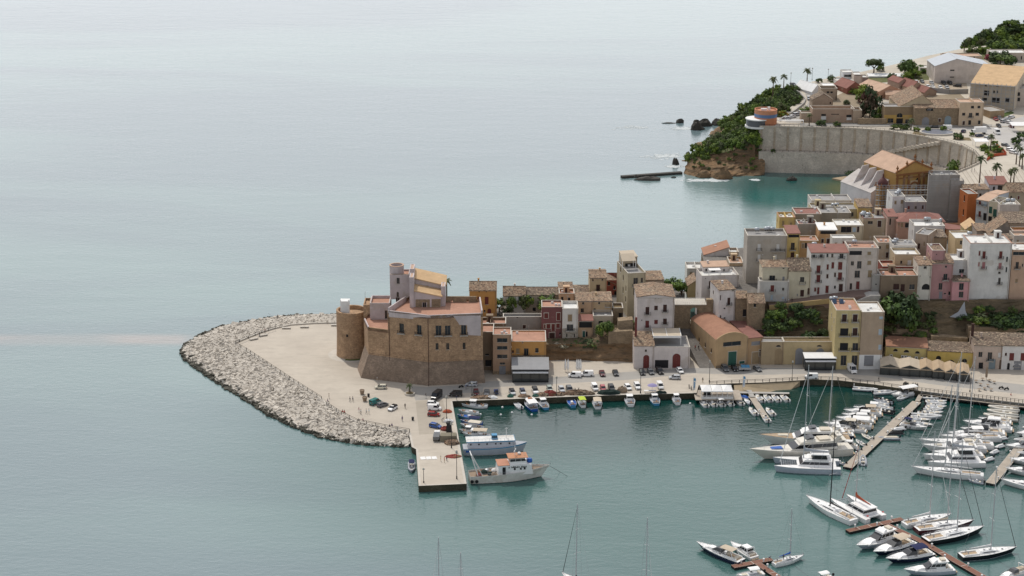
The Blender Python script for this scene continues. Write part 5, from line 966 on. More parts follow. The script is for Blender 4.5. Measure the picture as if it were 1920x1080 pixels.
mb=MB();mb.add([(-7,1,0),(-.3,1,0),(-.3,4.9,0),(-7,4.9,0),(-7,1,h_-12),(-.3,1,h_-11),(-.3,4.9,h_-8),(-7,4.9,h_-10)],BF);mb.obj('low_chapel',wl_,CH)
p=DY(1655,350,752);bt=thing('bell_tower','church bell tower with a dark maroon onion dome beside the ochre front','bell tower',(p.x,p.y,11));hz=p.z-11;mb=MB()
mb.cbox(0,0,0,4.2,4.2,hz,rot=.4);mb.obj('shaft',plaster((.40,.22,.08)),bt);mb=MB();mb.cbox(0,0,hz,5,5,.5,rot=.4);mb.obj('cornice',m_trim,bt)
mb=MB();mb.lathe([(1.9,0),(2.2,.7),(2.25,1.4),(1.8,2.3),(1.0,3.1),(.45,3.7),(.3,4.3),(.35,4.6),(.05,5.4)],14,0,(0,0,hz+.5));mb.obj('onion_dome',M('maroon_dome',(.10,.035,.032),.6,'plain'),bt,True)
for q in range(4):
 t=.4+pi/4+q*pi/2;mb=MB();mb.lathe([(.3,0),(.3,.5),(.12,.6),(.32,.95),(.02,1.4)],8,0,(2.9*cos(t),2.9*sin(t),hz+.5));mb.obj('urn',m_trim,bt,True)
def scaffold(name,label,px0,px1,ytop,Y,zb,lifts,dp=1.3,mesh=None,bays=5):
 P0,P1=DY(px0,ytop,Y),DY(px1,ytop,Y);w=P1.x-P0.x;h=P0.z-zb;t=thing(name,label,'scaffolding',(P0.x,Y,zb));mb=MB()
 for k in range(bays+1):
  for y in(0,dp):mb.bar((w*k/bays,y,0),(w*k/bays,y,h),.07,4)
 for j in range(1,lifts+1):
  for y in(0,dp):mb.bar((0,y,h*j/lifts-.05),(w,y,h*j/lifts-.05),.05,4);mb.bar((0,y,h*j/lifts-1.0),(w,y,h*j/lifts-1.0),.05,4)
 mb.obj('poles',m_steel,t)
 for j in range(1,lifts):mb=MB();mb.box(0,.05,h*j/lifts,w,dp-.05,h*j/lifts+.18);mb.obj('platform',m_scaf,t)
 if mesh:
  mb=MB();mb.box(-.1,-.18,1,w+.1,-.1,h*mesh);mb.box(w+.1,-.18,1,w+.18,dp,h*mesh);mb.box(-.18,-.18,1,-.1,dp,h*mesh);mb.obj('netting',m_meshc,t)
  mb=MB()
  for j in range(1,8):mb.box(-.2,-.24,1+(h*mesh-1)*j/8-.05,w+.2,-.185,1+(h*mesh-1)*j/8+.05)
  mb.obj('seams',m_steel,t)
 return t
scaffold('scaffolding','rusty brown scaffolding with plank lifts round the church bell tower',1643.5,1668,348,748.5,11,7,bays=4);scaffold('scaffolding','scaffolding with long plank lifts across the ochre church front',1669,1744,348,749.5,11,7,bays=9)
nb_=H('o',1747,1800,328,758,11,8,(.33,.30,.27),GFt,[],'tall church annex wrapped behind grey scaffold netting',cat='tower',name='tower')
scaffold('scaffolding','tall scaffolding wrapped in grey netting right of the church front',1743,1781,321,746,11,8,mesh=.93,bays=4);scaffold('scaffolding','grey netted scaffolding bay with bare tan masonry showing, right of the netted tower',1784,1807,336,745.5,11,7,mesh=.97,bays=3)
O,a,w_,h_,dp_=HOUSES['scaf'];st=thing('scaffolding','open pole scaffolding along the front of the unfinished tan roofed building','scaffolding',O,a);mb=MB()
for k in range(11):
 for y in(-1.6,-.4):mb.bar((w_*k/10,y,0),(w_*k/10,y,h_+1),.07,4)
for j in range(1,7):mb.bar((0,-1.6,h_*j/6),(w_,-1.6,h_*j/6),.06,4);mb.bar((0,-.4,h_*j/6),(w_,-.4,h_*j/6),.06,4)
mb.obj('poles',m_steel,st);mb=MB();mb.box(0,-1.5,h_*.98,w_,-.5,h_*.98+.15);mb.obj('platform',m_scaf,st)
# ROUND RESTAURANT ON THE HEADLAND
p=GF(1436,236);rr=thing('round_restaurant','round orange and blue restaurant drum with a white glazed terrace on the cliff edge','restaurant',(p.x,p.y,p.z));R_=(DY(1458.5,230,p.y).x-DY(1416,230,p.y).x)/2;Hd=DY(1436,208,p.y).z-p.z
cx,cy=0.4,R_*.9;mb=MB();mb.lathe([(R_,0),(R_,Hd*.5)],36,0,(cx,cy,0),False);mb.obj('drum_wall',plaster((.50,.20,.10)),rr);mb=MB();mb.lathe([(R_+.02,Hd*.5),(R_+.02,Hd*.72)],36,0,(cx,cy,0),False);mb.obj('blue_band',plaster((.13,.20,.33)),rr)
mb=MB();mb.lathe([(R_,Hd*.72),(R_,Hd),(R_-.4,Hd),(R_-.4,Hd-.8),(.01,Hd-.7)],36,0,(cx,cy,0),False);mb.obj('upper_wall',plaster((.52,.24,.14)),rr);mb=MB();mb.cbox(cx-1,cy,Hd-.7,3,1.4,1.0);mb.cbox(cx+1.6,cy+.6,Hd-.7,1.2,1.2,1.6);mb.obj('roof_plant',m_white,rr)
mb=MB();mb.lathe([(R_*1.05,Hd*.36),(R_*1.05,Hd*.42),(.01,Hd*.42)],36,0,(cx-R_*.75,cy-1.2,0),False);mb.obj('terrace_roof',m_canvw,rr);mb=MB();mb.lathe([(R_*.98,-.9),(R_*.98,Hd*.36)],30,0,(cx-R_*.75,cy-1.2,0),False);mb.obj('glazing',M('terrace_glass',(.10,.10,.11),.2,'glass',spec=.5),rr)
mb=MB();mb.lathe([(R_*1.08,-1.3),(R_*1.08,-.4),(.01,-.4)],30,0,(cx-R_*.75,cy-1.2,0),False);mb.obj('terrace_slab',m_white,rr)
g_=GF(1450,233.5);canopy('walkway_roof','long thin white walkway roof leading from the round restaurant along the sea wall',(G(1440,235,22).x,G(1440,235,22).y+1,22.0),18,1.6,2.2,m_canvw)
# ARCH BRIDGE, STREET WALLS
P0,P1=DY(*pix('c',870,672),611),DY(*pix('c',1366,672),611);ab=thing('arch_bridge','old stone wall with an arched passage carrying a white railed path','bridge',(P0.x,611,3));w_,h_=P1.x-P0.x,P0.z-3
U=[planeuv(Vector((P0.x,611,3)),Vector((1,0,0)),'c',x,y)for x,y in((1042,905),(1136,700))];mb=MB()
facade(mb,(0,0,0),(1,0),w_,h_,[(U[0][0],U[0][1],U[1][0],U[1][1],True)],rec=4.5);facade(mb,(w_,4.5,0),(-1,0),w_,h_,[(w_-U[1][0],U[0][1],w_-U[0][0],U[1][1],True)],rec=.01);mb.obj('wall',m_wallst,ab)
mb=MB();mb.box(-.5,-.2,h_,w_*.72,7,h_+.25);mb.obj('deck',m_kerb,ab);mb=MB()
for y in(-.15,4.6):
 mb.bar((-.4,y,h_+1.2),(w_*.72,y,h_+1.2),.05,4)
 for k in range(16):mb.bar((w_*.72*k/15,y,h_+.2),(w_*.72*k/15,y,h_+1.2),.05,4)
mb.obj('railing',m_white,ab);mb=MB();mb.box(w_*.72,0.01,h_,w_,2,h_+2.0);mb.obj('parapet',m_wallst,ab)
plate('arch_lane',[DY(1283,0,606),DY(1312,0,606),DY(1310,0,640),DY(1290,0,640)],2,7.6,m_cobb)
def ramp(name,cols,mat,depth,th=2,kind='structure',label=None,cat=None):
 mb=MB();vs=[]
 for px,Y,z in cols:p=DY(px,540,Y);vs+=[(p.x,Y,z),(p.x,Y+depth,z),(p.x,Y,z-th),(p.x,Y+depth,z-th)]
 fs=[]
 for i in range(len(cols)-1):
  o=i*4;n=o+4;fs+=[(o,n,n+1,o+1),(o+2,n+2,n,o),(o+3,o+1,n+1,n+3),(o+2,o+3,n+3,n+2)]
 fs+=[(0,1,3,2),(len(vs)-4,len(vs)-2,len(vs)-1,len(vs)-3)];mb.add(vs,fs);o=mb.obj(name,mat)
 return tag(o,label,cat)if label else tag(o,kind=kind)
ramp('sloping_street',[(1444,606.4,17.9),(1480,606.4,18.6),(1520,606.4,19.5),(1560,606.2,20.4),(1608,606,21.6),(1640,606,21.8)],M('red_brick_paving',(.21,.145,.12),.9,'pave',col2=(.17,.12,.105)),7.5,3)
ramp('street_parapet',[(1444,605.9,18.3),(1480,605.9,19.1),(1520,605.9,20.0),(1560,605.7,20.9),(1584,605.5,21.5)],plaster((.42,.30,.14)),.5,1.7,label='long ochre parapet wall along the sloping street above the slope',cat='wall')
ramp('stair_wall',[(1608,605,20.2),(1622,605,21.4),(1634,605,22.3),(1652,605,22.3)],m_concr,5,6.5,label='grey concrete stair wall climbing beside the dark tree',cat='wall')
ramp('terrace_wall',[(1744,609.5,15.6),(1790,609.5,15.6),(1832,609.5,15.6)],m_concr,3,1.0,label='banded grey terrace wall below the pink houses',cat='wall')
ramp('terrace_wall',[(1756,607.5,12.6),(1832,607.5,12.6)],m_concr,3,.5,label='lower thin concrete ledge under the pink houses',cat='wall')
ramp('garden_wall',[(1670,600,8.5),(1752,600,8.0)],m_wallst,4,3,label='terraced rubble garden wall behind the tan rendered building',cat='wall');ramp('garden_wall',[(1678,602,11),(1745,602,10.6)],m_wallst,3,2,label='upper terraced rubble garden wall under the dark round tree',cat='wall');ramp('garden_wall',[(1753,599,9.4),(1822,599,8.6)],m_wallst,4,4,label='blotchy ochre back wall behind the golden restaurant',cat='wall')
ramp('garden_wall',[(1822,600.5,12.2),(1925,600.5,11.6),(2040,600.5,11.6)],m_wallst,3,4,label='long grey rubble wall behind the quay houses at the right',cat='wall')
ramp('retaining_wall',[(1142,597,11.5),(1188,597,12)],m_wallst,4,6,label='stepped brown retaining wall left of the white gabled house',cat='wall');ramp('retaining_wall',[(1160,600,14.5),(1188,600,15)],m_wallst,4,4,label='upper brown retaining wall under the ruined block',cat='wall')
ramp('yard_wall',[(1346,598,6.5),(1400,599,8.2)],m_wallst,.8,4.5,label='sloping rubble wall behind the barrel roofed warehouse',cat='wall')
pole=MB();q0=DY(*pix('c',432,1060),591);pole.box(q0.x-.35,590.8,9.5,q0.x+.35,591.3,DY(*pix('c',432,810),591).z);tag(pole.obj('red_flue',m_shutr),'tall red metal flue beside the white quayside restaurant','flue')
pole=MB();q0=DY(*pix('j',1330,330),592);q1=DY(*pix('j',1330,112),592);pole.box(q0.x-.4,591.7,q0.z,q0.x+.4,592.4,q1.z);pole.box(q0.x-.55,591.55,q1.z,q0.x+.55,592.55,q1.z+.35);tag(pole.obj('brick_chimney',m_shut),'tall dark brick chimney between the golden restaurant and the pinkish house','chimney')
# RESTAURANT PAVILIONS AND AWNINGS
m_rglass=M('restaurant_glass',(.045,.05,.05),.15,'glass',spec=.5)
def pavilion(label,px0,px1,py,zf,dp,h,roofm,fm,rz=0.0,slope=.9,cat='restaurant',bays=4):
 p,q=G(px0,py,QZ),G(px1,py,QZ);w=q.x-p.x;t=thing('glass_pavilion',label,cat,(p.x,p.y,QZ),rz);mb=MB()
 mb.add([(-.3,-.5,h),(w+.3,-.5,h),(w+.3,dp,h+slope),(-.3,dp,h+slope),(-.3,-.5,h+.2),(w+.3,-.5,h+.2),(w+.3,dp,h+slope+.2),(-.3,dp,h+slope+.2)],BF);mb.obj('roof_sheet',roofm,t)
 mb=MB()
 for k in range(bays+1):x=w*k/bays;mb.box(x-.09,-.09,0,x+.09,.09,h)
 mb.box(0,-.1,h-.7,w,.1,h-.02);mb.box(0,-.1,0,w,.1,.45);mb.obj('frame',fm,t)
 mb=MB();mb.box(.02,.12,.45,w-.02,.18,h-.7);mb.box(.02,.2,0,.1,dp-.1,h-.05);mb.box(w-.1,.2,0,w-.02,dp-.1,h-.05);mb.obj('glazing',m_rglass,t)
 mb=MB();mb.add([(0,-.11,h-.75),(w,-.11,h-.75),(w,-1.1,h-1.0),(0,-1.1,h-1.0),(0,-.11,h-.7),(w,-.11,h-.7),(w,-1.1,h-.95),(0,-1.1,h-.95)],BF);mb.obj('awning',m_canvw,t);return t
pavilion('glass fronted restaurant pavilion with a grey sheet roof below the orange house',961,1028,717,QZ,9.5,4.6,M('grey_roof_sheet',(.27,.27,.275),.8,'plain'),m_iron,bays=4)
pavilion('restaurant pavilion with a white flat roof before the grey arched gates',1509,1566,694.5,QZ,4.5,4.4,m_canvw,m_iron,slope=.5,bays=3)
def tent(label,r,x0,x1,ye,yr,Yb,dp,mat,hb=3.0):
 (a0,a1),(b0,_)=pix(r,x0,ye),pix(r,x1,ye);P0=G(a0,pix(r,x0,ye)[1],QZ+hb);P1=G(b0,pix(r,x1,ye)[1],QZ+hb);w=P1.x-P0.x;t=thing('restaurant_awning',label,'awning',(P0.x,P0.y,QZ),radians(-9));rh=1.25;mb=MB()
 A_=[(0,0,hb),(w/2,-.1,hb+rh*.85),(w,0,hb),(w,dp,hb+1.2),(w/2,dp,hb+rh+.6),(0,dp,hb+1.2)]
 mb.add([(0,0,hb),(w/2,-.1,hb+rh),(w/2,dp,hb+rh+.5),(0,dp,hb+.9),(0,0,hb-.1),(w/2,-.1,hb+rh-.1),(w/2,dp,hb+rh+.4),(0,dp,hb+.8)],BF);mb.add([(w/2+.001,-.1,hb+rh),(w,0,hb),(w,dp,hb+.9),(w/2+.001,dp,hb+rh+.5),(w/2+.001,-.1,hb+rh-.1),(w,0,hb-.1),(w,dp,hb+.8),(w/2+.001,dp,hb+rh+.4)],BF);mb.obj('canvas',mat,t)
 mb=MB();mb.box(0,-.05,hb-.35,w,.02,hb-.12);mb.obj('valance',mat,t);mb=MB();mb.add([(.1,.1,hb-.12),(w-.1,.1,hb-.12),(w/2,.1,hb+rh-.3)],[(0,1,2)]);mb.box(.06,.25,.1,w-.06,.32,hb-.36);mb.obj('glazing',m_rglass,t);mb=MB()
 for x in(.03,w/2,w-.03):mb=MB();mb.box(x-.07,.03,0,x+.07,.2,hb-.13);mb.obj('post',m_iron,t)
for q in(('wide cream awning at the left end of the yellow restaurant row',304,516,585,510,m_canv,'j'),('wide cream awning with a tall peak, second of the yellow restaurant row',520,748,600,512,m_canv,'j'),('brown cream peaked awning just right of the two wide cream awnings',752,888,612,545,m_teak,'j'),('second of the four narrow peaked awnings on the quay',892,1028,628,552,m_teak,'j'),('third of the four narrow peaked awnings on the quay',1030,1166,644,565,m_teak,'j'),('last peaked awning at the right end of the restaurant row',1168,1310,660,580,m_teak,'j')):
 tent(q[0],q[6],q[1],q[2],q[3],q[4],585,7,q[5])
p,q=G(1315,747,1.6),G(1374,747,1.6);w_=q.x-p.x;rp=thing('rental_pavilion','white stilted jetty pavilion with three pointed canopies for boat rental','pavilion',(p.x,p.y,0));mb=MB();mb.box(-2,-1.2,1.35,w_+3,8,1.6);mb.obj('deck',m_deckg,rp);mb=MB()
for k in range(7):
 for y in(-1,6):mb=MB();mb.bar((w_*k/6,y,-2),(w_*k/6,y,1.35),.12,6);mb.obj('stilt',m_white,rp)
mb=MB()
for k in range(7):
 for y in(.1,5.4):mb=MB();mb.box(w_*k/6-.07,y-.07,1.6,w_*k/6+.07,y+.07,4.2);mb.obj('post',m_white,rp)
for k in range(3):
 x0,x1=w_*k/3+.04,w_*(k+1)/3-.04;mb=MB();c=((x0+x1)/2,2.8,5.3);vs=[(x0,-.4,4.2),(x1,-.4,4.2),(x1,5.8,4.2),(x0,5.8,4.2),c];mb.add(vs,[(0,1,4),(1,2,4),(2,3,4),(3,0,4)]);mb.add([(x0,-.4,4.2),(x1,-.4,4.2),(x1,-.4,3.95),(x0,-.4,3.95)],[(0,1,2,3)]);mb.obj('canopy',m_canvw,rp)
mb=MB();
for k in range(28):x=w_*k/27;mb.box(x-.04,-.55,1.6,x+.04,-.48,2.65)
mb.box(0,-.58,2.6,w_,-.45,2.7);mb.box(0,-.53,1.6,w_,-.5,2.3);mb.obj('railing',m_white,rp)
mb=MB();mb.box(1,1.5,1.6,3.2,3,3.4);mb.obj('booth',m_iron,rp)
# FENCES, LAMPS, FLAGS, SMALL THINGS OF THE SQUARE
def fence(label,pts,z,h=1.05,sp=3.0,mat=m_iron,r=.085):return tag(rail([G(x,y,z)for x,y in pts],h,sp,'railing_fence',mat,None,r),label,'fence')
fence('long iron railing along the breakwater edge of the square',[(442,647),(462,657.5),(501,683),(551,716),(603,749)],QZ+.45);fence('iron railing along the lower rocks between the square and the pier',[(612,759),(640,777),(670,791.5),(722,802),(768,810)],QZ+.45)
fence('iron railing along the far seaward edge of the square',[(442,645),(449,642),(466,635),(491,625),(516,617.5)],QZ+.45)
for nm,pts in(('low pale parapet kerb under the long breakwater railing',[(440,645.5),(460,657),(500,683),(550,716),(602,749),(612,759),(640,777),(669,792),(722,803),(768,811)]),('low pale kerb along the far seaward edge of the square',[(440,645),(447,641.5),(465,634),(490,624),(515,616.5),(545,610),(590,607),(636,606)])):
 mb=MB();P=[G(x,y,QZ)for x,y in pts]
 for a,b in zip(P[:-1],P[1:]):n=nrm2(a,b)*.3;mb.prism(ccw([(v.x,v.y)for v in(a-n,b-n,b+n,a+n)]),QZ-.5,QZ+.45)
 tag(mb.obj('low_parapet',m_kerb),nm,'parapet')
fence('thin iron railing along the upper quay edge behind the slipway',[(1330,720.6),(1372,718),(1430,716.3),(1480,713.5),(1524,710.7),(1570,712)],QZ,1.0,2.2);fence('iron railing along the curved quay by the restaurants',[(1572,712.3),(1640,720.3),(1688,727.5)],QZ,1.0,2.2)
fence('closely posted railing above the wooden promenade',[(1690,728.2),(1790,740.2),(1925,756.2),(2060,772)],QZ,1.1,1.25,m_iron,.07);fence('white tube railing on the wooden promenade edge',[(1727,738.5),(1800,748.5),(1925,763.5)],1.1,1.0,2.6,m_steel,.06)
lamp=[None]
def street_lamp(px,py,z,h,label):
 if lamp[0]is None:
  t=thing('street_lamp',label,'street lamp');mb=MB();mb.lathe([(.16,0),(.16,.6),(.08,.7),(.06,6)],8);mb.obj('post',m_iron,t,True);mb=MB();mb.lathe([(.05,6),(.3,6.1),(.26,6.55),(.1,6.8)],8);mb.obj('lantern',M('lantern_glass',(.35,.34,.3),.3,'glass'),t);lamp[0]=t
 else:t=copy_tree(lamp[0])
 t.location=G(px,py,z);t.scale=(1.2,1.2,h/6.8);t['label']=label;t['group']='street lamps'
for q in((1043.5,742,2,6.8,'street lamp among the parked cars below the glass restaurant'),(1200.8,737.5,2,8.4,'street lamp at the quay edge below the white quayside restaurant'),(1330,716.5,2,7.8,'street lamp at the mouth of the cobbled alley'),(1485,713,2,7,'street lamp on the railing in front of the arched gates'),(856.5,898,2,9,'street lamp at the outer end of the stone pier'),(846.5,840,2,8.5,'street lamp beside the net heaps on the pier'),(837.5,787,2,8.2,'street lamp by the parked cars at the root of the pier'),(794.5,905,2,4.6,'short lamp post on the left corner of the pier end'),(885,741.5,2,4.5,'short lamp post beside the dark red car'),(1818.5,735,2,7,'street lamp by the last restaurant awning')):
 street_lamp(*q)
for px,py,h in((1482.5,156,6),(1522.5,150.5,7),(1552.5,149,6)):
 p=GF(px,py);lp=copy_tree(lamp[0]);lp.location=p;lp.scale=(1.2,1.2,h/6.8);lp['label']={1482.5:'street lamp between the left palms on the headland terrace',1522.5:'street lamp beside the single palm on the headland terrace',1552.5:'street lamp next to the white villa terrace'}[px]
for px,py,z,h,lb in((1299,735.5,2,5.2,'white and blue feather flag beside the parked motorcycles'),(1392,730,1,4.8,'white and blue feather flag behind the low jetty')):
 p=G(px,py,z);t=thing('feather_flag',lb,'flag',p);mb=MB();mb.bar((0,0,0),(0.1,0,h),.04,5);mb.obj('pole',m_steel,t);mb=MB()
 mb.add([(.0,-.03,.6),(.75,-.03,.9),(1.0,-.03,h*.8),(.75,-.03,h),(.1,-.03,h),(.0,.03,.6),(.75,.03,.9),(1.0,.03,h*.8),(.75,.03,h),(.1,.03,h)],[(0,1,2,3,4),(9,8,7,6,5),(0,5,6,1),(1,6,7,2),(2,7,8,3),(3,8,9,4)]);fb=mb.obj('banner',m_canvw,t);mb=MB();mb.box(.25,-.06,h*.78,.85,-.035,h*.93);mb.box(.3,-.06,h*.3,.55,-.035,h*.7);mb.obj('blue_print',m_blue2,fb)
def bench(px,py,label,rz=0):
 t=thing('stone_bench',label,'bench',G(px,py,QZ),rz);mb=MB();mb.box(-1.6,-.5,.25,1.6,.5,.55);mb.obj('seat',m_kerb,t);mb=MB();mb.box(-1.4,-.4,0,-1,.4,.25);mb.box(1,-.4,0,1.4,.4,.25);mb.obj('base',m_concr,t)
for q in((537,616.5,'stone bench on the far edge of the square, left one'),(571,614.5,'stone bench on the far edge of the square, middle one'),(629,611,'stone bench beside the round bastion'),(476,637,'stone bench by the strolling couple at the square corner',.6),(494,630,'stone bench behind the strolling couple on the square',.5)):bench(*q)
def planter(px,py,label,palm=False):
 p=G(px,py,QZ);t=thing('planter',label,'planter',p);mb=MB();mb.lathe([(.55,0),(.75,.9),(.85,1.5),(.7,1.5),(.65,1.3),(.01,1.3)],14,0,(0,0,0),False);mb.obj('pot',m_wood,t);return t
planter(679,739,'tall wooden plant tub with sparse shrub on the square');planter(684,752,'tall wooden plant tub nearest the teal car')
p=G(768,739.5,QZ);t=thing('round_planter','round stone rimmed bed with a small palm in front of the castle','planter',p);mb=MB();mb.lathe([(1.7,0),(1.7,.55),(1.35,.55),(1.35,.4),(.01,.45)],24,0,(0,0,0),False);mb.obj('rim',m_kerb,t);mb=MB();mb.lathe([(1.34,.45),(.9,.75),(.01,.85)],14,0,(0,0,0),False);mb.obj('soil',m_soil,t)
for px,py,lb in((691,744,'dark litter bin on the square'),(1774.0/1,790,None),(774,788,'dark litter bin at the edge of the pier roadway')):
 if lb:mb=MB();mb.lathe([(.35,0),(.42,1.0),(.38,1.1),(.05,1.15)],10);tag(mb.obj('litter_bin',m_iron,loc=G(px,py,QZ)),lb,'litter bin')
def heap(label,px,py,lx,ly,h,mat,name='net_heap',cat='fishing net',seed=0):
 p=G(px,py,QZ);rr=random.Random(seed+px);n=14;rings=[]
 for f,z in((1,0),(.98,.35),(.75,.75),(.4,.95),(.05,1)):rings.append([(lx/2*f*cos(2*pi*k/n)*rr.uniform(.8,1.15),ly/2*f*sin(2*pi*k/n)*rr.uniform(.8,1.15),h*z*rr.uniform(.75,1.15))for k in range(n)])
 mb=MB();mb.loft(rings);return tag(mb.obj(name,mat,loc=p),label,cat)
for q in(('long heap of pale brown nets near the dark red car',905,746.5,8,2.2,.9,m_net),('white bundled net at the end of the long pale heap',921,746.5,4,1.8,.9,m_canvw),('green net bundle at the quay edge below the silver car',957,744,2.2,1.8,1,m_green),('tan rope heap below the blue striped car',983,744,4,2,.9,m_net),('green net bundle beside the red nets',1004,743,2.4,1.6,.8,m_green),('brown net heap right of the green bundle',1018,741.5,5,2.2,1.1,m_net),('red net heap at the quay edge beside the lamp post',1031,740.5,5,2.4,1.6,m_netr),('small tan net heap right of the lamp post',1050,741,3.4,1.8,1.1,m_net),('long tan net roll in front of the motorbikes',1086,739.5,10,2,1.6,m_net),('dark green net sheet heaped on the quay',1141,738,7.5,3,1.4,m_netg),('brown box like pile of crates near the white hatchback',1167,735,3.6,2,2,m_wood),('small dark net heap behind the quay steps',1237,737,2.8,1.4,.8,m_netg),('second small dark heap on the quay edge',1245,737,2,1.2,.7,m_netg),('orange net coil by the lamp at the root of the pier',839,773,3,1.8,1,m_canvr),('red crates and net on the pier by the blue car',834,806,2.6,2.2,1.2,m_netr),('straw coloured net heap at the lamp on the pier',847,832,5,3,1.3,m_net),('reddish net spread flat on the pier end',850,856,5,3,.5,m_netr),('white sack pile at the root of the pier',841,791,3.2,2,1,m_canvw)):heap(*q,seed=3)
p=G(841,825,QZ);mb=MB();mb.box(-2.6,-1.6,0,2.6,1.6,1.9,tp=.15);tag(mb.obj('tarp_stack',M('olive_tarp',(.20,.18,.13),.95,'plaster'),loc=p),'olive tarpaulin covered stack on the pier','covered stack')
mb=MB();mb.box(-.9,-1,0,.9,1,2.8,tp=.2);mb.lathe([(.95,2.8),(.9,3.3),(.4,3.6),(.05,3.7)],10);tag(mb.obj('dark_winch',m_iron,loc=G(842,810,QZ)),'tall dark winch housing on the pier by the blue car','winch')
p=G(803,859,QZ+.02);mb=MB()
for k in range(3):mb.cbox(-1.6+k*1.7,.1*k,0,1.5,2.2,.06,rot=.2)
tag(mb.obj('white_boards',m_white,loc=p),'three white boards lying on the pier','boards')
t=thing('parasol','lilac parasol over a sales table on the quay','parasol',G(1223,735,QZ));mb=MB();mb.lathe([(1.7,2.3),(.9,2.75),(.05,3)],10,0,(0,0,0),False);mb.obj('canopy',M('lilac_cloth',(.28,.25,.42),.9,'plain'),t);mb=MB();mb.bar((0,0,0),(0,0,3),.04);mb.obj('pole',m_steel,t)
mb=MB();mb.box(-2,-.5,.75,2,.5,.82);[mb.box(x-.05,y-.05,0,x+.05,y+.05,.75)for x in(-1.8,1.8)for y in(-.4,.4)];tag(mb.obj('sales_table',m_white,loc=G(1219,736.5,QZ)),'white sales table under the lilac parasol','table')
tb=[False];t0_=thing('cafe_table','','cafe table',group='cafe tables on the right quay');mb=MB();mb.box(-.55,-.45,.7,.55,.45,.76);mb.obj('table_top',m_wood,t0_);mb=MB();mb.bar((0,0,0),(0,0,.7),.06);mb.box(-.3,-.3,0,.3,.3,.04);mb.obj('leg',m_iron,t0_)
for i,(px,py)in enumerate([(1830,717),(1838,723),(1842,713),(1852,725),(1855,716),(1864,719),(1846,731),(1836,733),(1858,733)]):place(t0_,tb,G(px,py,QZ),random.uniform(0,3),'small dark cafe table on the quay before the pinkish house')
for px,py,lb in((1859,703,None),(1222,0,None)):pass
t=thing('closed_parasol','tall closed brown parasol before the pinkish house','parasol',G(1849,712,QZ));mb=MB();mb.lathe([(.35,.9),(.42,2.2),(.3,4.2),(.05,5)],8);mb.obj('folded_cloth',m_wood,t);mb=MB();mb.bar((0,0,0),(0,0,1),.06);mb.obj('pole',m_iron,t)
for k,px in enumerate((1060,1065,1081.5,1085,1088.5)):
 t=thing('closed_parasol',['first','second','third','fourth','fifth'][k]+' from the left of the white closed parasols by the cliff','parasol',G(px,697,QZ),0,'white closed parasols by the cliff');mb=MB();mb.lathe([(.3,.8),(.4,1.6),(.3,3.6),(.05,4.6)],8);mb.obj('folded_cloth',m_canvw,t);mb=MB();mb.bar((0,0,0),(0,0,.9),.05);mb.obj('pole',m_steel,t)
mb=MB();mb.box(-.9,-.05,0,.9,.05,1.2);tag(mb.obj('white_notice',m_white,loc=DY(1154,684,593.2)),'white notice board fixed on the ochre quay cliff','notice board')
for k,(x,y)in enumerate([(425,460),(553,472),(590,474),(632,480),(708,486),(775,494),(832,497),(898,506),(1014,518),(1166,535)]):
 O,a,w_,h_,dp_=HOUSES.get('none',(None,)*5)if False else(None,)*5;px,py=pix('j',x,y);Yw=592.0-(px-1662)*.0254-.7;p=DY(px,py,Yw);t=thing('air_conditioner',f'{["first","second","third","fourth","fifth","sixth","seventh","eighth","ninth","last"][k]} white air conditioner from the left on the yellow restaurant fronts','air conditioner',p,radians(-9),'air conditioners on the yellow restaurant fronts');mb=MB();mb.box(-.5,-.2,-.4,.5,.2,.4);mb.obj('case',m_white,t);mb=MB();mb.bar((0,-.22,0),(0,-.2,0),.3,12);mb.obj('fan',m_iron,t)
pl_=thing('barrier_net','orange red plastic barrier net round the planted bed above the sea wall','barrier',G(1865,300,22));mb=MB();P=[G(*pix('m',x,y),22)for x,y in((1500,850),(1580,800),(1720,785),(1690,745),(1610,690))]
for a,b in zip(P[:-1],P[1:]):n=nrm2(a,b)*.08;mb.add([a-n,b-n,b+n,a+n]+[v+Vector((0,0,1.3))for v in(a-n,b-n,b+n,a+n)],BF)
wobj(mb,'net',m_plastic,pl_);mb=MB();[mb.bar(v,v+Vector((0,0,1.5)),.06,5)for v in P];wobj(mb,'posts',m_iron,pl_)
canopy('kiosk','small white roofed kiosk on the square above the sea wall',G(1828,277,22),6.5,5,2.8,m_canvw,h2=3.3,cat='kiosk');canopy('terrace_cafe','white awning of a terrace cafe at the right edge of the upper road',G(1897,248,22),12,6,3.2,m_canvw,h2=3.8,cat='cafe')
el=GF(1757,252);mb=MB();N=28;mb.prism([(el.x+8.5*cos(2*pi*k/N),el.y+7*sin(2*pi*k/N))for k in range(N)],22,22.5);mb.lathe([(7,0)],3)if False else None
fo=thing('fountain','oval fountain basin with grey water above the sea wall','fountain',(el.x,el.y,22));mb=MB();N=32
for k in range(N):
 a,b=2*pi*k/N,2*pi*(k+1)/N;pt=lambda t,f:(8.6*f*cos(t),7.2*f*sin(t));q=[pt(a,1),pt(b,1),pt(b,.9),pt(a,.9)];mb.add([(x,y,0)for x,y in q]+[(x,y,.8)for x,y in q],[(4,5,6,7),(0,1,5,4),(2,3,7,6)])
mb.obj('rim',m_kerb,fo);mb=MB();mb.prism([(8.0*cos(2*pi*k/N)*.97,6.6*sin(2*pi*k/N)*.97)for k in range(N)],.05,.45);mb.obj('basin',M('basin_water',(.22,.23,.27),.15,'glass'),fo)
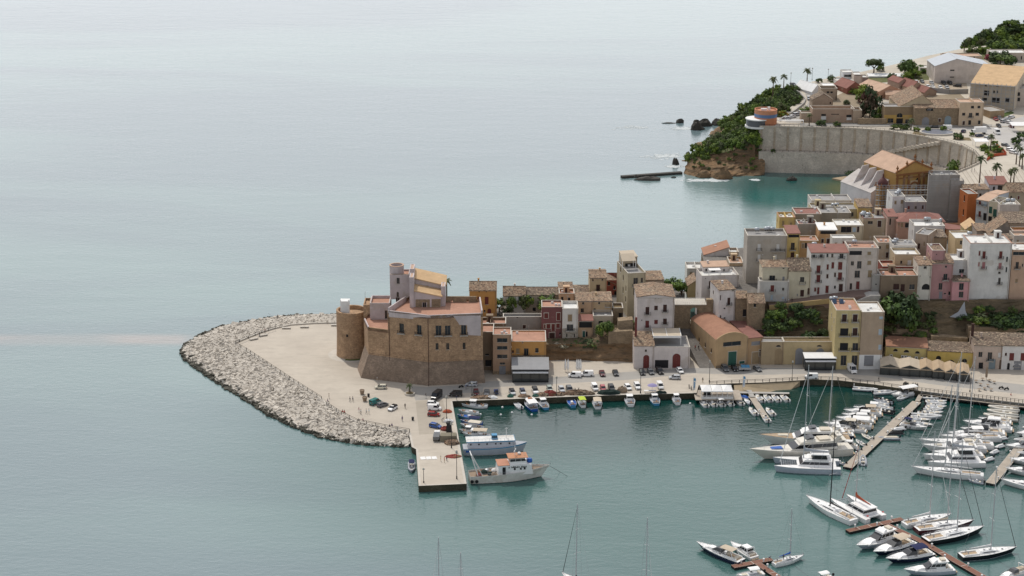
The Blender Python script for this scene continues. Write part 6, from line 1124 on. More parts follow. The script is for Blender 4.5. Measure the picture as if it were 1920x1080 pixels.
for nm,pts,z,mat in(('lawn',[(1440,236.8),(1470,236.8),(1468,233.5),(1446,233.2)],22.0,m_grass),('lawn',[(1482,237),(1545,238.2),(1545,235.5),(1482,234.5)],22.0,m_grass),('planted_bed',[(1786,262),(1822,264),(1818,258),(1790,257)],22,m_soil),('planted_bed',[(1710,251),(1735,255),(1750,248),(1715,246)],22,m_soil),('planted_bed',[(1838,284),(1870,282),(1862,274),(1842,272)],22,m_grass),('planted_bed',[(1850,298),(1884,290),(1876,276),(1856,282)],22,m_soil)):patch(nm,pts,z,mat,.02)
patch('upper_carriageway',[(1700,240),(1762,241.5),(1840,246),(1870,262),(1905,290),(1950,310),(1990,300),(1930,262),(1900,238),(1850,236.8),(1700,236.6)],22,M('sunlit_asphalt',(.46,.44,.41),.9,'pave',col2=(.40,.38,.36)),.006)
for pts in([(1860,236),(1905,222),(1935,214),(1990,214),(1990,236)],):patch_p=[GF(x,y)for x,y in pts];plate('side_road',patch_p,20,lambda x,y:ZF(y)+.03,M('sunlit_asphalt',(.46,.44,.41)))
plate('far_bank',[GF(x,y)for x,y in((1880,221),(1902,212),(1896,208),(1876,214))],20,lambda x,y:ZF(y)+.06,m_grass);plate('headland_road',[GF(x,y)for x,y in((1470,229),(1500,214),(1516,192),(1508,170),(1492,160),(1506,158),(1526,172),(1530,195),(1516,220),(1500,231))],18,lambda x,y:ZF(y)+.03,m_asph)
ramp_p=[GF(x,y)for x,y in((1462,227),(1490,210),(1507,196),(1510,188),(1500,176),(1492,172))];mb=MB()
for a,b in zip(ramp_p[:-1],ramp_p[1:]):n=nrm2(a,b)*.3;mb.add([a-n,b-n,b+n,a+n]+[v+Vector((0,0,1.1))for v in(a-n,b-n,b+n,a+n)],BF)
tag(mb.obj('road_wall',m_concr),'curving grey road wall on the headland','wall')
mb=MB()
for k in range(22):
 x0=1130+k*52;a,b,c,d=[G(*pix('m',x,y),22.02)for x,y in((x0,1150),(x0+12,1150),(x0-118,955),(x0-128,955))];mb.quad(a,b,c,d)
 if k%2==0:a,b,c,d=[G(*pix('m',x,y),22.024)for x,y in((x0+30,1150),(x0+48,1150),(x0-84,955),(x0-100,955))];mb.quad(a,b,c,d,1)
tag(mb.obj('square_paving',[M('stripe_stone',(.36,.31,.25),.9,'plain'),m_pave]),kind='structure')
m_yard=M('dusty_yard',(.30,.24,.17),.95,'pave',col2=(.22,.18,.12));m_weed=M('weedy_ground',(.13,.14,.06),.95,'scrub',col2=(.09,.11,.035))
def fpatch(name,pts,mat,dz):plate(name,[GF(x,y)for x,y in pts],15,lambda x,y:ZF(y)+dz,mat)
fpatch('ruin_yard',[(1500,232),(1662,233),(1664,196),(1590,170),(1530,196),(1508,214)],m_yard,.02);fpatch('garden_ground',[(1556,152),(1640,140),(1742,134),(1742,150),(1690,152),(1640,156),(1560,164)],m_weed,.03)
fpatch('car_park',[(1716,170),(1815,168),(1812,155),(1742,152),(1718,150)],M('car_park_gravel',(.40,.33,.25),.95,'pave',col2=(.32,.26,.19)),.04);fpatch('back_lane',[(1648,200),(1715,190),(1716,184),(1646,193)],m_asph,.05);fpatch('store_yard',[(1664,234),(1840,235),(1842,215),(1800,176),(1720,180),(1664,200)],m_yard,.025);fpatch('hill_meadow',[(1790,100),(1850,96),(1930,92),(1980,100),(1900,112),(1815,112)],m_weed,.03);fpatch('store_road',[(1500,237),(1860,237.5),(1860,233.5),(1660,231.5),(1500,231)],m_asph,.07)
ramp_w=[GF(x,y)for x,y in((1643,206),(1690,198),(1716,196))];mb=MB()
for a,b in zip(ramp_w[:-1],ramp_w[1:]):n=nrm2(a,b)*.25;mb.add([a-n,b-n,b+n,a+n]+[v+Vector((0,0,2.2))for v in(a-n,b-n,b+n,a+n)],BF)
tag(mb.obj('lane_wall',m_concr),'long pale wall along the lane behind the brown restaurant','wall')
ramp_w=[GF(x,y)for x,y in((1740,172),(1780,176),(1815,175))];mb=MB()
for a,b in zip(ramp_w[:-1],ramp_w[1:]):n=nrm2(a,b)*.25;mb.add([a-n,b-n,b+n,a+n]+[v+Vector((0,0,2.4))for v in(a-n,b-n,b+n,a+n)],BF)
tag(mb.obj('lane_wall',m_roofg),'dark grey wall in front of the far car park','wall')
ramp_w=[GF(x,y)for x,y in((1608,233),(1662,233))];mb=MB();a,b=ramp_w;n=nrm2(a,b)*.3;mb.add([a-n,b-n,b+n,a+n]+[v+Vector((0,0,3))for v in(a-n,b-n,b+n,a+n)],BF);tag(mb.obj('yard_wall',m_wallst),'ochre yard wall between the ruin and the brown restaurant','wall')
# TREES AND SHRUBS
def crown_mesh(name,seed,R,ncl,per,leaf,mat,mat2=None,low=-.55):
 rr=random.Random(seed);mb=MB();rx,ry,rz=R
 for c in range(ncl):
  while True:
   d=Vector((rr.gauss(0,1),rr.gauss(0,1),rr.gauss(0,1))).normalized()
   if d.z>low:break
  f=rr.uniform(.45,.92);cx,cy,cz=d.x*rx*f,d.y*ry*f,d.z*rz*f;cr=rr.uniform(.24,.42)*min(rx,ry,rz*1.2);m=1 if(mat2 and rr.random()<.35)else 0
  for k in range(per):
   e=Vector((rr.gauss(0,1),rr.gauss(0,1),rr.gauss(0,1))).normalized();q=cr*rr.uniform(.55,1.08);p=Vector((cx+e.x*q,cy+e.y*q,cz+e.z*q*.8))
   n=(e+Vector((rr.uniform(-.6,.6),rr.uniform(-.6,.6),rr.uniform(-.1,.8)))).normalized();a=n.orthogonal().normalized();b=n.cross(a);s=leaf*rr.uniform(.6,1.3);t=rr.uniform(0,6.28);a,b=a*cos(t)+b*sin(t),b*cos(t)-a*sin(t)
   mb.add([p-a*s*.5-b*s*.35,p+a*s*.5-b*s*.3,p+a*s*.42+b*s*.36,p-a*s*.46+b*s*.3],[(0,1,2,3)],m)
 return mb.mesh(name,[mat,mat2 or mat])
def trunk_mesh(h,r,seed,limbs=5,spread=1.6):
 rr=random.Random(seed);mb=MB();mb.bar((0,0,-.4),(.1*h*rr.uniform(-1,1)*.4,.03*h,h*.55),r,7,0,r*.7);
 for k in range(limbs):t=2*pi*k/limbs+rr.uniform(-.4,.4);mb.bar((0,.02*h,h*rr.uniform(.4,.55)),(spread*cos(t),spread*sin(t),h*rr.uniform(.75,1.0)),r*.5,5,0,r*.15)
 return mb.mesh('trunk',m_trunk)
CM={}
for nm,mat,mat2 in(('leaf',m_leaf,m_leafb),('dark',m_leafd,m_leaf),('bright',m_leafb,m_leaf),('olive',m_leafo,m_leaf),('red',m_leafr,m_leafd),('pink',m_flower,m_leaf),('pale',m_leafd,m_wflower),('yellow',m_leafy,m_leafb)):
 CM[nm]=[crown_mesh('crown',hash_+len(nm)*13,(1.0,1.0,.85),26,46,.17,mat,mat2)for hash_ in(1,2,3)]
TM=[trunk_mesh(1.0,.07,s,5,.5)for s in(1,2,3)]
def tree(px_or_p,h,w,kind,label,name='tree',group=None,bush=False,cat=None,wy=None,seed=0):
 p=px_or_p;t=thing(name,label,cat or('shrub' if bush else 'tree'),p,random.uniform(0,6.28)if wy is None else 0,group)
 c=bpy.data.objects.new('crown',random.choice(CM[kind]));COL.objects.link(c);c.parent=t
 if bush:c.scale=(w/2,(wy or w)/2,h*.62);c.location=(0,0,h*.4)
 else:
  ch=h*.72;c.scale=(w/2,(wy or w)/2,ch*.56);c.location=(0,0,h-ch*.5)
  k=bpy.data.objects.new('trunk',random.choice(TM));COL.objects.link(k);k.parent=t;k.scale=(h*.75,h*.75,h*.75)
 if bush:k=bpy.data.objects.new('stems',random.choice(TM));COL.objects.link(k);k.parent=t;k.scale=(w*.5,w*.5,h*.6)
 return t
def onfield(pts,px,py,ymin,ymax):
 def z_(x,y):
  sw_=sz=0
  for q in pts:d=(x-q[0])**2+(y-q[1])**2+.5;ww=d**-1.75;sw_+=ww;sz+=ww*q[2]
  return sz/sw_
 Y=ymin
 while Y<ymax:
  p=DY(px,py,Y)
  if p.z<=z_(p.x,p.y):return p
  Y+=1.5
 return None
def inside(px,py,poly):
 c=False;n=len(poly)
 for i in range(n):
  (x1,y1),(x2,y2)=poly[i],poly[(i+1)%n]
  if(y1>py)!=(y2>py)and px<(x2-x1)*(py-y1)/(y2-y1)+x1:c=not c
 return c
rv=random.Random(21);STUFF={}
def to_stuff(key,p,h,w,kind):
 mb=STUFF.setdefault(key,MB());me=random.choice(CM[kind]);a=random.uniform(0,6.28);ca,sa=cos(a)*w/2,sin(a)*w/2;base=len(mb.v);mi=0 if kind in('leaf','olive','bright')else 1
 for v in me.vertices:x,y,z=v.co;mb.v.append((p.x+x*ca-y*sa,p.y+x*sa+y*ca,p.z+h*.4+z*h*.62))
 for f in me.polygons:mb.f.append(tuple(base+i for i in f.vertices));mb.mi.append(mi)
POLY=[(1404,190),(1430,178),(1462,168),(1492,164),(1503,178),(1488,200),(1464,214),(1462,222),(1436,206),(1408,214),(1404,238),(1424,243),(1425,268),(1398,284),(1384,268),(1345,292),(1296,300),(1292,286),(1322,264),(1352,252),(1352,232),(1368,214)]
y=170;cnt=0
while y<300:
 x=1288+rv.uniform(0,6)
 while x<1505:
  if inside(x,y,POLY)and cnt<130:
   q=onfield(HEAD_PTS,x,y+4,850,1060)
   if q is not None and q.z>1.5:
    cnt+=1;low=y>240;keep_=cnt%2;big=rv.random()<.3
    kind=rv.choice(['leaf','leaf','bright','dark','olive']if not low else['leaf','leaf','olive','bright','leaf'])
    w=rv.uniform(3.4,5.2)*(1.35 if big else 1);(tree if(big or keep_)else lambda p,h,w,kind,*a,**k:to_stuff('headland',p,h,w,kind))(q-Vector((0,0,.3)),w*rv.uniform(.7,1.05),w,kind,'rounded green shrub in the dense thicket on the headland slope','shrub','shrubs of the headland thicket',bush=True)
  x+=rv.uniform(6.5,9.5)
 y+=7
HP_=[(1800,90),(1815,79),(1858,62),(1888,50),(1925,42),(2010,34),(2010,78),(1925,90),(1880,98),(1840,99),(1812,98)]
y=44;cnt=0
while y<100:
 x=1800+rv.uniform(0,7)
 while x<2000:
  if inside(x,y,HP_)and cnt<95:
   q=onfield(HILL_PTS,x,y+5,1000,1330)
   if q is not None:
    cnt+=1;up=y<66;w=rv.uniform(4.5,8);kind=rv.choice(['dark','leaf','dark','leaf']if up else['bright','leaf','bright','olive','dark'])
    tree(q-Vector((0,0,.3)),w*rv.uniform(.65,1.0),w,kind,'leafy tree in the wood on the far hill at the top right' if up else 'bright green bush on the lower slope of the far hill','tree' if up else 'shrub','trees on the far hill' if up else 'bushes on the far hill',bush=not up)
  x+=rv.uniform(8,12.5)
 y+=7.5
T=lambda px,py,z:G(px,py,z)
for k in range(52):
 px=rv.choice([rv.uniform(1655,1760),rv.uniform(1822,1930)]);t=rv.uniform(.02,.85);p=DY(px,540,601.2+8.5*t-1.4);p.z=6.5+11*t;w=rv.uniform(1.8,4.2);(tree if w>3 else lambda p,h,w,kind,*a,**k:to_stuff('bank',p,h,w,kind))(p,w*.7,w,rv.choice(['dark','dark','leaf','olive']),'shrub growing on the rocky bank behind the restaurants','shrub','shrubs of the rocky bank',True)
for k in range(40):
 px=rv.uniform(1284,1420);q=onfield(HEAD_PTS,px,rv.uniform(296,318),872,1000);t=rv.random();p=DY(px,540,880+9*t);p.z=2+(4+8*(px-1284)/136)*t;w=rv.uniform(1.2,2.6);to_stuff('headland',p,w*.7,w,rv.choice(['dark','olive','leaf']))if w<2.1 else tree(p,w*.7,w,rv.choice(['dark','olive','leaf']),'small shrub clinging to the ochre headland cliff','shrub','shrubs on the headland cliff',True)
for q in[(DY(1129,650,599),9.5,5.5,'leaf','tall bright green tree on the bank above the ochre cliff'),(DY(1141,640,600),8,5,'leaf','smaller green tree leaning right of the tall bank tree'),(DY(1260,562,652),9,8,'leaf','big leafy tree between the brown house and the narrow yellow wall'),(DY(1277,560,655),8,7,'leaf','second leafy tree nearest the narrow yellow wall'),(DY(1684,607,603),12.5,14,'dark','great dark round fig tree above the rubble garden walls',1),(DY(1700,600,606),9,9,'dark','dark tree right behind the great fig tree',1),(DY(937,588,634),6.5,5,'leaf','courtyard tree beside the tall orange house'),(GF(1638,138),9,11,'dark','round dark pine left of the two far trees by the villa'),(GF(1703,141),10,12,'leaf','broad olive green tree right of the far round pine',1),(GF(1876,122),9,15,'dark','wide dark tree in front of the long sandy villa',1),(GF(1617,190),9,10,'bright','bright green ivy covered tree beside the dark red shed',1),(GF(1630,220),16,11,'red','tall conical reddish dark tree by the roofless ruin',1),(GF(1808,96),7,4,'dark','small dark cypress like tree at the left end of the far hill'),(G(1785,333,12),9,8,'leaf','green tree growing below the curve of the sea wall',1)]:
 tree(q[0]-Vector((0,0,.2)),q[1]*(1.05 if len(q)>5 else 1),q[2],q[3],q[4],bush=len(q)>5,cat='tree')
for i,q in enumerate([(DY(1034,655,600),3.6,7,'pale','pale flowering oleander below the plum red house'),(DY(1052,654,599.5),4,7,'pale','middle pale flowering oleander above the ochre cliff'),(DY(1068,655,599.5),3.8,6,'dark','dark shrub right of the flowering oleanders'),(DY(1090,652,599.5),4,6,'dark','dark shrub below the red lean to roof house'),(DY(1108,654,599),4,7,'dark','dark shrub left of the tall bank tree'),(DY(1176,608,610),2,6,'bright','weedy green tuft on the ruined block'),(DY(950,585,627),4.5,4.5,'pale','lilac grey creeper in front of the white green shuttered house'),(DY(958,578,628),5,4,'leaf','green creeper on the white green shuttered house'),(DY(983,580,630),6,5,'olive','olive creeper between the white and beige houses'),(DY(992,570,630.5),4,4,'leaf','leafy creeper high on the beige house'),(DY(1026,568,631),4,7,'leaf','broad creeper under the eaves of the long beige house'),(DY(1022,580,629),3,6,'bright','bright green shrub in front of the long beige house'),(GF(1855,112),4,6,'pink','pink bougainvillea beside the long sandy villa'),(GF(1468,218),3.5,6,'yellow','yellow flowering bush beside the round restaurant'),(GF(1510,212),4,6,'leaf','green bush at the end of the roofless ruin'),(GF(1652,216),5,6,'bright','bright shrub right of the reddish tree'),(GF(1690,128),3,5,'olive','low shrub before the far villa trees'),(DY(1866,612,604),5,10,'dark','dark shrub mass above the pinkish quay house'),(DY(1890,610,604),5,11,'dark','dark shrub mass above the white quay house'),(DY(1915,608,604),5,10,'dark','dark shrub mass at the right edge above the quay'),(DY(1812,600,606),3,7,'dark','low dark shrub under the torn sail cloth'),(DY(1842,606,603),3,7,'leaf','small green shrub behind the brick chimney'),(G(1449,286,10.4),2.4,2.6,'dark','shrub sprouting on the sea wall ledge, leftmost'),(G(1531,282,10.4),2.6,2.8,'dark','shrub sprouting on the sea wall ledge, second'),(G(1608,284,10.4),2.4,2.8,'dark','shrub sprouting on the sea wall ledge, third'),(G(1681,292,10.4),2.6,3,'dark','shrub sprouting on the sea wall ledge, fourth'),(G(1741,303,10.4),2.6,3.2,'dark','shrub sprouting on the sea wall ledge, rightmost'),(G(1600,331,1),3,9,'dark','dark bush at the back of the cove beach')]):
 tree(q[0]-Vector((0,0,.2)),q[1],q[2],q[3],q[4],'shrub',None,True)
for k in range(44):
 px=rv.uniform(1434,1556);t=rv.uniform(.05,1)**(1 if px<1475 else 1.9 if px>1510 else 1.3);Y=596+10.5*t;p=DY(px,540,Y-1.2);p.z=5+12.5*t
 w=rv.uniform(3,5.5);tree(p,w*.75,w,rv.choice(['dark','dark','dark','leaf']),'dark bush in the overgrown bank below the sloping street','shrub','bushes of the overgrown bank',True)
for q in[(1668,1708,243,2.6,'long dark clipped hedge in front of the storehouse'),]:
 p0,p1=G(q[0],q[2],22),G(q[1],q[2],22)
 tree((p0+p1)/2,q[3]*1.3,(p1-p0).length,'dark',q[4],'hedge',None,True,'hedge',wy=3)
for px,py,w,kd,lb in((1718,246,3.4,'leaf','round bush right of the hedge palm'),(1740,246,3.2,'leaf','round bush left of the oval fountain'),(1769,245,3.6,'leaf','low bush behind the oval fountain'),(1796,261,5,'dark','dark round tree clump by the parked white lorry'),(1822,255,3,'leaf','small street tree beside the white lorry'),(1845,282,4.5,'bright','bright trimmed bush above the curve of the sea wall'),(1850,290,3,'bright','small bright bush beside the barrier net'),(1870,285,5,'leaf','round green bush inside the barrier net'),(1858,297,3.4,'bright','low bright bush at the tip of the barrier net'),(1865,272,3.5,'leaf','stubby palm like bush near the kiosk'),(1916,262,6,'dark','dark planting in front of the terrace cafe'),(1905,270,5,'dark','dark planting along the curved road edge'),(1570,237,4,'dark','clipped hedge piece left of the parked cars on the wall'),(1540,236,5,'dark','clipped dark hedge piece on the sea wall lawn')):
 tree(G(px,py,22),w*.75,w,kd,lb,'shrub',None,True)
for k in range(34):
 px=1288+4.1*k+rv.uniform(-3,3);t=min(1,max(0,(px-1284)/140));Y=rv.uniform(888,897);p=DY(px,540,Y);p.z=4.6+9.5*t+(Y-888)*.25-(1.6 if k%3==0 else 0);w=rv.uniform(4,6.4);tree(p,w*rv.uniform(.8,1.05),w,rv.choice(['leaf','leaf','olive','bright','leaf']),'leafy green shrub overhanging the brow of the headland cliff','shrub','shrubs on the brow of the headland cliff',True)
for px,py,w,kd,lb in((1560,152,5,'olive','low seaside bush beside the white villa terrace'),(1535,155,4,'dark','low dark bush by the headland terrace wall'),(1650,133,5,'olive','low bush right of the far round pine'),(1724,132,5,'leaf','bush in the garden left of the small sandy house'),(1732,137,4,'leaf','smaller bush in the garden left of the small sandy house'),(1716,146,7,'bright','bright bushy garden edge above the far car park'),(1700,148,6,'bright','second bright bushy garden edge above the far car park'),(1673,147,5,'dark','dark bush at the end of the long white canopy'),(1600,176,5,'leaf','green bush beside the upper ruin'),(1588,196,4,'olive','olive bush in the yard of the upper ruin'),(1645,225,5,'leaf','green bush at the foot of the reddish tree'),(1668,222,5,'bright','bright bush left of the brown restaurant'),(1525,205,4,'leaf','green bush on the corner of the low ruin wall')):
 tree(GF(px,py),w*.7,w,kd,lb,'shrub',None,True)
def palm_proto():
 mb=MB();rr=random.Random(4)
 for k in range(26):
  a=2*pi*k/26*3.3+rr.uniform(-.2,.2);el=rr.uniform(-.35,1.15);L=rr.uniform(1.9,2.5);prev=None;seg=6
  for s in range(seg+1):
   f=s/seg;r=L*f*cos(el)*(1-.12*f);z=L*f*sin(el)-1.1*f*f*L*.5;wd=.34*(1-abs(f-.4)*1.1)+.03;c=Vector((r*cos(a),r*sin(a),z));sd=Vector((-sin(a),cos(a),0))*wd;cur=(c-sd-Vector((0,0,wd*.5)),c,c+sd-Vector((0,0,wd*.5)))
   if prev:mb.add([prev[0],prev[1],cur[1],cur[0],prev[2],cur[2]],[(0,1,2,3),(1,4,5,2)],0)
   prev=cur
 cm=mb.mesh('crown',m_leafo);mb=MB();mb.lathe([(.34,-.3),(.26,.2),(.2,.6),(.17,1.0)],8);return cm,mb.mesh('trunk',m_trunk)
PCM,PTM=palm_proto()
def palm(p,h,r,label):
 t=thing('palm_tree',label,'palm',p,random.uniform(0,6));c=bpy.data.objects.new('crown',PCM);COL.objects.link(c);c.parent=t;c.location=(0,0,h);c.scale=(r/2.2,)*3
 k=bpy.data.objects.new('trunk',PTM);COL.objects.link(k);k.parent=t;k.scale=(1.15,1.15,h)
for q in[(GF(1449,178),9,3.0,'leftmost of the three palms on the headland skyline'),(GF(1469,170),8,2.8,'middle palm on the headland skyline'),(GF(1513,156),7.5,3,'palm standing alone on the headland skyline right of the other two'),(G(1517,237,22),6,2.2,'small palm on the sea wall lawn'),(G(1708,243,22),5,2.4,'palm at the right end of the long hedge'),(G(1836,347,22),12,3.2,'tall double palm nearest the sea wall curve on the striped square'),(G(1867,347,22),9,3,'palm in the middle of the striped square'),(G(1894,349,22),7,2.4,'left palm of the close pair on the striped square'),(G(1900,348,22),7.5,2.4,'right palm of the close pair on the striped square'),(G(1857,282,22),7,2.4,'slim palm inside the barrier net bed'),(G(1905,308,22),8.5,2.6,'first palm of the row by the parked cars'),(G(1911,312,22),8.5,2.6,'second palm of the row by the parked cars'),(G(1916,317,22),6.5,2.4,'last palm of the row at the right edge'),(DY(838,585,600),11.5,2.4,'palm rising behind the castle hall'),(Vector((p_.x,p_.y,QZ+.6))if False else G(768,739,QZ)+Vector((0,0,.6)),2.6,1.5,'small palm in the round stone bed before the castle'),(DY(1840,612,604),4,2.8,'squat palm on the slope behind the brick chimney')]:palm(*q)
t=thing('shade_sail','torn pale shade sail hanging below the pink houses','sail cloth',DY(1800,595,605));mb=MB();P=[DY(*pix('h',x,y),605)for x,y in((1085,745),(1180,690),(1252,575),(1262,680),(1290,745),(1200,762))]
mb.add([p for p in P]+[p+Vector((0,.12,0))for p in P],[(0,1,2,3,4,5),(11,10,9,8,7,6)]+[(k,(k+1)%6,6+(k+1)%6,6+k)for k in range(6)]);wobj(mb,'cloth',m_rubg,t)
for k_,lb in(('headland','low scrub filling the gaps of the headland thicket and cliff'),('bank','small low scrub on the rocky bank behind the restaurants')):
 if k_ in STUFF:tag(STUFF[k_].obj('scrub',[m_leaf,m_leafd]),lb,'scrub',kind='stuff')
 # VEHICLES
def carpaint(name,col):return M('car_paint_'+name,col,.28,'plain',var=.06,spec=.6)
PAINT=dict(white=carpaint('white',(.80,.79,.77)),silver=carpaint('silver',(.48,.49,.50)),grey=carpaint('grey',(.12,.125,.13)),black=carpaint('black',(.012,.012,.014)),red=carpaint('red',(.26,.015,.015)),maroon=carpaint('maroon',(.10,.012,.018)),blue=carpaint('blue',(.02,.08,.30)),navy=carpaint('navy',(.015,.025,.07)),teal=carpaint('teal',(.02,.16,.15)),cream=carpaint('cream',(.62,.58,.46)),pink=carpaint('pink',(.38,.08,.09)),green=carpaint('pale_green',(.34,.38,.34)))
m_cglass=M('car_glass',(.012,.014,.017),.08,'glass',spec=.6);m_tyre=M('tyre',(.012,.012,.012),.9,'flat');m_rim=M('alloy_rim',(.35,.35,.36),.35,'flat',metal=.7);m_head=M('headlamp',(.6,.6,.58),.15,'glass',spec=.6);m_tail=M('tail_lamp',(.3,.01,.01),.25,'glass');m_trim=M('black_trim',(.02,.02,.02),.6,'flat')
CARS={}
SPEC=dict(hatch=(4.0,1.76,1.47,-1.95,1.05,-1.6,.25,.9),sedan=(4.55,1.8,1.43,-1.75,1.15,-1.15,.3,.92),suv=(4.5,1.86,1.68,-2.15,1.1,-1.95,.4,1.02),van=(4.4,1.82,1.86,-2.15,1.45,-2.1,.75,1.05),bigvan=(5.6,2.05,2.45,-2.75,2.2,-2.72,1.4,1.3))
def car_proto(kind,col,roofcol=None):
 L,W,Hh,c0,c1,r0,r1,bz=SPEC[kind];P=PAINT[col];t=thing('parked_car','','van' if 'van' in kind else 'car');hw=W/2;e=L/2
 mb=MB();st=[(-e,.62*bz,hw-.16),(-e+.1,.97*bz,hw-.06),(c0+.2,bz,hw),(c1-.3,bz,hw),(c1+.1,bz-.04,hw-.02),(e-.18,bz-.2 if kind!='bigvan' else bz-.15,hw-.1),(e,.55*bz,hw-.2)]
 mb.loft([[(x,-w,.24),(x,-w,zt-.16),(x,-w+.1,zt),(x,w-.1,zt),(x,w,zt-.16),(x,w,.24)]for x,zt,w in st]);mb.obj('body',P,t,False)
 cw,rw=hw-.06,hw-.2;q=lambda x,y,z:(x,y,z)
 if 'van' in kind:
  sp=r1-1.0;mb=MB();mb.add([(c0,-cw,bz),(sp,-cw,bz),(sp,cw,bz),(c0,cw,bz),(r0,-rw-.06,Hh-.04),(sp,-rw-.06,Hh-.04),(sp,rw+.06,Hh-.04),(r0,rw+.06,Hh-.04)],BF);mb.obj('cargo_box',P,t)
  mb=MB();mb.box(c0-.03,-rw*.75,bz+.15,c0+.1,-.05,Hh-.25);mb.box(c0-.03,.05,bz+.15,c0+.1,rw*.75,Hh-.25);mb.obj('rear_window',m_cglass,t);g0,g1=sp,c1
  mb=MB();mb.add([(g0+.01,-cw,bz),(c1,-cw+.05,bz),(c1,cw-.05,bz),(g0+.01,cw,bz),(g0+.01,-rw-.04,Hh-.1),(r1,-rw,Hh-.1),(r1,rw,Hh-.1),(g0+.01,rw+.04,Hh-.1)],BF);mb.obj('windows',m_cglass,t)
  mb=MB();mb.box(g0,-rw-.05,Hh-.1,r1+.06,rw+.05,Hh)
 else:
  mb=MB();mb.add([(c0,-cw,bz-.01),(c1,-cw+.05,bz-.01),(c1,cw-.05,bz-.01),(c0,cw,bz-.01),(r0,-rw,Hh-.07),(r1,-rw,Hh-.07),(r1,rw,Hh-.07),(r0,rw,Hh-.07)],BF);mb.obj('windows',m_cglass,t)
  mb=MB();mb.add([(r0-.08,-rw-.03,Hh-.08),(r1+.05,-rw-.03,Hh-.08),(r1+.05,rw+.03,Hh-.08),(r0-.08,rw+.03,Hh-.08),(r0+.1,-rw+.12,Hh),(r1-.15,-rw+.12,Hh),(r1-.15,rw-.12,Hh),(r0+.1,rw-.12,Hh)],BF)
 for s in(-1,1):
  mb.bar((c1-.02,s*(cw-.06),bz),(r1+.02,s*rw,Hh-.06),.05,4);mb.bar((c0+.02,s*(cw-.02),bz),(r0,s*rw,Hh-.06),.07,4)
  if 'van' not in kind:mb.bar(((c0+c1)/2-.1,s*(cw-.0),bz),((r0+r1)/2-.05,s*(rw+.01),Hh-.06),.05,4)
 mb.obj('roof',PAINT[roofcol]if roofcol else P,t)
 wr=.31 if kind!='bigvan' else.36
 for x in(-L*.32,L*.32):
  for s in(-1,1):
   mb=MB();mb.bar((x,s*(hw-.2),wr),(x,s*(hw+.015),wr),wr,14);wo=mb.obj('wheel',m_tyre,t);mb=MB();mb.bar((x,s*(hw+.005),wr),(x,s*(hw+.03),wr),wr*.6,10);mb.obj('rim',m_rim,wo)
 for s in(-1,1):
  mb=MB();mb.box(e-.22,s*hw*.62-.17,bz-.36,e-.01,s*hw*.62+.17,bz-.2);mb.obj('headlight',m_head,t);mb=MB();mb.box(-e-.01,s*hw*.72-.1,bz-.35,-e+.12,s*hw*.72+.1,bz-.08);mb.obj('tail_light',m_tail,t);mb=MB();mb.box(c1-.25,s*(hw+.1)-.09,bz-.02,c1-.1,s*(hw+.1)+.09,bz+.14);mb.obj('wing_mirror',m_trim,t)
 mb=MB();mb.box(e-.05,-hw*.6,.26,e+.04,hw*.6,.42);mb.box(-e-.04,-hw*.6,.26,-e+.05,hw*.6,.42);mb.obj('bumper',m_trim,t);return t
def car(kind,col,px,py,ang,label,z=QZ,roofcol=None,far=False,p=None):
 k=(kind,col,roofcol)
 if k not in CARS:t=CARS[k]=car_proto(kind,col,roofcol)
 else:t=copy_tree(CARS[k])
 t.location=p if p is not None else(GF(px,py)if far else G(px,py,z));t.location.z+=.012;t.rotation_euler=(0,0,radians(ang));t['label']=label
 return t
V=-84
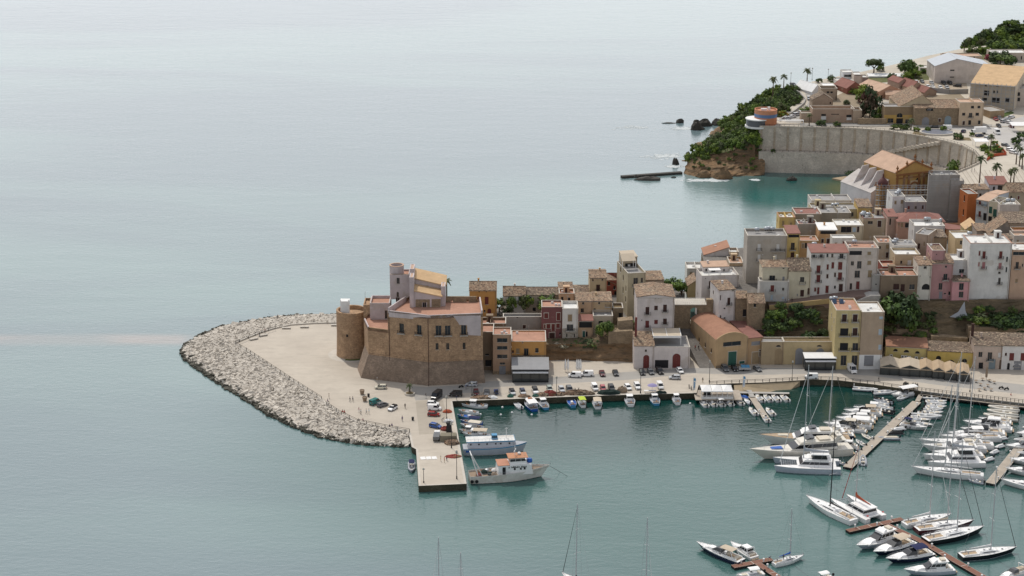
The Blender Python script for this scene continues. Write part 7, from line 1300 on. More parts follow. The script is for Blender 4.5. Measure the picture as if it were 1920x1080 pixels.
for q in[('hatch','maroon',893,739,V,'dark red hatchback, leftmost car of the quayside row'),('sedan','grey',912.5,739,V-8,'dark grey saloon right of the dark red car in the quayside row'),('hatch','silver',960.5,738,V+6,'silver car with a dark roof in the quayside row',QZ,'black'),('hatch','silver',980,737.5,V+4,'silver blue hatchback above the tan rope heap',QZ,'navy'),('suv','white',1003.5,736,V+3,'white off road car with a black roof in the quayside row',QZ,'black'),('hatch','green',1030.5,732,V,'pale green hatchback above the red nets'),('hatch','silver',1053,733,V+4,'small silver car right of the lamp post in the quayside row'),('suv','grey',1068,733.5,V+5,'dark grey off road car left of the motorbikes'),('van','white',1115,730,V+4,'white delivery van above the dark green net sheet'),('hatch','pink',1130.5,731,V,'faded red hatchback right of the white delivery van'),('suv','black',1146.5,731,V+3,'black off road car right of the faded red hatchback'),('hatch','white',1177.5,729,V+8,'white hatchback left of the quay lamp post'),('suv','white',1195,727.5,V+2,'white off road car next to the quay lamp post'),('van','white',1237.5,727,V+2,'white van right of the lilac parasol'),('van','white',1077.5,706.5,176,'white panel van parked side on, left of two below the ochre cliff'),('van','white',1100.5,704.5,184,'white panel van parked side on, right of two below the ochre cliff'),('sedan','maroon',1129,703,V,'dark maroon car in front of the ochre cliff'),('sedan','black',1154,702,V,'black car in front of the white notice board'),('hatch','black',1204,701,V,'black hatchback at the left corner of the white quayside restaurant'),('hatch','grey',1220,700,V+6,'grey hatchback between two black cars at the restaurant'),('suv','black',1237,699,V+6,'black off road car before the dark shop opening'),('hatch','white',1275,698,V+8,'white hatchback before the arched brown restaurant door'),('hatch','silver',1265,710.5,176,'silver hatchback driving along the quay road'),('suv','grey',1359.5,694,V+4,'grey off road car before the warehouse, left of the green door'),('hatch','black',1377,694,V+4,'black car right of the green warehouse door'),('sedan','grey',1420,694,V+12,'grey saloon by the maroon roofed annex'),('van','white',1521,709.5,180,'white van driving past the restaurant railing'),('bigvan','white',1597,696.5,-80,'tall white van parked before the yellow building'),('hatch','cream',714,728.5,182,'cream white small car parked at the castle foot'),('van','teal',703.5,757,50,'teal minivan on the square'),('hatch','grey',717.5,761.5,42,'dark grey hatchback beside the teal minivan'),('hatch','white',736,768,-118,'white hatchback with a black roof on the square',QZ,'black'),('bigvan','black',818.5,747,-112,'big black van at the castle corner'),('van','black',854.5,742.5,182,'black people carrier at the inner harbour corner'),('hatch','white',812,759.5,-5,'white hatchback on the pier root beside the black van'),('van','white',815,768.5,-8,'white panel van on the pier root'),('hatch','red',813.5,779.5,-8,'red hatchback on the pier root'),('hatch','blue',816.5,801.5,-28,'bright blue hatchback alone on the pier'),('hatch','silver',884,723.5,170,'silver blue car against the castle wall')]:car(*q)
for q in[('hatch','white',1719,155.5,V,'white car, leftmost in the far car park'),('hatch','grey',1729,155,V,'grey car, second in the far car park back row'),('hatch','silver',1747,157,V,'silver car under the gabled hall corner'),('suv','black',1769.5,157.5,V,'left black car against the gabled hall'),('suv','black',1781,157.5,V,'right black car against the gabled hall'),('hatch','white',1740,164,V,'white car, first of the front row in the far car park'),('sedan','white',1749,164.5,V,'white saloon, second of the front row in the far car park'),('hatch','white',1763,165.5,V,'white car, third of the front row in the far car park'),('hatch','silver',1775.5,165.5,V,'silver car, last of the front row in the far car park'),('suv','black',1795,162.5,160,'black car parked side on at the right of the far car park'),('sedan','white',1685.5,191,5,'white car on the walled lane behind the brown restaurant'),('hatch','grey',1487,160,V+30,'grey car at the top of the headland road'),('suv','silver',1516.5,186.5,V-10,'silver car driving on the headland road bend'),('hatch','silver',1476,224,30,'silver car nearest the round restaurant'),('sedan','white',1485,220.5,30,'white saloon, second from the round restaurant'),('suv','silver',1494,216.5,35,'silver off road car, third from the round restaurant'),('hatch','white',1502.5,211.5,40,'white hatchback, fourth from the round restaurant'),('hatch','red',1867,225.5,V,'red car beside the brown yard wall'),('hatch','grey',1873.5,223,V-20,'grey car behind the red car by the yard wall'),('suv','silver',1881.5,229,42,'silver car climbing the side road, nearest'),('hatch','white',1892,230.5,40,'white car parked right side of the side road'),('hatch','white',1896.5,221,42,'white car climbing the side road, farthest'),('sedan','silver',1888,224.5,42,'silver saloon in the middle of the side road line')]:car(*q,far=True)
for q in[('sedan','black',1685,236.5,180,'black car before the brown restaurant'),('suv','black',1751,241.5,178,'dark off road car by the storehouse gate'),('bigvan','white',1773.5,243.5,182,'white delivery van parked before the storehouse'),('hatch','navy',1806.5,248,60,'navy car left of the white lorry'),('sedan','navy',1836.5,256,25,'navy saloon in front of the white lorry'),('hatch','silver',1852,260.5,30,'silver car below the junction'),('hatch','black',1872.5,238,V,'black car behind the white van at the junction'),('bigvan','white',1869,251,V,'white van driving at the junction'),('hatch','grey',1885,274,-50,'dark car at the head of the line by the square palms'),('hatch','white',1894,282.5,-50,'white car, second in the line by the square palms'),('suv','white',1900.5,288,-50,'white off road car, third in the line by the square palms'),('hatch','maroon',1896,239,100,'dark red car right of the side road')]:car(*q,z=22.0)
t=thing('box_lorry','white box lorry parked by the sea wall garden','lorry',G(1836,251,22),radians(8));mb=MB();mb.box(-3.4,-1.15,.9,2.4,1.15,3.5);mb.obj('cargo_box',PAINT['white'],t);mb=MB();mb.add([(2.5,-1.05,.5),(4.2,-1.05,.5),(4.2,1.05,.5),(2.5,1.05,.5),(2.5,-1,2.3),(3.5,-1,2.3),(3.5,1,2.3),(2.5,1,2.3)],BF);mb.obj('cab',PAINT['white'],t);t.rotation_euler.z+=pi;mb=MB();mb.box(3.3,-.9,1.4,4.0,.9,2.1);mb.obj('windscreen',m_cglass,t)
for x in(-2.4,3.2):
 for s in(-1,1):mb=MB();mb.bar((x,s*.85,.45),(x,s*1.17,.45),.45,14);mb.obj('wheel',m_tyre,t)
t=thing('small_truck','small truck with a white cab and dark grey bed on the pier','truck',G(819,823,QZ),radians(88));mb=MB();mb.box(.9,-.95,.4,2.4,.95,2.0,tp=.1);mb.obj('cab',PAINT['white'],t);mb=MB();mb.box(-2.6,-1.0,.7,.8,1.0,1.7);mb.obj('load_bed',PAINT['grey'],t)
for x in(-1.7,1.7):
 for s in(-1,1):mb=MB();mb.bar((x,s*.7,.36),(x,s*.97,.36),.36,14);mb.obj('wheel',m_tyre,t)
t=thing('three_wheeler','small navy blue three wheeled pickup in the quayside row','pickup',G(930.5,738,QZ),radians(V));mb=MB();mb.box(.3,-.65,.3,1.5,.65,1.55,tp=.12);mb.obj('cab',PAINT['navy'],t);mb=MB();mb.box(-1.5,-.7,.5,.25,.7,1.0);mb.obj('load_bed',PAINT['blue'],t);mb=MB();mb.box(1.3,-.5,.95,1.47,.5,1.4);mb.obj('windscreen',m_cglass,t)
for x,y in((1.1,0),(-1,-.55),(-1,.55)):mb=MB();mb.bar((x,y-.07,.28),(x,y+.07,.28),.28,12);mb.obj('wheel',m_tyre,t)
t=thing('boat_trailer','grey trailer loaded with blue and white crates before the warehouse','trailer',G(1396,694.5,QZ));mb=MB();mb.box(-2,-1,.5,2,1,1.3);mb.obj('bed',m_steel,t);mb=MB();mb.box(-1.2,-.9,1.3,.2,.9,1.8);mb.box(.3,-.9,1.3,1.6,.9,1.7);mb.obj('crates',m_blue2,t)
for s in(-1,1):mb=MB();mb.bar((-.5,s*.85,.35),(-.5,s*1.08,.35),.35,12);mb.obj('wheel',m_tyre,t)
def bike(px,py,rz,label,p=None):
 t=thing('motorcycle',label,'motorcycle',p or G(px,py,QZ),rz);mb=MB()
 for x in(-.65,.65):mb.bar((x,-.06,.3),(x,.06,.3),.3,14);
 w_=mb;mb.obj('wheels',m_tyre,t);mb=MB();mb.bar((-.5,0,.45),(.35,0,.5),.14,6);mb.box(-.7,-.15,.62,.05,.15,.78);mb.box(.05,-.17,.6,.45,.17,.9,tp=.05);mb.bar((.65,0,.3),(.42,0,1.05),.05,5);mb.obj('body',m_trim,t);mb=MB();mb.bar((.4,-.35,1.08),(.4,.35,1.08),.03,5);mb.obj('handlebar',m_iron,t)
for q in((1078,734,1.4,'motorbike left of a pair on the quay above the tan net roll'),(1085,733.5,1.5,'motorbike right of a pair on the quay above the tan net roll'),(1292,727,1.5,'white and black scooter behind the feather flag'),(1296,730,1.5,'black scooter nearest the feather flag'),(864.5,727,.5,'teal scooter by the castle wall'),(1877,729,.2,'scooter parked by the cafe tables'),(1887,731,.3,'second scooter parked right of the cafe tables')):bike(*q)
for k,(x,y)in enumerate(((575,800),(590,806),(605,810),(665,815),(690,818),(712,822))):bike(0,0,.8,['first','second','third','fourth','fifth','sixth'][k]+' from the left of the scooters along the posted railing',G(*pix('j',x,y-14),QZ))
# PEOPLE
def person_mesh(pose):
 J={};E=[];R={}
 def j(n,p,r,par=None):J[n]=Vector(p);R[n]=r;(E.append((par,n))if par else None)
 st=dict(stand=(0,0,0),walk=(.26,0,0),sit=(0,0,0),bend=(0,0,0))[pose][0];hz=.95 if pose!='sit' else.52;lean=.0 if pose!='bend' else.45
 j('pelvis',(0,0,hz),.125);sp=Vector((lean*.75,0,.30 if pose!='bend' else.2));ch=Vector((lean*1.2,0,.48 if pose!='bend' else.28))
 j('waist',J['pelvis']+sp*.5,.115,'pelvis');j('chest',J['pelvis']+ch*.8,.135,'waist');j('neck',J['pelvis']+ch*1.15+Vector((.02,0,.02)),.055,'chest');up=(J['neck']-J['chest']).normalized()
 j('head',J['neck']+up*.12+Vector((.01,0,.02)),.088,'neck');j('crown',J['head']+up*.1,.075,'head');j('nose',J['head']+Vector((.1,0,.0)),.02,'head')
 for s,sg in(('l',1),('r',-1)):
  f=st*sg
  if pose=='sit':k=Vector((.42,.11*sg,.5));a=Vector((.46,.11*sg,.08))
  else:k=Vector((f*.55+.02,.09*sg,.5));a=Vector((f*.95-(.1 if f<0 else 0),.09*sg,.07))
  j('hip'+s,(0,.095*sg,hz-.04),.095,'pelvis');j('knee'+s,k,.062,'hip'+s);j('ankle'+s,a,.045,'knee'+s);j('toe'+s,a+Vector((.17,0,-.04)),.035,'ankle'+s)
  shd=J['chest']+Vector((0,.18*sg,.03));j('sh'+s,shd,.06,'chest');g=-f*.8
  el=shd+(Vector((g*.5-.02,.07*sg,-.27))if pose!='bend' else Vector((.12,.05*sg,-.26)));wr=el+(Vector((g*.4+.08,.0,-.23))if pose!='sit' else Vector((.2,-.02*sg,-.08)))
  j('el'+s,el,.042,'sh'+s);j('wr'+s,wr,.03,'el'+s)
  dn=(wr-el).normalized();j('palm'+s,wr+dn*.07,.034,'wr'+s)
  for q in range(4):j(f'f{q}{s}',wr+dn*(.14+.02*(q in(1,2)))+Vector((.022*(q-1.5),.0,0)),.009,'palm'+s)
  j('th'+s,wr+dn*.08+Vector((.045,0,0)),.010,'palm'+s)
 names=list(J);ix={n:i for i,n in enumerate(names)};me=bpy.data.meshes.new('body');me.from_pydata([J[n]for n in names],[(ix[a],ix[b])for a,b in E],[])
 o=bpy.data.objects.new('tmp',me);COL.objects.link(o);o.modifiers.new('s','SKIN');sv=me.skin_vertices[0].data
 for n,i in ix.items():sv[i].radius=(R[n],R[n]);sv[i].use_root=(n=='pelvis')
 m2=o.modifiers.new('d','SUBSURF');m2.levels=m2.render_levels=1
 dg=bpy.context.evaluated_depsgraph_get();out=bpy.data.meshes.new_from_object(o.evaluated_get(dg));bpy.data.objects.remove(o)
 for m in(m_skin,m_skin,m_skin,m_hair):out.materials.append(m)
 hd=J['head']
 for f in out.polygons:
  c=f.center;d=min(names,key=lambda n:(J[n]-c).length-R[n])
  f.material_index=0 if d[:2]in('he','no','ne','cr','wr','pa','f0','f1','f2','f3','th')else 2 if d[:3]in('hip','kne','ank','pel')else 3 if d[:3]=='toe' else 1
  f.use_smooth=True
 hm=MB();hm.lathe([(.1,-.02),(.108,.05),(.085,.13),(.03,.165)],10,0,hd-Vector((.02,0,0)));return out,hm.mesh('hair',m_hair,True)
PM={}
CL=dict(white=(.6,.6,.58),black=(.02,.02,.022),red=(.42,.04,.04),blue=(.08,.18,.42),sky=(.2,.42,.6),grey=(.2,.2,.2),navy=(.03,.04,.1),beige=(.45,.36,.25),purple=(.12,.07,.2),yellow=(.5,.38,.1),green=(.08,.2,.1),pink=(.5,.22,.25))
def person(p,pose,ang,top,bot,label):
 if pose not in PM:PM[pose]=person_mesh(pose)
 t=bpy.data.objects.new('person',PM[pose][0]);COL.objects.link(t);t.location=p;t.rotation_euler=(0,0,radians(ang));tag(t,label,'person')
 for i,c in((1,top),(2,bot)):t.material_slots[i].link='OBJECT';t.material_slots[i].material=M('cloth_'+c,CL[c],.9,'plain')
 h=bpy.data.objects.new('hair',PM[pose][1]);COL.objects.link(h);h.parent=t;return t
Z6=lambda x,y:G(600+x/6.39,700+y/6.39,QZ)
for x,y,pose,ang,top,bot,lb in[(108,300,'stand',0,'beige','grey','person in beige standing alone near the breakwater railing'),(92,352,'sit',30,'purple','black','person in purple sitting on the railing kerb'),(360,340,'walk',200,'black','navy','left person of a dark dressed pair walking on the square'),(394,338,'walk',200,'navy','black','right person of a dark dressed pair walking on the square'),(270,482,'sit',60,'red','beige','left of two people in red sitting on the kerb'),(292,485,'sit',60,'red','black','right of two people in red sitting on the kerb'),(466,468,'walk',30,'pink','white','person in pink at the left of the group of four'),(490,490,'walk',40,'white','black','person in white with dark trousers in the group of four'),(556,486,'walk',200,'white','grey','person in white facing the group of four'),(588,486,'stand',180,'sky','grey','person in a sky blue shirt in the group of four'),(466,588,'sit',60,'grey','beige','person in grey sitting on the kerb'),(515,584,'sit',60,'pink','grey','person in pink sitting on the kerb'),(835,656,'sit',80,'navy','beige','person in navy sitting near the pier end of the kerb'),(862,645,'sit',80,'purple','navy','person in purple sitting near the pier end of the kerb'),(986,572,'walk',-80,'purple','navy','person in purple walking alone towards the pier'),(1020,420,'walk',-90,'black','black','person in black walking alone below the palm bed'),(1268,300,'walk',10,'black','white','person in black walking left of the big black van'),(1635,318,'stand',90,'navy','grey','person in navy standing behind the black people carrier'),(1748,190,'stand',0,'blue','navy','left of two people in blue beside the castle wall car'),(1775,187,'stand',180,'navy','grey','right of two people beside the castle wall car'),(1462,582,'bend',30,'grey','navy','person bending over at the bow of the red hatchback'),(1447,1055,'stand',0,'yellow','beige','person in yellow, left of three on the pier'),(1490,1070,'stand',20,'red','beige','person in red, middle of three on the pier'),(1519,1047,'stand',-60,'red','navy','person in red, right of three on the pier'),(685,92,'walk',180,'white','beige','person in white walking along the castle foot')]:
 person(Z6(x,y)+Vector((0,0,.0)),pose,ang,top,bot,lb)
for px,py,z,pose,ang,top,bot,lb in[(487,631.5,QZ,'walk',200,'black','navy','left person of the couple strolling at the square corner'),(497,624,QZ,'walk',200,'red','black','person in red of the couple strolling at the square corner'),(1317.5,717,QZ,'stand',60,'black','beige','person in black by the pole at the slipway'),(1647.5,716,QZ,'walk',180,'black','grey','person in black walking on the quay before the cream awnings'),(1895,746,1.1,'walk',0,'red','navy','person in red walking on the wooden promenade'),(1803,277,22,'walk',200,'pink','grey','person in pink on the path above the sea wall'),(1822,322,22,'stand',0,'black','navy','person in black by the railing above the church'),(1827,322,22,'stand',180,'navy','grey','second person by the railing above the church')]:
 person(G(px,py,z),pose,ang,top,bot,lb)
person(DY(1303,673,598),'walk',-60,'red','black','person in red walking down the cobbled alley').location.z=2.05+(598-588)*.26
person(DY(1309,673,598),'walk',-60,'black','black','person in black walking down the cobbled alley').location.z=2.05+(598-588)*.26
for px,zz,top,bot,lb in((1474,18.5,'navy','grey','left person of three on the sloping street'),(1480,18.65,'white','beige','middle person of three, in white, on the sloping street'),(1486,18.8,'black','black','right person of three, in black, on the sloping street')):
 p=DY(px,540,608);p.z=zz;person(p,'walk',20,top,bot,lb)
person(G(521,598.5,1.9),'stand',120,'black','black','angler in black standing on the seaward breakwater rocks')
mb=MB();p=G(518,598.5,2.9);mb.bar(p,p+Vector((-3,.8,2.0)),.03,4);tag(mb.obj('fishing_rod',m_iron),'fishing rod held out from the seaward breakwater rocks','fishing rod')
# BOATS
def hull(t,L,Bm,fb,fs,m0,m1=None,m2=None,transom=.8,draft=.5,rake=.06,deck=None,full=2.2,name='hull',y0=0.0,band=.45,deckdrop=.0):
 """hull from x=0 (stern) to x=L (bow) on the waterline; returns half beam(t) and sheer(t)"""
 N=14;ts=[k/N for k in range(N+1)]
 hb=lambda u:Bm/2*((transom+(1-transom)*min(1,u/.42)**.7)if u<.42 else max(.012,(1-((u-.42)/.58)**full)))
 zs=lambda u:fs+(fb-fs)*u**1.8
 rings=[]
 for u in ts:
  b,z=hb(u),zs(u);bw=b*(.93-.38*u**3);xk=L*u*(1-rake)+0;xd=L*u*(1+rake*u**3);x=lambda f:xk+(xd-xk)*f
  prof=[(b,z,1),(b*.985,z*(1-band*.35),.85),(bw+(b-bw)*.55,z*.45,.5),(bw,.12,.12),(bw*.97,-.02,0),(bw*.55,-draft,0)]
  rings.append([(x(f),y0+s*bb,zz)for s,lst in((-1,prof),(1,prof[::-1]))for bb,zz,f in lst])
 mb=MB();n=12
 for j in range(N):
  for k in range(n-1):
   lv=min(k,n-2-k);m=0 if lv<1 else 1 if lv<3 else 2
   mb.add([rings[j][k],rings[j+1][k],rings[j+1][k+1],rings[j][k+1]],[(0,1,2,3)],m)
 mb.add(rings[0],[tuple(range(n))],1);ho=mb.obj(name,[m0,m1 or m0,m2 or m1 or m0],t,True)
 mb=MB()
 for j in range(N):
  a,b=rings[j],rings[j+1];dz=.04+deckdrop;mb.add([(a[0][0],y0+(a[0][1]-y0)*.97,a[0][2]-dz),(b[0][0],y0+(b[0][1]-y0)*.97,b[0][2]-dz),(b[-1][0],y0+(b[-1][1]-y0)*.97,b[-1][2]-dz),(a[-1][0],y0+(a[-1][1]-y0)*.97,a[-1][2]-dz)],[(0,1,2,3)])
 mb.obj('deck',deck or m_gel,t)
 mb=MB()
 for s in(0,-1):
  for j in range(N):mb.bar(rings[j][s],rings[j+1][s],.035,4)
 mb.obj('gunwale',m_wood if deck is m_teak else m_gel,t)
 return hb,zs
def wedge(mb,x0,x1,X0,X1,z0,z1,wb,wt,m=0,y0=0):mb.add([(x0,y0-wb,z0),(x1,y0-wb,z0),(x1,y0+wb,z0),(x0,y0+wb,z0),(X0,y0-wt,z1),(X1,y0-wt,z1),(X1,y0+wt,z1),(X0,y0+wt,z1)],BF,m)
def house_(t,x0,x1,X0,X1,z0,z1,wb,wt,name='cabin',mat=None,glass=True,gz=(.35,.8),roofname=None):
 mb=MB();wedge(mb,x0,x1,X0,X1,z0,z1,wb,wt);o=mb.obj(name,mat or m_gel,t)
 if glass:
  mb=MB();f=lambda a,A,q:a+(A-a)*q;a,b=gz;e=.02
  wedge(mb,f(x0,X0,a)-e,f(x1,X1,a)+e,f(x0,X0,b)-e,f(x1,X1,b)+e,f(z0,z1,a),f(z0,z1,b),f(wb,wt,a)+e,f(wb,wt,b)+e);mb.obj('windows',m_cglass,o)
  mb=MB()
  for s in(-1,1):
   for q in(.02,.36,.7,.98):xa,xb=f(x0,x1,q),f(X0,X1,q);mb.bar((f(xa,xb,a),s*(f(wb,wt,a)+.03),f(z0,z1,a)),(f(xa,xb,b),s*(f(wb,wt,b)+.03),f(z0,z1,b)),.05,4)
  mb.obj('pillars',mat or m_gel,o)
 return o
def rails(t,hb,zs,L,u0,u1,h=.6,rake=.06,name='railing'):
 mb=MB();
 for s in(-1,1):
  P=[Vector((L*u*(1+rake*u**3)-.1,s*hb(u)*.95,zs(u)))for u in[u0+(u1-u0)*k/7 for k in range(8)]]
  for a in P:mb.bar(a,a+Vector((0,0,h)),.022,4)
  for a,b in zip(P[:-1],P[1:]):mb.bar(a+Vector((0,0,h)),b+Vector((0,0,h)),.028,4);mb.bar(a+Vector((0,0,h*.5)),b+Vector((0,0,h*.5)),.018,4)
 mb.obj(name,m_steel,t)
def root(name,label,cat,bow,stern,L=None,group=None):
 b,s=G(*bow,0),G(*stern,0);d=b-s;rz=atan2(d.y,d.x);l=d.length;Lx=L or l;c=(b+s)/2;o=c-d.normalized()*Lx/2
 return thing(name,label,cat,(o.x,o.y,0),rz,group),Lx
def bimini(t,x0,x1,w,z0,z1,mat,name='bimini'):
 mb=MB();n=5
 for k in range(n):
  a,b=-w+2*w*k/n,-w+2*w*(k+1)/n;za,zb2=z1-.18*(abs(a)/w)**2,z1-.18*(abs(b)/w)**2;mb.add([(x0,a,za),(x1,a,za-.05),(x1,b,zb2-.05),(x0,b,zb2),(x0,a,za+.05),(x1,a,za),(x1,b,zb2),(x0,b,zb2+.05)],BF)
 o=mb.obj(name,mat,t)
 for x in(x0+.1,x1-.1):
  mb=MB();mb.bar((x,-w*.97,z1-.16),(x,w*.97,z1-.16),.025,4)
  for s in(-1,1):mb.bar((x*.7+(x0+x1)*.15,s*w,z0),(x,s*w*.97,z1-.15),.025,4)
  mb.obj('hoop',m_steel,o)
def outboard(t,x,y=0,s=1.0,mat=None):
 mb=MB();wedge(mb,x-.55*s,x+.05,x-.5*s,x-.05,.75,1.35*s,.2*s,.15*s,y0=y);mb.box(x-.35*s,y-.08,-.5,x-.12,y+.08,.75);mb.obj('outboard_motor',mat or m_rubb,t)
def sail(bow,stern,label,mast=None,L=None,hullm=None,stripe=None,deck=None,cover=None,jib=True,mastm=None,dk=None,bim=None,covercl=None,beam=.27,name='sailing_yacht',mastx=.56,boom=True):
 t,L=root(name,label,'sailing boat',bow,stern,L);Bm=max(2.4,L*beam);hm=hullm or m_gel;fb,fs=.095*L*.9+.35,.06*L+.35
 hb,zs=hull(t,L,Bm,fb,fs,hm,hm,stripe or hm,transom=.72,rake=.05,deck=deck or m_gel,full=2.0)
 zc=zs(.45);mh=mast or L*1.25;mb=MB();wedge(mb,L*.33,L*.72,L*.36,L*.64,zc-.05,zc+.5,Bm*.29,Bm*.24);cb=mb.obj('cabin_trunk',m_gel,t)
 mb=MB();
 for s in(-1,1):mb.add([(L*.38,s*Bm*.282,zc+.12),(L*.62,s*Bm*.272,zc+.14),(L*.60,s*Bm*.256,zc+.36),(L*.39,s*Bm*.264,zc+.36)],[(0,1,2,3)])
 for x in(.42,.52,.76):mb.box(L*x,-.28,(zc+.5 if x<.7 else zs(x)-.03),L*x+.5,.28,(zc+.54 if x<.7 else zs(x)+.03))
 mb.obj('windows',m_cglass,cb)
 mb=MB();mb.box(L*.05,-Bm*.22,fs-.02,L*.31,Bm*.22,fs+.03);mb.obj('cockpit_sole',m_teak,t);mb=MB();mb.box(L*.04,-Bm*.33,fs-.02,L*.32,-Bm*.23,fs+.34,tp=.03);mb.box(L*.04,Bm*.23,fs-.02,L*.32,Bm*.33,fs+.34,tp=.03);mb.obj('coaming',m_gel,t)
 for s in((-1,1)if L>11 else(0,)):mb=MB();mb.bar((L*.12,s*Bm*.16,fs),(L*.12,s*Bm*.16,fs+.75),.06,5);mb.bar((L*.12-.04,s*Bm*.16,fs+.75),(L*.12+.04,s*Bm*.16,fs+.75),.38,14);mb.obj('steering_wheel',m_steel,t)
 rails(t,hb,zs,L,.02,.98,.6,.05)
 mx=L*mastx;rk=.012;mb=MB();mb.bar((mx,0,zc+.4),(mx-mh*rk,0,mh+zc),.18,8,0,.11);mo=mb.obj('mast',mastm or m_alu,t);mb=MB()
 for f in(.38,.68):
  for s in(-1,1):mb.bar((mx-mh*rk*f,0,zc+mh*f),(mx-mh*rk*f-.35,s*Bm*.36*(1.25-f),zc+mh*f+.1),.05,4)
 mb.obj('spreaders',m_white,mo);mb=MB();top=Vector((mx-mh*rk,0,mh+zc))
 for s in(-1,1):
  ch=Vector((mx-.4,s*hb(mastx)*.95,zs(mastx)));m1=Vector((mx-mh*rk*.68-.35,s*Bm*.36*.57,zc+mh*.68+.1));mb.bar(ch,m1,.022,3);mb.bar(m1,top,.022,3)
 mb.bar((.15,0,fs+.3),top,.022,3);mb.obj('shrouds',m_steel,mo)
 bw=Vector((L*1.02,0,zs(1)+.1));mb=MB();mb.bar(bw,top-Vector((0,0,mh*.04)),.085 if jib else.025,6 if jib else 3,0,.03);mb.obj('furled_jib' if jib else 'forestay',(dk or m_canvw)if jib else m_steel,t)
 if boom:
  bl=L*.40;mb=MB();mb.bar((mx-.1,0,zc+1.4),(mx-bl,0,zc+1.35),.09,6);bo=mb.obj('boom',mastm or m_alu,t);mb=MB()
  pr=[(mx-.02,.2,.95),(mx-.25,.22,.55),(mx-bl*.5,.17,.28),(mx-bl*.95,.08,.12)];mb.loft([[(x,w*cos(2*pi*k/8),zc+1.45+h*.5+h*.5*sin(2*pi*k/8))for k in range(8)]for x,w,h in pr]);mb.obj('sail_cover',cover or m_canvw,bo)
 if bim:bimini(t,L*.06,L*.28,Bm*.3,fs,fs+1.9,bim)
 mb=MB();mb.bar((L*1.0,-.3,zs(1)),(L*1.03,0,zs(1)+.5),.03,4);mb.bar((L*1.0,.3,zs(1)),(L*1.03,0,zs(1)+.5),.03,4);mb.obj('bow_pulpit',m_steel,t)
 return t,L
def cruiser(bow,stern,label,L=None,hullm=None,stripe=None,bim=None,fly=False,deck=None,hard=False,name='motor_cruiser',cov=None,beam=.345,arch=True,bx=(.16,.46)):
 t,L=root(name,label,'motor boat',bow,stern,L);Bm=max(2.1,L*beam);fb,fs=.10*L+.45,.06*L+.4;hm=hullm or m_gel
 hb,zs=hull(t,L,Bm,fb,fs,hm,stripe or hm,stripe or hm,transom=.9,rake=.09,deck=deck or m_gel,full=2.6)
 z0=zs(.5)-.05;mb=MB();wedge(mb,L*.48,L*.88,L*.5,L*.74,z0,z0+.045*L+.15,Bm*.34,Bm*.22);mb.obj('foredeck_trunk',m_gel,t)
 mb=MB();wedge(mb,L*.42,L*.66,L*.40,L*.54,z0+.04*L+.1,z0+.085*L+.35,Bm*.35,Bm*.27);mb.obj('windscreen',m_cglass,t)
 if hard or fly:
  house_(t,L*.22,L*.62,L*.2,L*.48,z0,z0+.13*L+.5,Bm*.36,Bm*.29,'deckhouse',gz=(.45,.82))
  if fly:mb=MB();zt=z0+.13*L+.5;wedge(mb,L*.16,L*.5,L*.14,L*.46,zt,zt+.1,Bm*.34,Bm*.34);wedge(mb,L*.40,L*.48,L*.38,L*.42,zt+.1,zt+.6,Bm*.3,Bm*.26);mb.obj('flybridge',m_gel,t);mb=MB();mb.box(L*.2,-Bm*.2,zt+.1,L*.3,Bm*.2,zt+.55);mb.obj('seat',m_seat,t)
 mb=MB();mb.box(L*.06,-Bm*.33,fs-.02,L*.4,Bm*.33,fs+.04);mb.obj('cockpit_sole',m_teak,t);mb=MB();mb.box(L*.06,-Bm*.40,fs-.02,L*.42,-Bm*.33,fs+.5,tp=.03);mb.box(L*.06,Bm*.33,fs-.02,L*.42,Bm*.40,fs+.5,tp=.03);mb.obj('coaming',m_gel,t)
 mb=MB();mb.box(L*.09,-Bm*.28,fs+.04,L*.16,Bm*.28,fs+.5);mb.box(L*.3,-Bm*.2,fs+.04,L*.36,Bm*.05,fs+.9);mb.obj('seats',m_seat,t)
 if arch:
  mb=MB();za=fs+1.9
  for s in(-1,1):mb.bar((L*.14,s*Bm*.4,fs+.4),(L*.2,s*Bm*.36,za),.09,5)
  mb.bar((L*.2,-Bm*.36,za),(L*.2,Bm*.36,za),.1,5);mb.obj('radar_arch',m_gel,t)
 if bim:bimini(t,L*bx[0],L*bx[1],Bm*(.36 if bx[1]<.5 else.46),fs+.4,fs+2.3,bim)
 if cov:mb=MB();wedge(mb,L*.05,L*.62,L*.1,L*.5,z0-.05,z0+.9,Bm*.42,Bm*.2);mb.obj('cover',cov,t)
 mb=MB();mb.box(-.05*L,-Bm*.38,.35,.02,Bm*.38,.48);mb.obj('swim_platform',m_teak,t);rails(t,hb,zs,L,.5,.98,.55,.09,'bow_rail')
 for k in range(3):
  mb=MB();u=.25+.2*k;mb.lathe([(.05,.4),(.13,.3),(.13,-.3),(.05,-.4)],8,0,(L*u,-hb(u)-.14,zs(u)*.6));mb.obj('fender',m_navy if k==1 else m_gel,t)
 return t,L
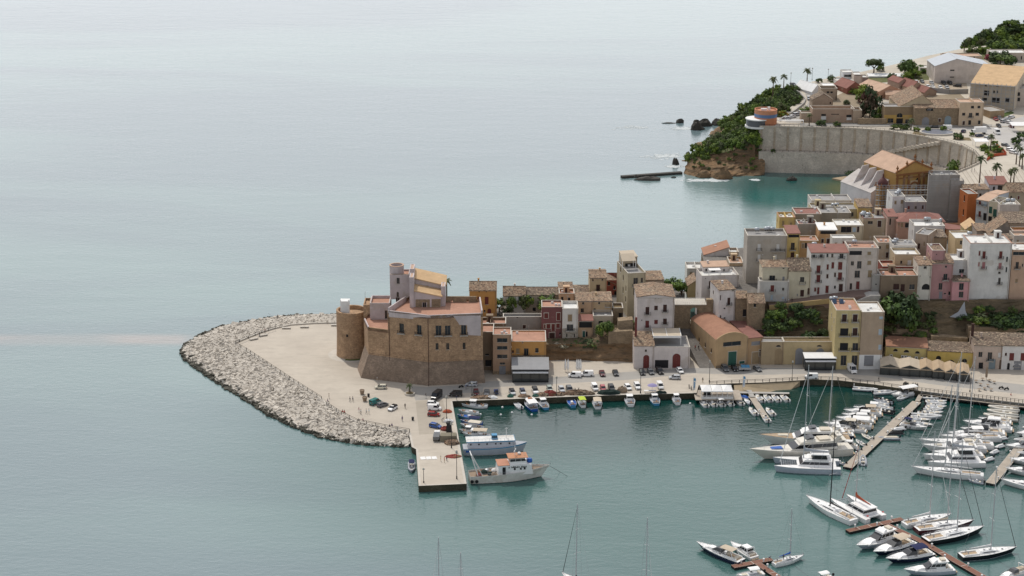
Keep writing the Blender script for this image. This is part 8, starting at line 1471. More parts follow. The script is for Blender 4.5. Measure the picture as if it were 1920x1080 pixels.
def openboat(bow,stern,label,L=None,bim=None,hullm=None,stripe=None,group=None,cons=True,deckm=None,motor=True,name='open_motorboat',cov=None):
 t,L=root(name,label,'motor boat',bow,stern,L,group);Bm=max(1.7,L*.38);fb,fs=.8,.6
 hb,zs=hull(t,L,Bm,fb,fs,hullm or m_gel,stripe or hullm or m_gel,stripe or hullm or m_gel,transom=.9,rake=.08,deck=deckm or m_gel,full=2.6,draft=.3,deckdrop=.12)
 mb=MB();mb.box(L*.08,-Bm*.34,fs-.15,L*.62,Bm*.34,fs-.08);mb.obj('cockpit_sole',m_rubg if not cov else m_canvw,t)
 if cons:mb=MB();mb.box(L*.42,-.35,fs-.1,L*.52,.35,fs+.55,tp=.05);mb.obj('console',m_gel,t);mb=MB();mb.box(L*.12,-Bm*.32,fs-.1,L*.22,Bm*.32,fs+.25);mb.obj('seat',m_seat,t);mb=MB();wedge(mb,L*.5,L*.54,L*.47,L*.5,fs+.55,fs+.95,.33,.28);mb.obj('windscreen',m_cglass,t);mb=MB();mb.box(L*.66,-Bm*.2,fs-.02,L*.86,Bm*.2,fs+.13);mb.obj('bow_cushion',m_seat,t)
 if bim:bimini(t,L*.2,L*.6,Bm*.4,fs,fs+1.6,bim)
 if cov:mb=MB();wedge(mb,L*.03,L*.8,L*.15,L*.6,fs-.05,fs+.55,Bm*.46,Bm*.16);mb.obj('cover',cov,t)
 if motor:outboard(t,-.02)
 return t,L
def rib(bow,stern,label,L=None,tube=None,cons=True,group=None,cov=None,bim=None,arch=False,name='inflatable_boat',inner=None):
 t,L=root(name,label,'inflatable boat',bow,stern,L,group);r=max(.2,L*.045);Bm=max(1.5,L*.34);tb=tube or m_rubw;mb=MB()
 P=[Vector((L*x,Bm/2*y-(r if y>.2 else 0),r+.18+zz))for x,y,zz in((-.02,1,0),(.3,1,0),(.6,.98,.02),(.78,.8,.1),(.9,.5,.2),(.985,.0,.3))]
 rg=[[p+Vector((0,r*cos(2*pi*k/10),r*sin(2*pi*k/10)))for k in range(10)]for p in P];rg[-2]=[P[-2]+Vector((-.7*r*cos(2*pi*k/10)*-1,.7*r*cos(2*pi*k/10),r*sin(2*pi*k/10)))for k in range(10)];rg[-1]=[P[-1]+Vector((r*cos(2*pi*k/10),0,r*sin(2*pi*k/10)))for k in range(10)]
 mb.loft(rg);m2=MB();m2.loft([[Vector((v.x,-v.y,v.z))for v in q]for q in rg]);mb.add(m2.v,m2.f);mb.obj('tubes',tb,t,True)
 mb=MB();mb.prism(ccw([(0,-Bm/2+r),(L*.75,-Bm*.36),(L*.95,0),(L*.75,Bm*.36),(0,Bm/2-r)]),-.15,.28);mb.obj('floor',inner or m_rubg,t)
 if cons and not cov:mb=MB();mb.box(L*.42,-.32,.28,L*.52,.32,1.15,tp=.06);mb.obj('console',m_gel,t);mb=MB();mb.box(L*.2,-Bm*.25,.28,L*.3,Bm*.25,.75);mb.obj('seat',m_seat,t);mb=MB();mb.box(L*.66,-Bm*.2,.28,L*.8,Bm*.2,.5);mb.obj('bow_cushion',m_seat,t)
 if arch:mb=MB();[mb.bar((L*.06,s*Bm*.4,.5),(L*.03,s*Bm*.34,2.0),.05,5)for s in(-1,1)];mb.bar((L*.03,-Bm*.34,2),(L*.03,Bm*.34,2),.05,5);mb.obj('roll_bar',m_gel,t)
 if bim:bimini(t,L*.15,L*.55,Bm*.36,.6,2.1,bim)
 if cov:mb=MB();wedge(mb,L*.02,L*.85,L*.1,L*.6,.5,1.05,Bm*.42,Bm*.16);mb.obj('cover',cov,t)
 outboard(t,.02);return t,L
def gozzo(bow,stern,label,L=None,hm=None,stripe=None,can=None,cab=False,deckm=None,name='fishing_boat',flatcan=None,orange=False):
 t,L=root(name,label,'fishing boat',bow,stern,L);Bm=max(1.9,L*.41);fb,fs=1.2,.85
 hb,zs=hull(t,L,Bm,fb,fs,hm or m_gel,stripe or hm or m_gel,m_navy,transom=.55,rake=.03,deck=deckm or m_rubg,full=2.0,draft=.5,deckdrop=.2)
 if cab:house_(t,L*.45,L*.68,L*.46,L*.64,fs-.1,fs+1.5,Bm*.26,Bm*.22,'wheelhouse',gz=(.5,.88));mb=MB();wedge(mb,L*.42,L*.7,L*.42,L*.69,fs+1.5,fs+1.6,Bm*.3,Bm*.3);mb.obj('wheelhouse_roof',m_canvw,t)
 else:mb=MB();mb.box(L*.3,-.4,fs-.15,L*.48,.4,fs+.4,tp=.06);mb.obj('engine_box',m_white,t)
 mb=MB();mb.box(L*.7,-Bm*.26,fs,L*.78,Bm*.26,fs+.12);mb.box(L*.14,-Bm*.32,fs-.05,L*.2,Bm*.32,fs+.08);mb.obj('thwart',m_wood,t)
 if can:bimini(t,L*.1,L*.62,Bm*.4,fs,fs+1.7,can,'canopy')
 if orange:mb=MB();wedge(mb,L*.5,L*.62,L*.52,L*.6,fs+1.6,fs+1.95,Bm*.2,Bm*.15);mb.obj('orange_raft',m_orange,t)
 mb=MB();mb.lathe([(.16,0),(.24,.25),(.16,.5)],8,0,(L*.8,.2,fs));mb.lathe([(.2,0),(.2,.4)],8,0,(L*.25,-.3,fs-.1));mb.obj('buckets',m_orange,t);mb=MB();mb.bar((L*.86,0,fb),(L*.86,0,fb+1.1),.04,4);mb.obj('bow_post',m_wood,t);return t,L
 # pontoons
def pontoon(label,pts,w,mat,z=.75,stripes=0,name='pontoon',nf=5):
 P=[G(x,y,z)for x,y in pts];t=thing(name,label,'pontoon',(P[0].x,P[0].y,0));mb=MB();fl=MB();sm=MB()
 for a,b in zip(P[:-1],P[1:]):
  n=nrm2(a,b)*w/2;q=ccw([(v.x,v.y)for v in(a-n,b-n,b+n,a+n)]);mb.prism(q,z-.14,z);n2=n*.94;fl.prism(ccw([(v.x,v.y)for v in(a-n2,b-n2,b+n2,a+n2)]),-.4,z-.144)
  d=(b-a)
  for k in range(1,stripes):c=a+d*(k/stripes);e=d.normalized()*.09;sm.add([c-n-e+Vector((0,0,.012)),c-n+e+Vector((0,0,.012)),c+n+e+Vector((0,0,.012)),c+n-e+Vector((0,0,.012))],[(0,1,2,3)])
  for s in(-1,1):m_=n*.97*s;sm.add([a+m_-n*.03+Vector((0,0,.01)),b+m_-n*.03+Vector((0,0,.01)),b+m_+n*.03+Vector((0,0,.01)),a+m_+n*.03+Vector((0,0,.01))],[(0,1,2,3)])
 wobj(mb,'decking',mat,t);wobj(fl,'float',m_rubb,t);wobj(sm,'trim',m_kerb,t)
 d=P[-1]-P[0]
 for k in range(nf):
  c=P[0]+d*((k+.5)/nf);n=nrm2(P[0],P[-1])*w*.42*(1 if k%2 else-1);bm_=MB();bm_.lathe([(.14,0),(.16,.5),(.28,.62),(.28,1.0),(.05,1.1)],8);o=bm_.obj('service_post',m_gel,t,loc=c+n-Vector((P[0].x,P[0].y,0)))
 return t
pontoon('long pale planked pontoon between the two rows of yachts',[(1719,753),(1589,876)],2.9,m_deckg,stripes=9,nf=9)
pontoon('short gangway joining the planked pontoon to the promenade',[(1732,731),(1720,752)],1.5,m_deckg,.9,name='gangway',nf=0)
pontoon('pale planked pontoon at the right edge with yachts on both sides',[(1965,774),(1857,906)],2.9,m_deckg,stripes=9,nf=9)
pontoon('red brown pontoon running down between the motor cruisers and dark yachts',[(1662,983),(1725,1013),(1850,1085),(1900,1112)],2.1,m_deckr,stripes=3,nf=7)
pontoon('short red brown pontoon arm behind the catamaran with a red sail cover',[(1589,995),(1692,972)],1.9,m_deckr,stripes=5,nf=3)
pontoon('red brown pontoon arm by the small sailing boat at the bottom',[(1374,1062),(1447,1047.5)],1.9,m_deckr,stripes=2,nf=2)
pontoon('red brown pontoon leaving the bottom edge of the photo',[(1421,1056),(1475,1092)],1.9,m_deckr,stripes=2,nf=2)
pontoon('small grey jetty between the white rental boats',[(1409,742),(1436,783)],2.2,m_deckg,.7,nf=2)
pontoon('narrow gangway from the low jetty to the rental jetty',[(1404,731),(1411,744)],1.6,m_concr,.95,name='gangway',nf=0)
# boats along the old pier and quay
gozzo((865,762),(915,764.5),'grey white wooden fishing boat with a small white canopy under the quay wall',hm=m_gelg,stripe=m_gel,cab=True,L=8.5)
gozzo((860,774),(898,777.5),'white open fishing boat moored to the pier, second from the quay',L=6.5)
gozzo((858,783),(894,786.5),'light blue open fishing boat moored to the pier',hm=m_blue2,stripe=m_blue2,L=6.2,deckm=m_blue)
gozzo((863,793),(906,797),'dark blue boat with a white and blue tarpaulin moored to the pier',hm=m_blue,stripe=m_blue,can=m_canvn,L=7)
gozzo((862,800),(908,806),'white fishing boat with a cream canopy moored to the pier',can=m_seat,L=7.5)
gozzo((861,811),(900,815),'white fishing boat with a small cabin beside the cream canopy boat',cab=True,L=6.5)
gozzo((866,817),(921,820),'white fishing boat with a long beige canopy beside the blue and white ship',can=m_canv,cab=True,L=8.5)
for q in(((963,756),(979,768.5),'white dinghy with outboard lying off the quay, leftmost of the quay boats',dict()),):
 openboat(q[0],q[1],q[2],L=5.6,cons=False)
gozzo((988,753),(1002,771),'blue and white cabin boat with an orange raft on its roof',L=9.8,hm=m_blue,stripe=m_blue,cab=True,orange=True,can=m_canvw);gozzo((1013,754),(1024,768.5),'white and blue small cabin boat right of the orange raft boat',L=7.8,stripe=m_blue2,cab=True)
gozzo((1068,750),(1075,765),'small boat with a bright blue floor off the quay',L=7.4,deckm=m_blue,stripe=m_blue2);gozzo((1087,751),(1094,765),'small boat with a lime green canopy',L=6.8,can=m_limec);gozzo((1118,752),(1121,767),'fishing boat with a beige pink canopy off the quay',L=8,can=m_canv);gozzo((1178,746),(1183,763),'white fishing boat with orange gear on its deck',L=8.5,cab=True);gozzo((1224,745),(1231,761),'blue and white cabin boat below the lilac parasol',L=8,hm=m_blue2,cab=True);gozzo((1265,745.5),(1271,760),'small white boat with a wheelhouse left of the rental jetty',L=7,cab=True)
for i,(bx,by,sx,sy,lb)in enumerate([(1313,753,1325,764,'first from the left below the white canopies'),(1329,752,1340.5,763,'second from the left below the white canopies'),(1344,752,1355.5,762.5,'third below the white canopies, with its own white sun top'),(1360,751,1372,761.5,'fourth below the white canopies'),(1379,749,1392,761,'right of the white canopies, bow under the blue cover'),(1419,744,1430,754.5,'first in the row along the low jetty'),(1434,743.5,1444.5,754,'second in the row along the low jetty'),(1449,743.5,1460,754,'third in the row along the low jetty'),(1464.5,743,1477,754,'last in the row along the low jetty'),(1406,768,1418,780,'left of the small grey jetty'),(1438,769,1450,780.5,'right of the small grey jetty, with a steel bow frame'),(1430,780,1441,793,'at the tip of the small grey jetty')]):
 openboat((bx,by),(sx,sy),'white rental motorboat '+lb,L=6.0,bim=m_canvw if i==2 else None,group='white rental motorboats')
openboat((1396,751),(1407,760),'small grey dinghy beside the small jetty',L=4.4,hullm=m_rubg,cons=False);openboat((1384,744),(1400,749),'small boat under a bright blue cover behind the rental boats',L=4.5,cov=m_blue,motor=False)
rib((772,887),(772,871),'grey inflatable with a blue sun top moored left of the pier',L=6.8,tube=m_rubg,bim=m_canvn)
t,L=root('passenger_ship','long blue and white wooden ship moored stern to the pier','ship',(984,845.5),(868,850));hb,zs=hull(t,L,5.4,3.0,2.2,m_blue2,m_gelg,m_rust,transom=.8,rake=.035,deck=m_rubg,full=3.3,draft=1)
house_(t,L*.08,L*.80,L*.08,L*.79,zs(.4)-.05,zs(.4)+2.0,2.1,2.05,'deckhouse',M('pale_lilac_paint',(.55,.55,.60),.6,'plain'),False);mb=MB();zr=zs(.4)+2.0;mb.box(L*.05,-2.35,zr,L*.83,2.35,zr+.16);mb.obj('upper_deck',m_roofw,t);mb=MB();mb.box(L*.05,-2.4,zr-.12,L*.83,-2.352,zr+.2);mb.box(L*.05,2.352,zr-.12,L*.83,2.4,zr+.2);mb.box(L*.83,-2.4,zr-.12,L*.835,2.4,zr+.25);mb.obj('blue_trim',m_blue2,t)
for x in(.12,.25,.38,.52,.6,.74):mb=MB();mb.box(L*x-.22,-2.16,zs(.4)+1.0,L*x+.22,-2.08,zs(.4)+1.45);mb.obj('window',m_dark,t)
house_(t,L*.46,L*.56,L*.465,L*.55,zr+.16,zr+1.5,.9,.8,'wheelhouse',m_blue2);mb=MB();mb.bar((L*.7,0,zr),(L*.7,0,zr+3.6),.09,6);mb.bar((L*.7,-.9,zr+2.6),(L*.7,.9,zr+2.6),.05,4);mb.bar((L*.68,0,zr+3.2),(L*.73,0,zr+3.3),.08,4);mb.obj('mast',m_white,t);mb=MB()
for s in(-1,1):
 for k in range(13):mb.bar((L*(.06+.06*k),s*2.3,zr+.16),(L*(.06+.06*k),s*2.3,zr+1.0),.03,4)
 mb.bar((L*.06,s*2.3,zr+1.0),(L*.78,s*2.3,zr+1.0),.03,4)
mb.obj('railing',m_steel,t);mb=MB();mb.box(L*.04,-hb(.06)-.05,1.15,L*.12,-hb(.06)+.1,1.7);mb.obj('blue_panel',m_blue,t)
t,L=root('fishing_trawler','weathered white fishing trawler with orange roofed wheelhouse and stern gantry','trawler',(1022,893),(880,902));hb,zs=hull(t,L,6.4,3.7,2.4,m_rust,m_rust,m_rubb,transom=.8,rake=.06,deck=m_wood,full=2.4,draft=1.2,deckdrop=.5);mb=MB()
wedge(mb,L*.36,L*.82,L*.37,L*.80,zs(.45)-.55,zs(.45)+2.5,2.6,2.5);mb.obj('deckhouse',m_gel,t);zt=zs(.45)+2.5;house_(t,L*.52,L*.75,L*.52,L*.72,zt,zt+1.9,2.0,1.8,'wheelhouse',gz=(.45,.85));mb=MB();mb.box(L*.50,-2.1,zt+1.9,L*.76,2.1,zt+2.05);mb.obj('orange_roof',m_orange,t);mb=MB();mb.box(L*.36,-2.6,zt,L*.515,2.6,zt+.12);mb.obj('orange_deck',M('salmon_deck',(.45,.22,.14),.8,'plain'),t)
for x in(.43,.58,.66,.71):mb=MB();mb.box(L*x-.25,-2.64,zt-1.5,L*x+.25,-2.5,zt-.9);mb.obj('window',m_dark,t)
mb=MB();mb.box(L*.42,-2.66,zs(.4)-.2,L*.46,-2.5,zt-.5);mb.obj('door',m_dark,t)
mb=MB()
for s in(-1,1):mb.bar((L*.10,s*2.1,zs(.1)),(L*.02,s*1.7,zs(.1)+6.4),.16,5);mb.bar((L*.16,s*2.1,zs(.1)),(L*.02,s*1.7,zs(.1)+6.2),.1,5)
mb.bar((L*.02,-1.7,zs(.1)+6.3),(L*.02,1.7,zs(.1)+6.3),.14,5);mb.bar((L*.05,-1.85,zs(.1)+4),(L*.05,1.85,zs(.1)+4),.12,5);mb.obj('gantry',m_white,t)
mb=MB();mb.bar((L*.6,0,zt+2),(L*.6,0,zt+5),.1,5);mb.bar((L*.58,-1,zt+3.6),(L*.62,1,zt+3.8),.12,4);mb.lathe([(.05,0),(.5,.1),(.5,.5),(.1,.8)],10,0,(L*.66,.6,zt+2.1));mb.bar((L*.72,0,zt-1),(L*.72,0,zt+4),.07,5);mb.obj('mast',m_white,t);mb=MB();mb.box(L*.76,-1.2,zt,L*.82,1.2,zt+.5);mb.lathe([(.7,0),(.8,.6),(.5,1.1)],10,0,(L*.79,-.9,zt+.1));mb.obj('blue_gear',m_blue,t)
mb=MB();mb.lathe([(.9,0),(1.0,.5),(.5,1.0)],10,0,(L*.2,.6,zs(.2)-.5));mb.lathe([(.8,0),(.9,.5),(.4,.9)],10,0,(L*.27,-.8,zs(.2)-.5));mb.obj('net_drum',m_netg,t);rails(t,hb,zs,L,.72,.98,.8,.1,'bow_rail');rails(t,hb,zs,L,.12,.5,.7,.1,'side_rail')
for k_,(x_,y_,m_)in enumerate(((.12,-1.2,m_netr),(.15,1.3,m_net),(.33,1.2,m_canvw),(.24,1.6,m_steel),(.31,-1.7,m_wood),(.8,0,m_net))):mb=MB();mb.lathe([(.75,0),(.8,.4),(.5,.8),(.1,.95)],9,0,(L*x_,y_,zs(x_)-.5));mb.obj('deck_gear',m_,t)
for k,x in enumerate((.02,.08)):mb=MB();mb.bar((L*x,-hb(x)-.25,.9),(L*x,-hb(x)-.02,.9),.5,12);mb.obj('tyre_fender',m_rubb,t)
mb=MB();rl=random.Random(9);xx=L*.5
for k in range(13):
 if k not in(1,8):[mb.box(xx+q,-2.68,zt-.85,xx+q+.09,-2.62,zt-.85+rl.uniform(.35,.62))for q in(0,.17)];mb.box(xx+.1,-2.675,zt-.85+rl.choice((.0,.25)),xx+.16,-2.62,zt-.7+rl.choice((.0,.25)))
 xx+=.42
mb.obj('hull_lettering',m_trim,t)
for a,b in(((1030,873),(1064,893)),((1030,873),(1050,885))):
 p,q=G(*a,4.3),G(*b,0);mb=MB();mb.bar(p,q,.04,4);tag(mb.obj('mooring_line',m_iron),'longer mooring line from the trawler bow to the water' if b[0]>1060 else 'shorter mooring line from the trawler bow to the water','rope')
 # large yachts on the main pontoon
def yacht(bow,stern,label,hm=None,L=None,deckm=None,blue=False,cream=False):
 t,L=root('motor_yacht',label,'motor yacht',bow,stern,L);Bm=L*.21;g=m_gelc if cream else m_gel;hb,zs=hull(t,L,Bm,.11*L+.4,.065*L+.5,g,hm or g,hm or g,transom=.88,rake=.09,deck=deckm or g,full=2.5);z0=zs(.45)-.05
 house_(t,L*.16,L*.70,L*.18,L*.55,z0,z0+.075*L+.2,Bm*.40,Bm*.31,'saloon',g,True,(.3,.75));zt=z0+.075*L+.2;mb=MB();wedge(mb,L*.08,L*.57,L*.07,L*.54,zt,zt+.15,Bm*.36,Bm*.36);wedge(mb,L*.42,L*.56,L*.40,L*.47,zt+.15,zt+.9,Bm*.32,Bm*.26);mb.obj('flybridge',g,t);mb=MB();wedge(mb,L*.44,L*.5,L*.41,L*.455,zt+.9,zt+1.35,Bm*.28,Bm*.23);mb.obj('windscreen',m_cglass,t)
 mb=MB();mb.box(L*.24,-Bm*.25,zt+.15,L*.36,Bm*.25,zt+.65);mb.box(L*.12,-Bm*.24,zt+.15,L*.2,Bm*.24,zt+.5);mb.obj('seats',m_seat,t);mb=MB()
 for s in(-1,1):wedge(mb,L*.17,L*.22,L*.13,L*.17,zt+.1,zt+1.6,.1,.1,y0=s*Bm*.33)
 mb.box(L*.12,-Bm*.34,zt+1.6,L*.18,Bm*.34,zt+1.75);mb.lathe([(.3,0),(.4,.15),(.2,.4)],10,0,(L*.15,0,zt+1.75));mb.obj('radar_arch',g,t)
 mb=MB();mb.box(L*.74,-Bm*.16,zs(.8)-.2,L*.86,Bm*.14,zs(.8)+.18);mb.obj('sun_pad',m_blue if blue else m_seat,t);mb=MB();mb.box(-L*.03,-Bm*.4,.45,.02,Bm*.4,.6);mb.obj('swim_platform',m_teak,t);rails(t,hb,zs,L,.3,.99,.7,.09)
 mb=MB()
 for x in(.45,.58,.68):mb.box(L*x-.3,-hb(x)-.03,zs(x)*.55,L*x+.3,-hb(x)+.25,zs(x)*.55+.3)
 mb.obj('portholes',m_dark,t);return t,L
yacht((1420,861),(1594,849),'long white motor yacht with a blue sun pad, nearest the open water',blue=True,cream=True)
yacht((1436,832),(1592,832),'white motor yacht with a teak foredeck behind the blue padded yacht',deckm=m_teak)
def cat(bow,stern,label,L=None,Bm=None,hm=None,red=False,mast=None):
 t,L=root('catamaran',label,'catamaran',bow,stern,L);Bm=Bm or L*.48;h=hm or m_gel
 for s in(-1,1):hull(t,L,L*.11+.6,.075*L+.5,.07*L+.35,h,h,h,transom=.7,rake=.02,full=3.0,name='hull',y0=s*Bm*.38,draft=.6)
 zd=.07*L+.35;mb=MB();mb.box(L*.06,-Bm*.38,zd-.35,L*.62,Bm*.38,zd);mb.obj('bridge_deck',m_gel,t);mb=MB()
 for k in range(9):y=-Bm*.33+Bm*.66*k/8;mb.box(L*.62,y-.03,zd-.05,L*.9,y+.03,zd)
 for k in range(9):x=L*.62+L*.28*k/8;mb.box(x-.03,-Bm*.33,zd-.05,x+.03,Bm*.33,zd-.01)
 mb.bar((L*.9,-Bm*.38,zd),(L*.9,Bm*.38,zd),.12,6);mb.obj('trampoline',m_steel,t)
 house_(t,L*.16,L*.66,L*.18,L*.54,zd,zd+.075*L+.4,Bm*.34,Bm*.26,'saloon',m_gel,True,(.3,.72));zt=zd+.075*L+.4
 mb=MB();wedge(mb,L*.14,L*.5,L*.14,L*.48,zt,zt+.14,Bm*.3,Bm*.3);mb.obj('coachroof',m_gel,t)
 if not red:mb=MB();wedge(mb,L*.2,L*.44,L*.22,L*.4,zt+.14,zt+1.5,Bm*.2,Bm*.18);mb.obj('flybridge_glass',m_cglass,t);mb=MB();wedge(mb,L*.17,L*.46,L*.18,L*.44,zt+1.5,zt+1.75,Bm*.24,Bm*.23);mb.obj('hard_top',m_gel,t)
 mh=mast or L*1.45;mx=L*.56;mb=MB();mb.bar((mx,0,zt-.3),(mx-.2,0,mh+zd),.17,8,0,.1);mo=mb.obj('mast',m_alu,t);mb=MB()
 for f in(.4,.7):
  for s in(-1,1):mb.bar((mx,0,zd+mh*f),(mx-.5,s*1.3,zd+mh*f+.1),.06,4)
 mb.obj('spreaders',m_white,mo);mb=MB();top=Vector((mx-.2,0,mh+zd))
 for s in(-1,1):mb.bar((L*.4,s*Bm*.42,zd),top-Vector((0,0,mh*.1)),.035,3)
 mb.obj('shrouds',m_steel,mo);mb=MB();mb.bar((L*.92,0,zd+.2),top-Vector((0,0,mh*.06)),.12,6,0,.05);mb.obj('furled_jib',M('red_furled_sail',(.35,.05,.05),.8,'plain')if red else m_canvw,t)
 bl=L*.4;mb=MB();mb.bar((mx-.1,0,zt+1.0+(.9 if not red else 0)),(mx-bl,0,zt+1.0+(.9 if not red else 0)),.12,6);bo=mb.obj('boom',m_alu,t);zb2=zt+1.1+(.9 if not red else 0);mb=MB();mb.loft([[(x,w*cos(2*pi*k/8),zb2+hh*.5+hh*.5*sin(2*pi*k/8))for k in range(8)]for x,w,hh in((mx-.05,.28,1.9),(mx-.5,.3,1.0),(mx-bl*.5,.25,.5),(mx-bl*.97,.12,.2))]);mb.obj('sail_cover',m_canvr if red else m_rubg,bo)
 mb=MB();
 for x in(.3,.5,.7):mb.box(L*x-.7,-Bm*.38-(L*.055+.3)-.03,zd*.5,L*x+.7,-Bm*.38-(L*.055+.3)+.4,zd*.5+.22)
 mb.obj('hull_windows',m_dark,t)
 if red:mb=MB();[mb.lathe([(.35,-.06),(.35,.06)],12,0,(L*.03,s*Bm*.36,zd+.8))for s in(-1,1)];mb.obj('lifebuoy',m_red,t)
 return t,L
cat((1452,876),(1574,880),'grey white sailing catamaran with a glazed flybridge, moored below the motor yachts',Bm=8.5,hm=m_gelg,mast=31)
cat((1568,938),(1648,982),'white catamaran with a red sail cover at the red brown pontoon',Bm=7.6,red=True,mast=20,L=16)
# more boats on the main pontoon, left side
sail((1516,811),(1601,813),'white sailing yacht with a tall grey mast behind the teak decked yacht',mast=21,beam=.24)
cruiser((1514,822),(1590,826),'white open cruiser with cream cushions squeezed between two large yachts',L=12,bim=m_canv)
cruiser((1567,797),(1632,803),'white cruiser with a square white sun top on the main pontoon',bim=m_canvw,L=11.5,bx=(.06,.52));cruiser((1570,790),(1640,793),'white cabin cruiser behind the white sun top boat',L=11,hard=True)
cruiser((1589,776),(1650,779),'large boat under a broad beige awning on the main pontoon',L=11,bim=m_canv);cruiser((1575,806),(1625,812),'low white runabout with a beige cushion on the main pontoon',L=8)
rib((1617,818),(1635,826),'cream inflatable tender tucked at the main pontoon',L=5,tube=m_gelc);rib((1606,829),(1622,838),'white rounded tender at the main pontoon near the lower end',L=5);rib((1598,838),(1612,846),'grey tender behind the blue padded yacht',L=5,tube=m_rubg)
for i,q in enumerate([((1638,748),(1670,755),m_rubb,'black inflatable, topmost on the left of the main pontoon'),((1632,757),(1668,763),m_rubw,'white inflatable below the topmost black one'),((1636,753),(1676,759),m_rubg,'grey inflatable between black and white ones'),((1640,764),(1674,769),m_rubw,'white inflatable with black engine, fourth on the left of the main pontoon'),((1644,771),(1672,776),m_rubb,'black inflatable, lowest of the small ones left of the main pontoon')]):
 rib(q[0],q[1],q[3],L=6.2,tube=q[2])
rib((1641,734),(1603,731),'large white inflatable by itself under the curved quay',L=8,arch=True,inner=m_navy);rib((1681,737),(1640,739),'large white inflatable next to the quay railing',L=8.5,arch=True);cruiser((1677,745),(1714,739),'boat with a flat white canopy at the gangway',L=9,bim=m_canvw,arch=False,bx=(.02,.7));rib((1682,752),(1700,744),'grey white inflatable half under the white canopy boat',L=6,tube=m_rubw)
rib((1618,853),(1618,879),'grey inflatable with black outboard at the end of the main pontoon',L=7,tube=m_rubg)
rib((1566,868),(1582,872),'small grey dinghy at the stern of the grey catamaran',L=4,tube=m_rubg)
for a,b,lb,kw in[((1546,800),(1618,806),'white cruiser with a cream top, between the tall masted yacht and the pontoon',dict(bim=m_seat,L=11)),((1580,783),(1645,787),'white cruiser wedged below the broad beige awning',dict(hard=True,L=10)),((1600,769),(1657,773),'small white cruiser above the broad beige awning',dict(L=8.5,bim=m_canvw)),((1530,818),(1600,819),'slim white cruiser with a navy stripe beside the tall masted yacht',dict(L=11.5,stripe=m_navy)),((1560,838),(1606,841),'white sport boat at the stern of the blue padded yacht',dict(L=8,hard=True))]:cruiser(a,b,lb,**kw)
# right side of the main pontoon
for i,(bx,by,sx,sy,lb,kd)in enumerate([(1766,749,1729,747,'topmost white inflatable right of the main pontoon','r'),(1771,755,1736,755,'second white open boat right of the main pontoon','o'),(1773,760,1737,761,'third white inflatable right of the main pontoon','r'),(1773,765,1733,766,'fourth white open boat right of the main pontoon','o'),(1768,770,1730,771,'fifth white inflatable right of the main pontoon','r'),(1768,776,1725,776,'sixth grey white boat right of the main pontoon','o')]):
 (rib if kd=='r' else openboat)((bx,by),(sx,sy),lb,L=6.6)
rib((1767,785),(1706,781.5),'long white inflatable with a roll bar right of the main pontoon',arch=True,L=9.5);openboat((1740,790),(1704,787),'white runabout below the long white inflatable',L=6.5);openboat((1742,799),(1712,794),'white bow rider with grey seats right of the main pontoon',L=6.5)
cruiser((1732,806),(1690,799),'white motorboat with a dark navy canopy right of the main pontoon',L=8,bim=m_canvn);rib((1672,808),(1694,806),'small boat under a white cover right of the main pontoon',L=5,cov=m_canvw);rib((1663,815),(1690,813),'black covered tender right of the main pontoon',L=5.4,tube=m_rubb,cov=m_rubb);rib((1650,824),(1683,824),'grey inflatable with a cream cover, lowest right of the main pontoon',L=6.4,tube=m_rubg,cov=m_seat)
# left side of the right pontoon
rib((1852,766),(1912,771),'topmost long pale inflatable at the right pontoon',L=9.5,inner=m_seat,tube=m_gelc);rib((1847,773),(1913,780),'second long pale inflatable at the right pontoon',L=9.5,inner=m_seat,tube=m_gelc);rib((1841,781),(1912,790),'third long pale inflatable with black engines at the right pontoon',L=10.5,inner=m_seat,tube=m_gelc)
cruiser((1832,790),(1902,797),'white open cruiser below the pale inflatables',L=9.5);cruiser((1800,797),(1902,806),'white cruiser with a navy side and a red life ring',hard=True,L=13,stripe=m_gel);cruiser((1799,811),(1891,817),'white cruiser with a cream cockpit full of cushions',L=12.5);
sail((1766,826),(1876,826),'covered white sailing yacht, upper of two at the right pontoon',cover=m_canvw,mast=26,beam=.22);sail((1729,835),(1862,841),'covered white sailing yacht with a black tender alongside at the right pontoon',mast=29,beam=.2);yacht((1732,846),(1852,847),'white motor yacht under a row of fenders at the right pontoon',L=18);cat((1734,868),(1845,868),'broad white catamaran with a navy flybridge enclosure at the right pontoon',Bm=7.5,mast=24,L=17)
for i,(a,b,lb)in enumerate([((1866,842),(1880,838),'round white tender at the right pontoon, upper one'),((1857,853),(1869,848),'round white tender at the right pontoon, middle one'),((1846,866),(1860,862),'covered white tender at the right pontoon, lower one'),((1870,826),(1884,824),'covered white tender by the sailing yachts at the right pontoon')]):rib(a,b,lb,L=4,cov=m_canvw)
sail((1711,886),(1846,899),'long white racing yacht with a teak cockpit at the end of the right pontoon',mast=27,beam=.2,L=20);rib((1818,903),(1842,908),'small grey inflatable beside the long white racing yacht',L=4.5,tube=m_rubg)
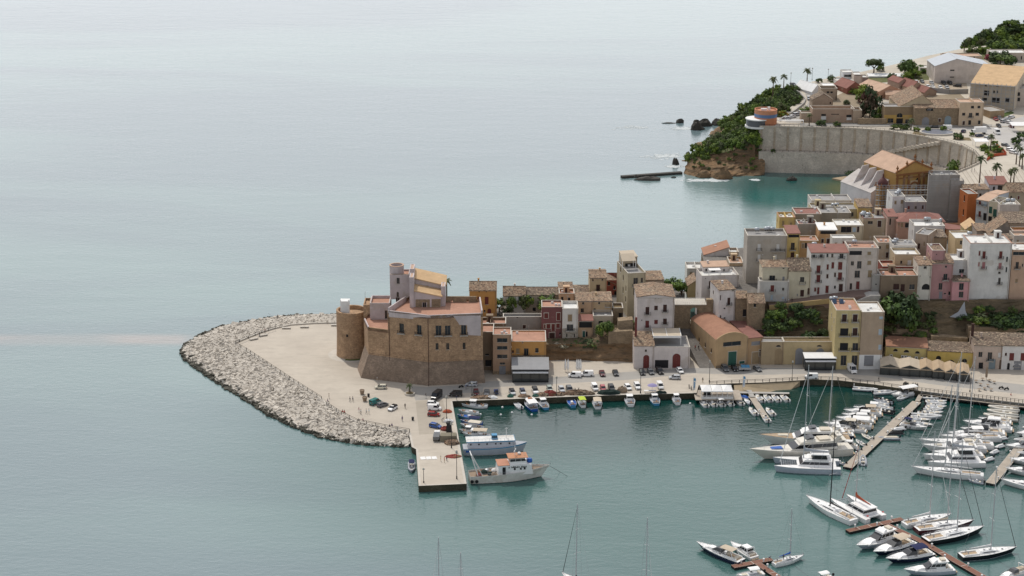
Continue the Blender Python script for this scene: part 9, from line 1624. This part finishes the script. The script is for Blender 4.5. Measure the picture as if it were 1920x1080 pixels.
# right edge beyond the right pontoon
sail((1886,908),(1965,922),'white sailing yacht cut by the right edge of the photo',mast=18,L=14);cruiser((1893,886),(1960,892),'white cruiser above the cut sailing yacht at the right edge',L=11);cruiser((1900,868),(1965,872),'white boat with a red flag at the right edge',L=11);rib((1908,853),(1950,852),'white inflatable at the right edge of the photo',L=7)
for a,b,kd,lb,kw in[((1893,842),(1945,840),'c','white cruiser with a beige top at the right edge above the others',dict(L=10,bim=m_canv)),((1898,829),(1950,826),'r','pale inflatable tucked at the far side of the right pontoon',dict(L=8)),((1905,818),(1958,814),'c','small white cruiser far up the right pontoon',dict(L=8.5)),((1912,806),(1962,803),'r','white inflatable farthest up the right pontoon',dict(L=7)),((1836,803),(1895,809),'c','white cruiser with a white cover above the red ring boat',dict(L=10.5,cov=m_canvw)),((1768,819),(1866,820),'c','slim white cruiser between the cushioned boat and the covered yachts',dict(L=12,bim=m_canvw)),((1748,856),(1848,857),'c','white flybridge cruiser above the broad catamaran',dict(L=14,fly=True)),((1756,778),(1719,776),'o','white open boat above the long roll bar inflatable',dict(L=6)),((1697,793),(1675,789),'r','small grey tender by the navy canopy boat',dict(L=4.5,tube=m_rubg))]:
 dict(c=cruiser,r=rib,o=openboat)[kd](a,b,lb,**kw)
 # bottom right pontoon
sail((1512,940),(1604,985),'white sailing yacht with a black mast left of the red sail catamaran',mast=27,mastm=m_black,cover=m_black,jib=False,deck=m_gel,beam=.25,L=18.5,mastx=.52)
sail((1785,972),(1689,990),'white sailing yacht with a bare boom at the red brown pontoon',mast=26,L=15);sail((1827,985),(1711,1000),'dark red sailing yacht with a maroon stern flag',mast=24,hullm=m_maroon,stripe=m_maroon,cover=m_canv,L=17,dk=m_iron);sail((1842,998),(1731,1020),'black hulled sailing yacht right of the dark red yacht',mast=27,hullm=m_black,stripe=m_black,dk=m_iron,L=18.5);sail((1902,1036),(1799,1049),'black hulled sailing yacht at the bottom right corner',mast=24,hullm=m_black,stripe=m_gelg,dk=m_iron,jib=True,L=16)
cruiser((1610,1032),(1683,1008),'white flybridge cruiser, topmost of four below the red brown pontoon',fly=True,L=14,stripe=m_gelg);cruiser((1640,1044),(1712,1019),'white cruiser with a beige sun top, second of four',bim=m_canv,L=13.5,stripe=m_navy);cruiser((1668,1056),(1745,1041),'white and navy cruiser with a royal blue top, third of four',bim=m_canvn,L=13.2,stripe=m_navy);cruiser((1704,1077),(1784,1071),'white hardtop cruiser with a navy cabin curtain, lowest of four',hard=True,fly=True,L=12.5,stripe=m_gelg)
cruiser((1872,1090),(1928,1071),'boat under a taupe cover at the bottom right corner',L=9,cov=m_canv)
# bottom middle
cruiser((1315,1030),(1388,1058),'white sport cruiser with a beige canopy at the bottom',bim=m_canv,L=14,stripe=m_navy,beam=.26);cruiser((1374,1026),(1414,1050),'white cabin boat with a green tinted door at the bottom',hard=True,L=9.5);sail((1508,1047),(1447,1063),'small white sailing boat with a blue sail cover at the bottom',mast=14.5,cover=m_blue,jib=False,L=9.5)
openboat((1388,1082),(1428,1077),'white boat with a square white sun top at the bottom edge',L=7,bim=m_canvw);openboat((1530,1090),(1550,1086),'boat with a white top just entering the bottom edge',L=6.5,bim=m_canvw)
sail((1068,1092),(1098,1112),'sailing yacht with a furled jib and black sail cover at the bottom edge',mast=22,L=13,cover=m_black,dk=m_iron);sail((1218,1125),(1200,1150),'sailing yacht of which only the mast top shows at the bottom',mast=23,L=12);sail((815,1128),(835,1150),'sailing yacht with only its mast tip at the bottom edge, left',mast=18,L=11);sail((868,1128),(860,1150),'sailing yacht with only its mast tip at the bottom edge, right of the other',mast=14,L=10)
person(G(1440,1052.5,.75),'bend',10,'navy','beige','person bending over a mooring line on the bottom pontoon arm')
person(G(1469,1052,1.2)+Vector((0,0,.2)),'stand',60,'black','grey','person standing on the small sailing boat with the blue cover')
for i,(px,py)in enumerate(((901,777),(939,778),(960,774),(997,778),(942,764),(1013,764),(1294,757))):
 mb=MB();mb.lathe([(.05,-.3),(.35,-.1),(.4,.1),(.25,.35),(.03,.42)],10);tag(mb.obj('mooring_buoy',m_gel,None,True,G(px,py,0)),'small white mooring buoy floating in the inner harbour','buoy','white mooring buoys')
 # HAZE
if HAZE:
 hb_=bpy.data.meshes.new('haze');hm_=bpy.data.materials.new('haze_air');hm_.use_nodes=True;n_=hm_.node_tree;n_.nodes.remove(n_.nodes['Principled BSDF']);pv=n_.nodes.new('ShaderNodeVolumePrincipled');pv.inputs['Density'].default_value=HAZE;pv.inputs['Color'].default_value=(.93,.95,1,1);pv.inputs['Anisotropy'].default_value=.3;n_.links.new(pv.outputs[0],n_.nodes['Material Output'].inputs['Volume'])
 mb=MB();mb.box(-1500,-400,-12,1500,2600,235);tag(mb.obj('haze',hm_),'thin pale sea haze over the bay','haze',kind='stuff')
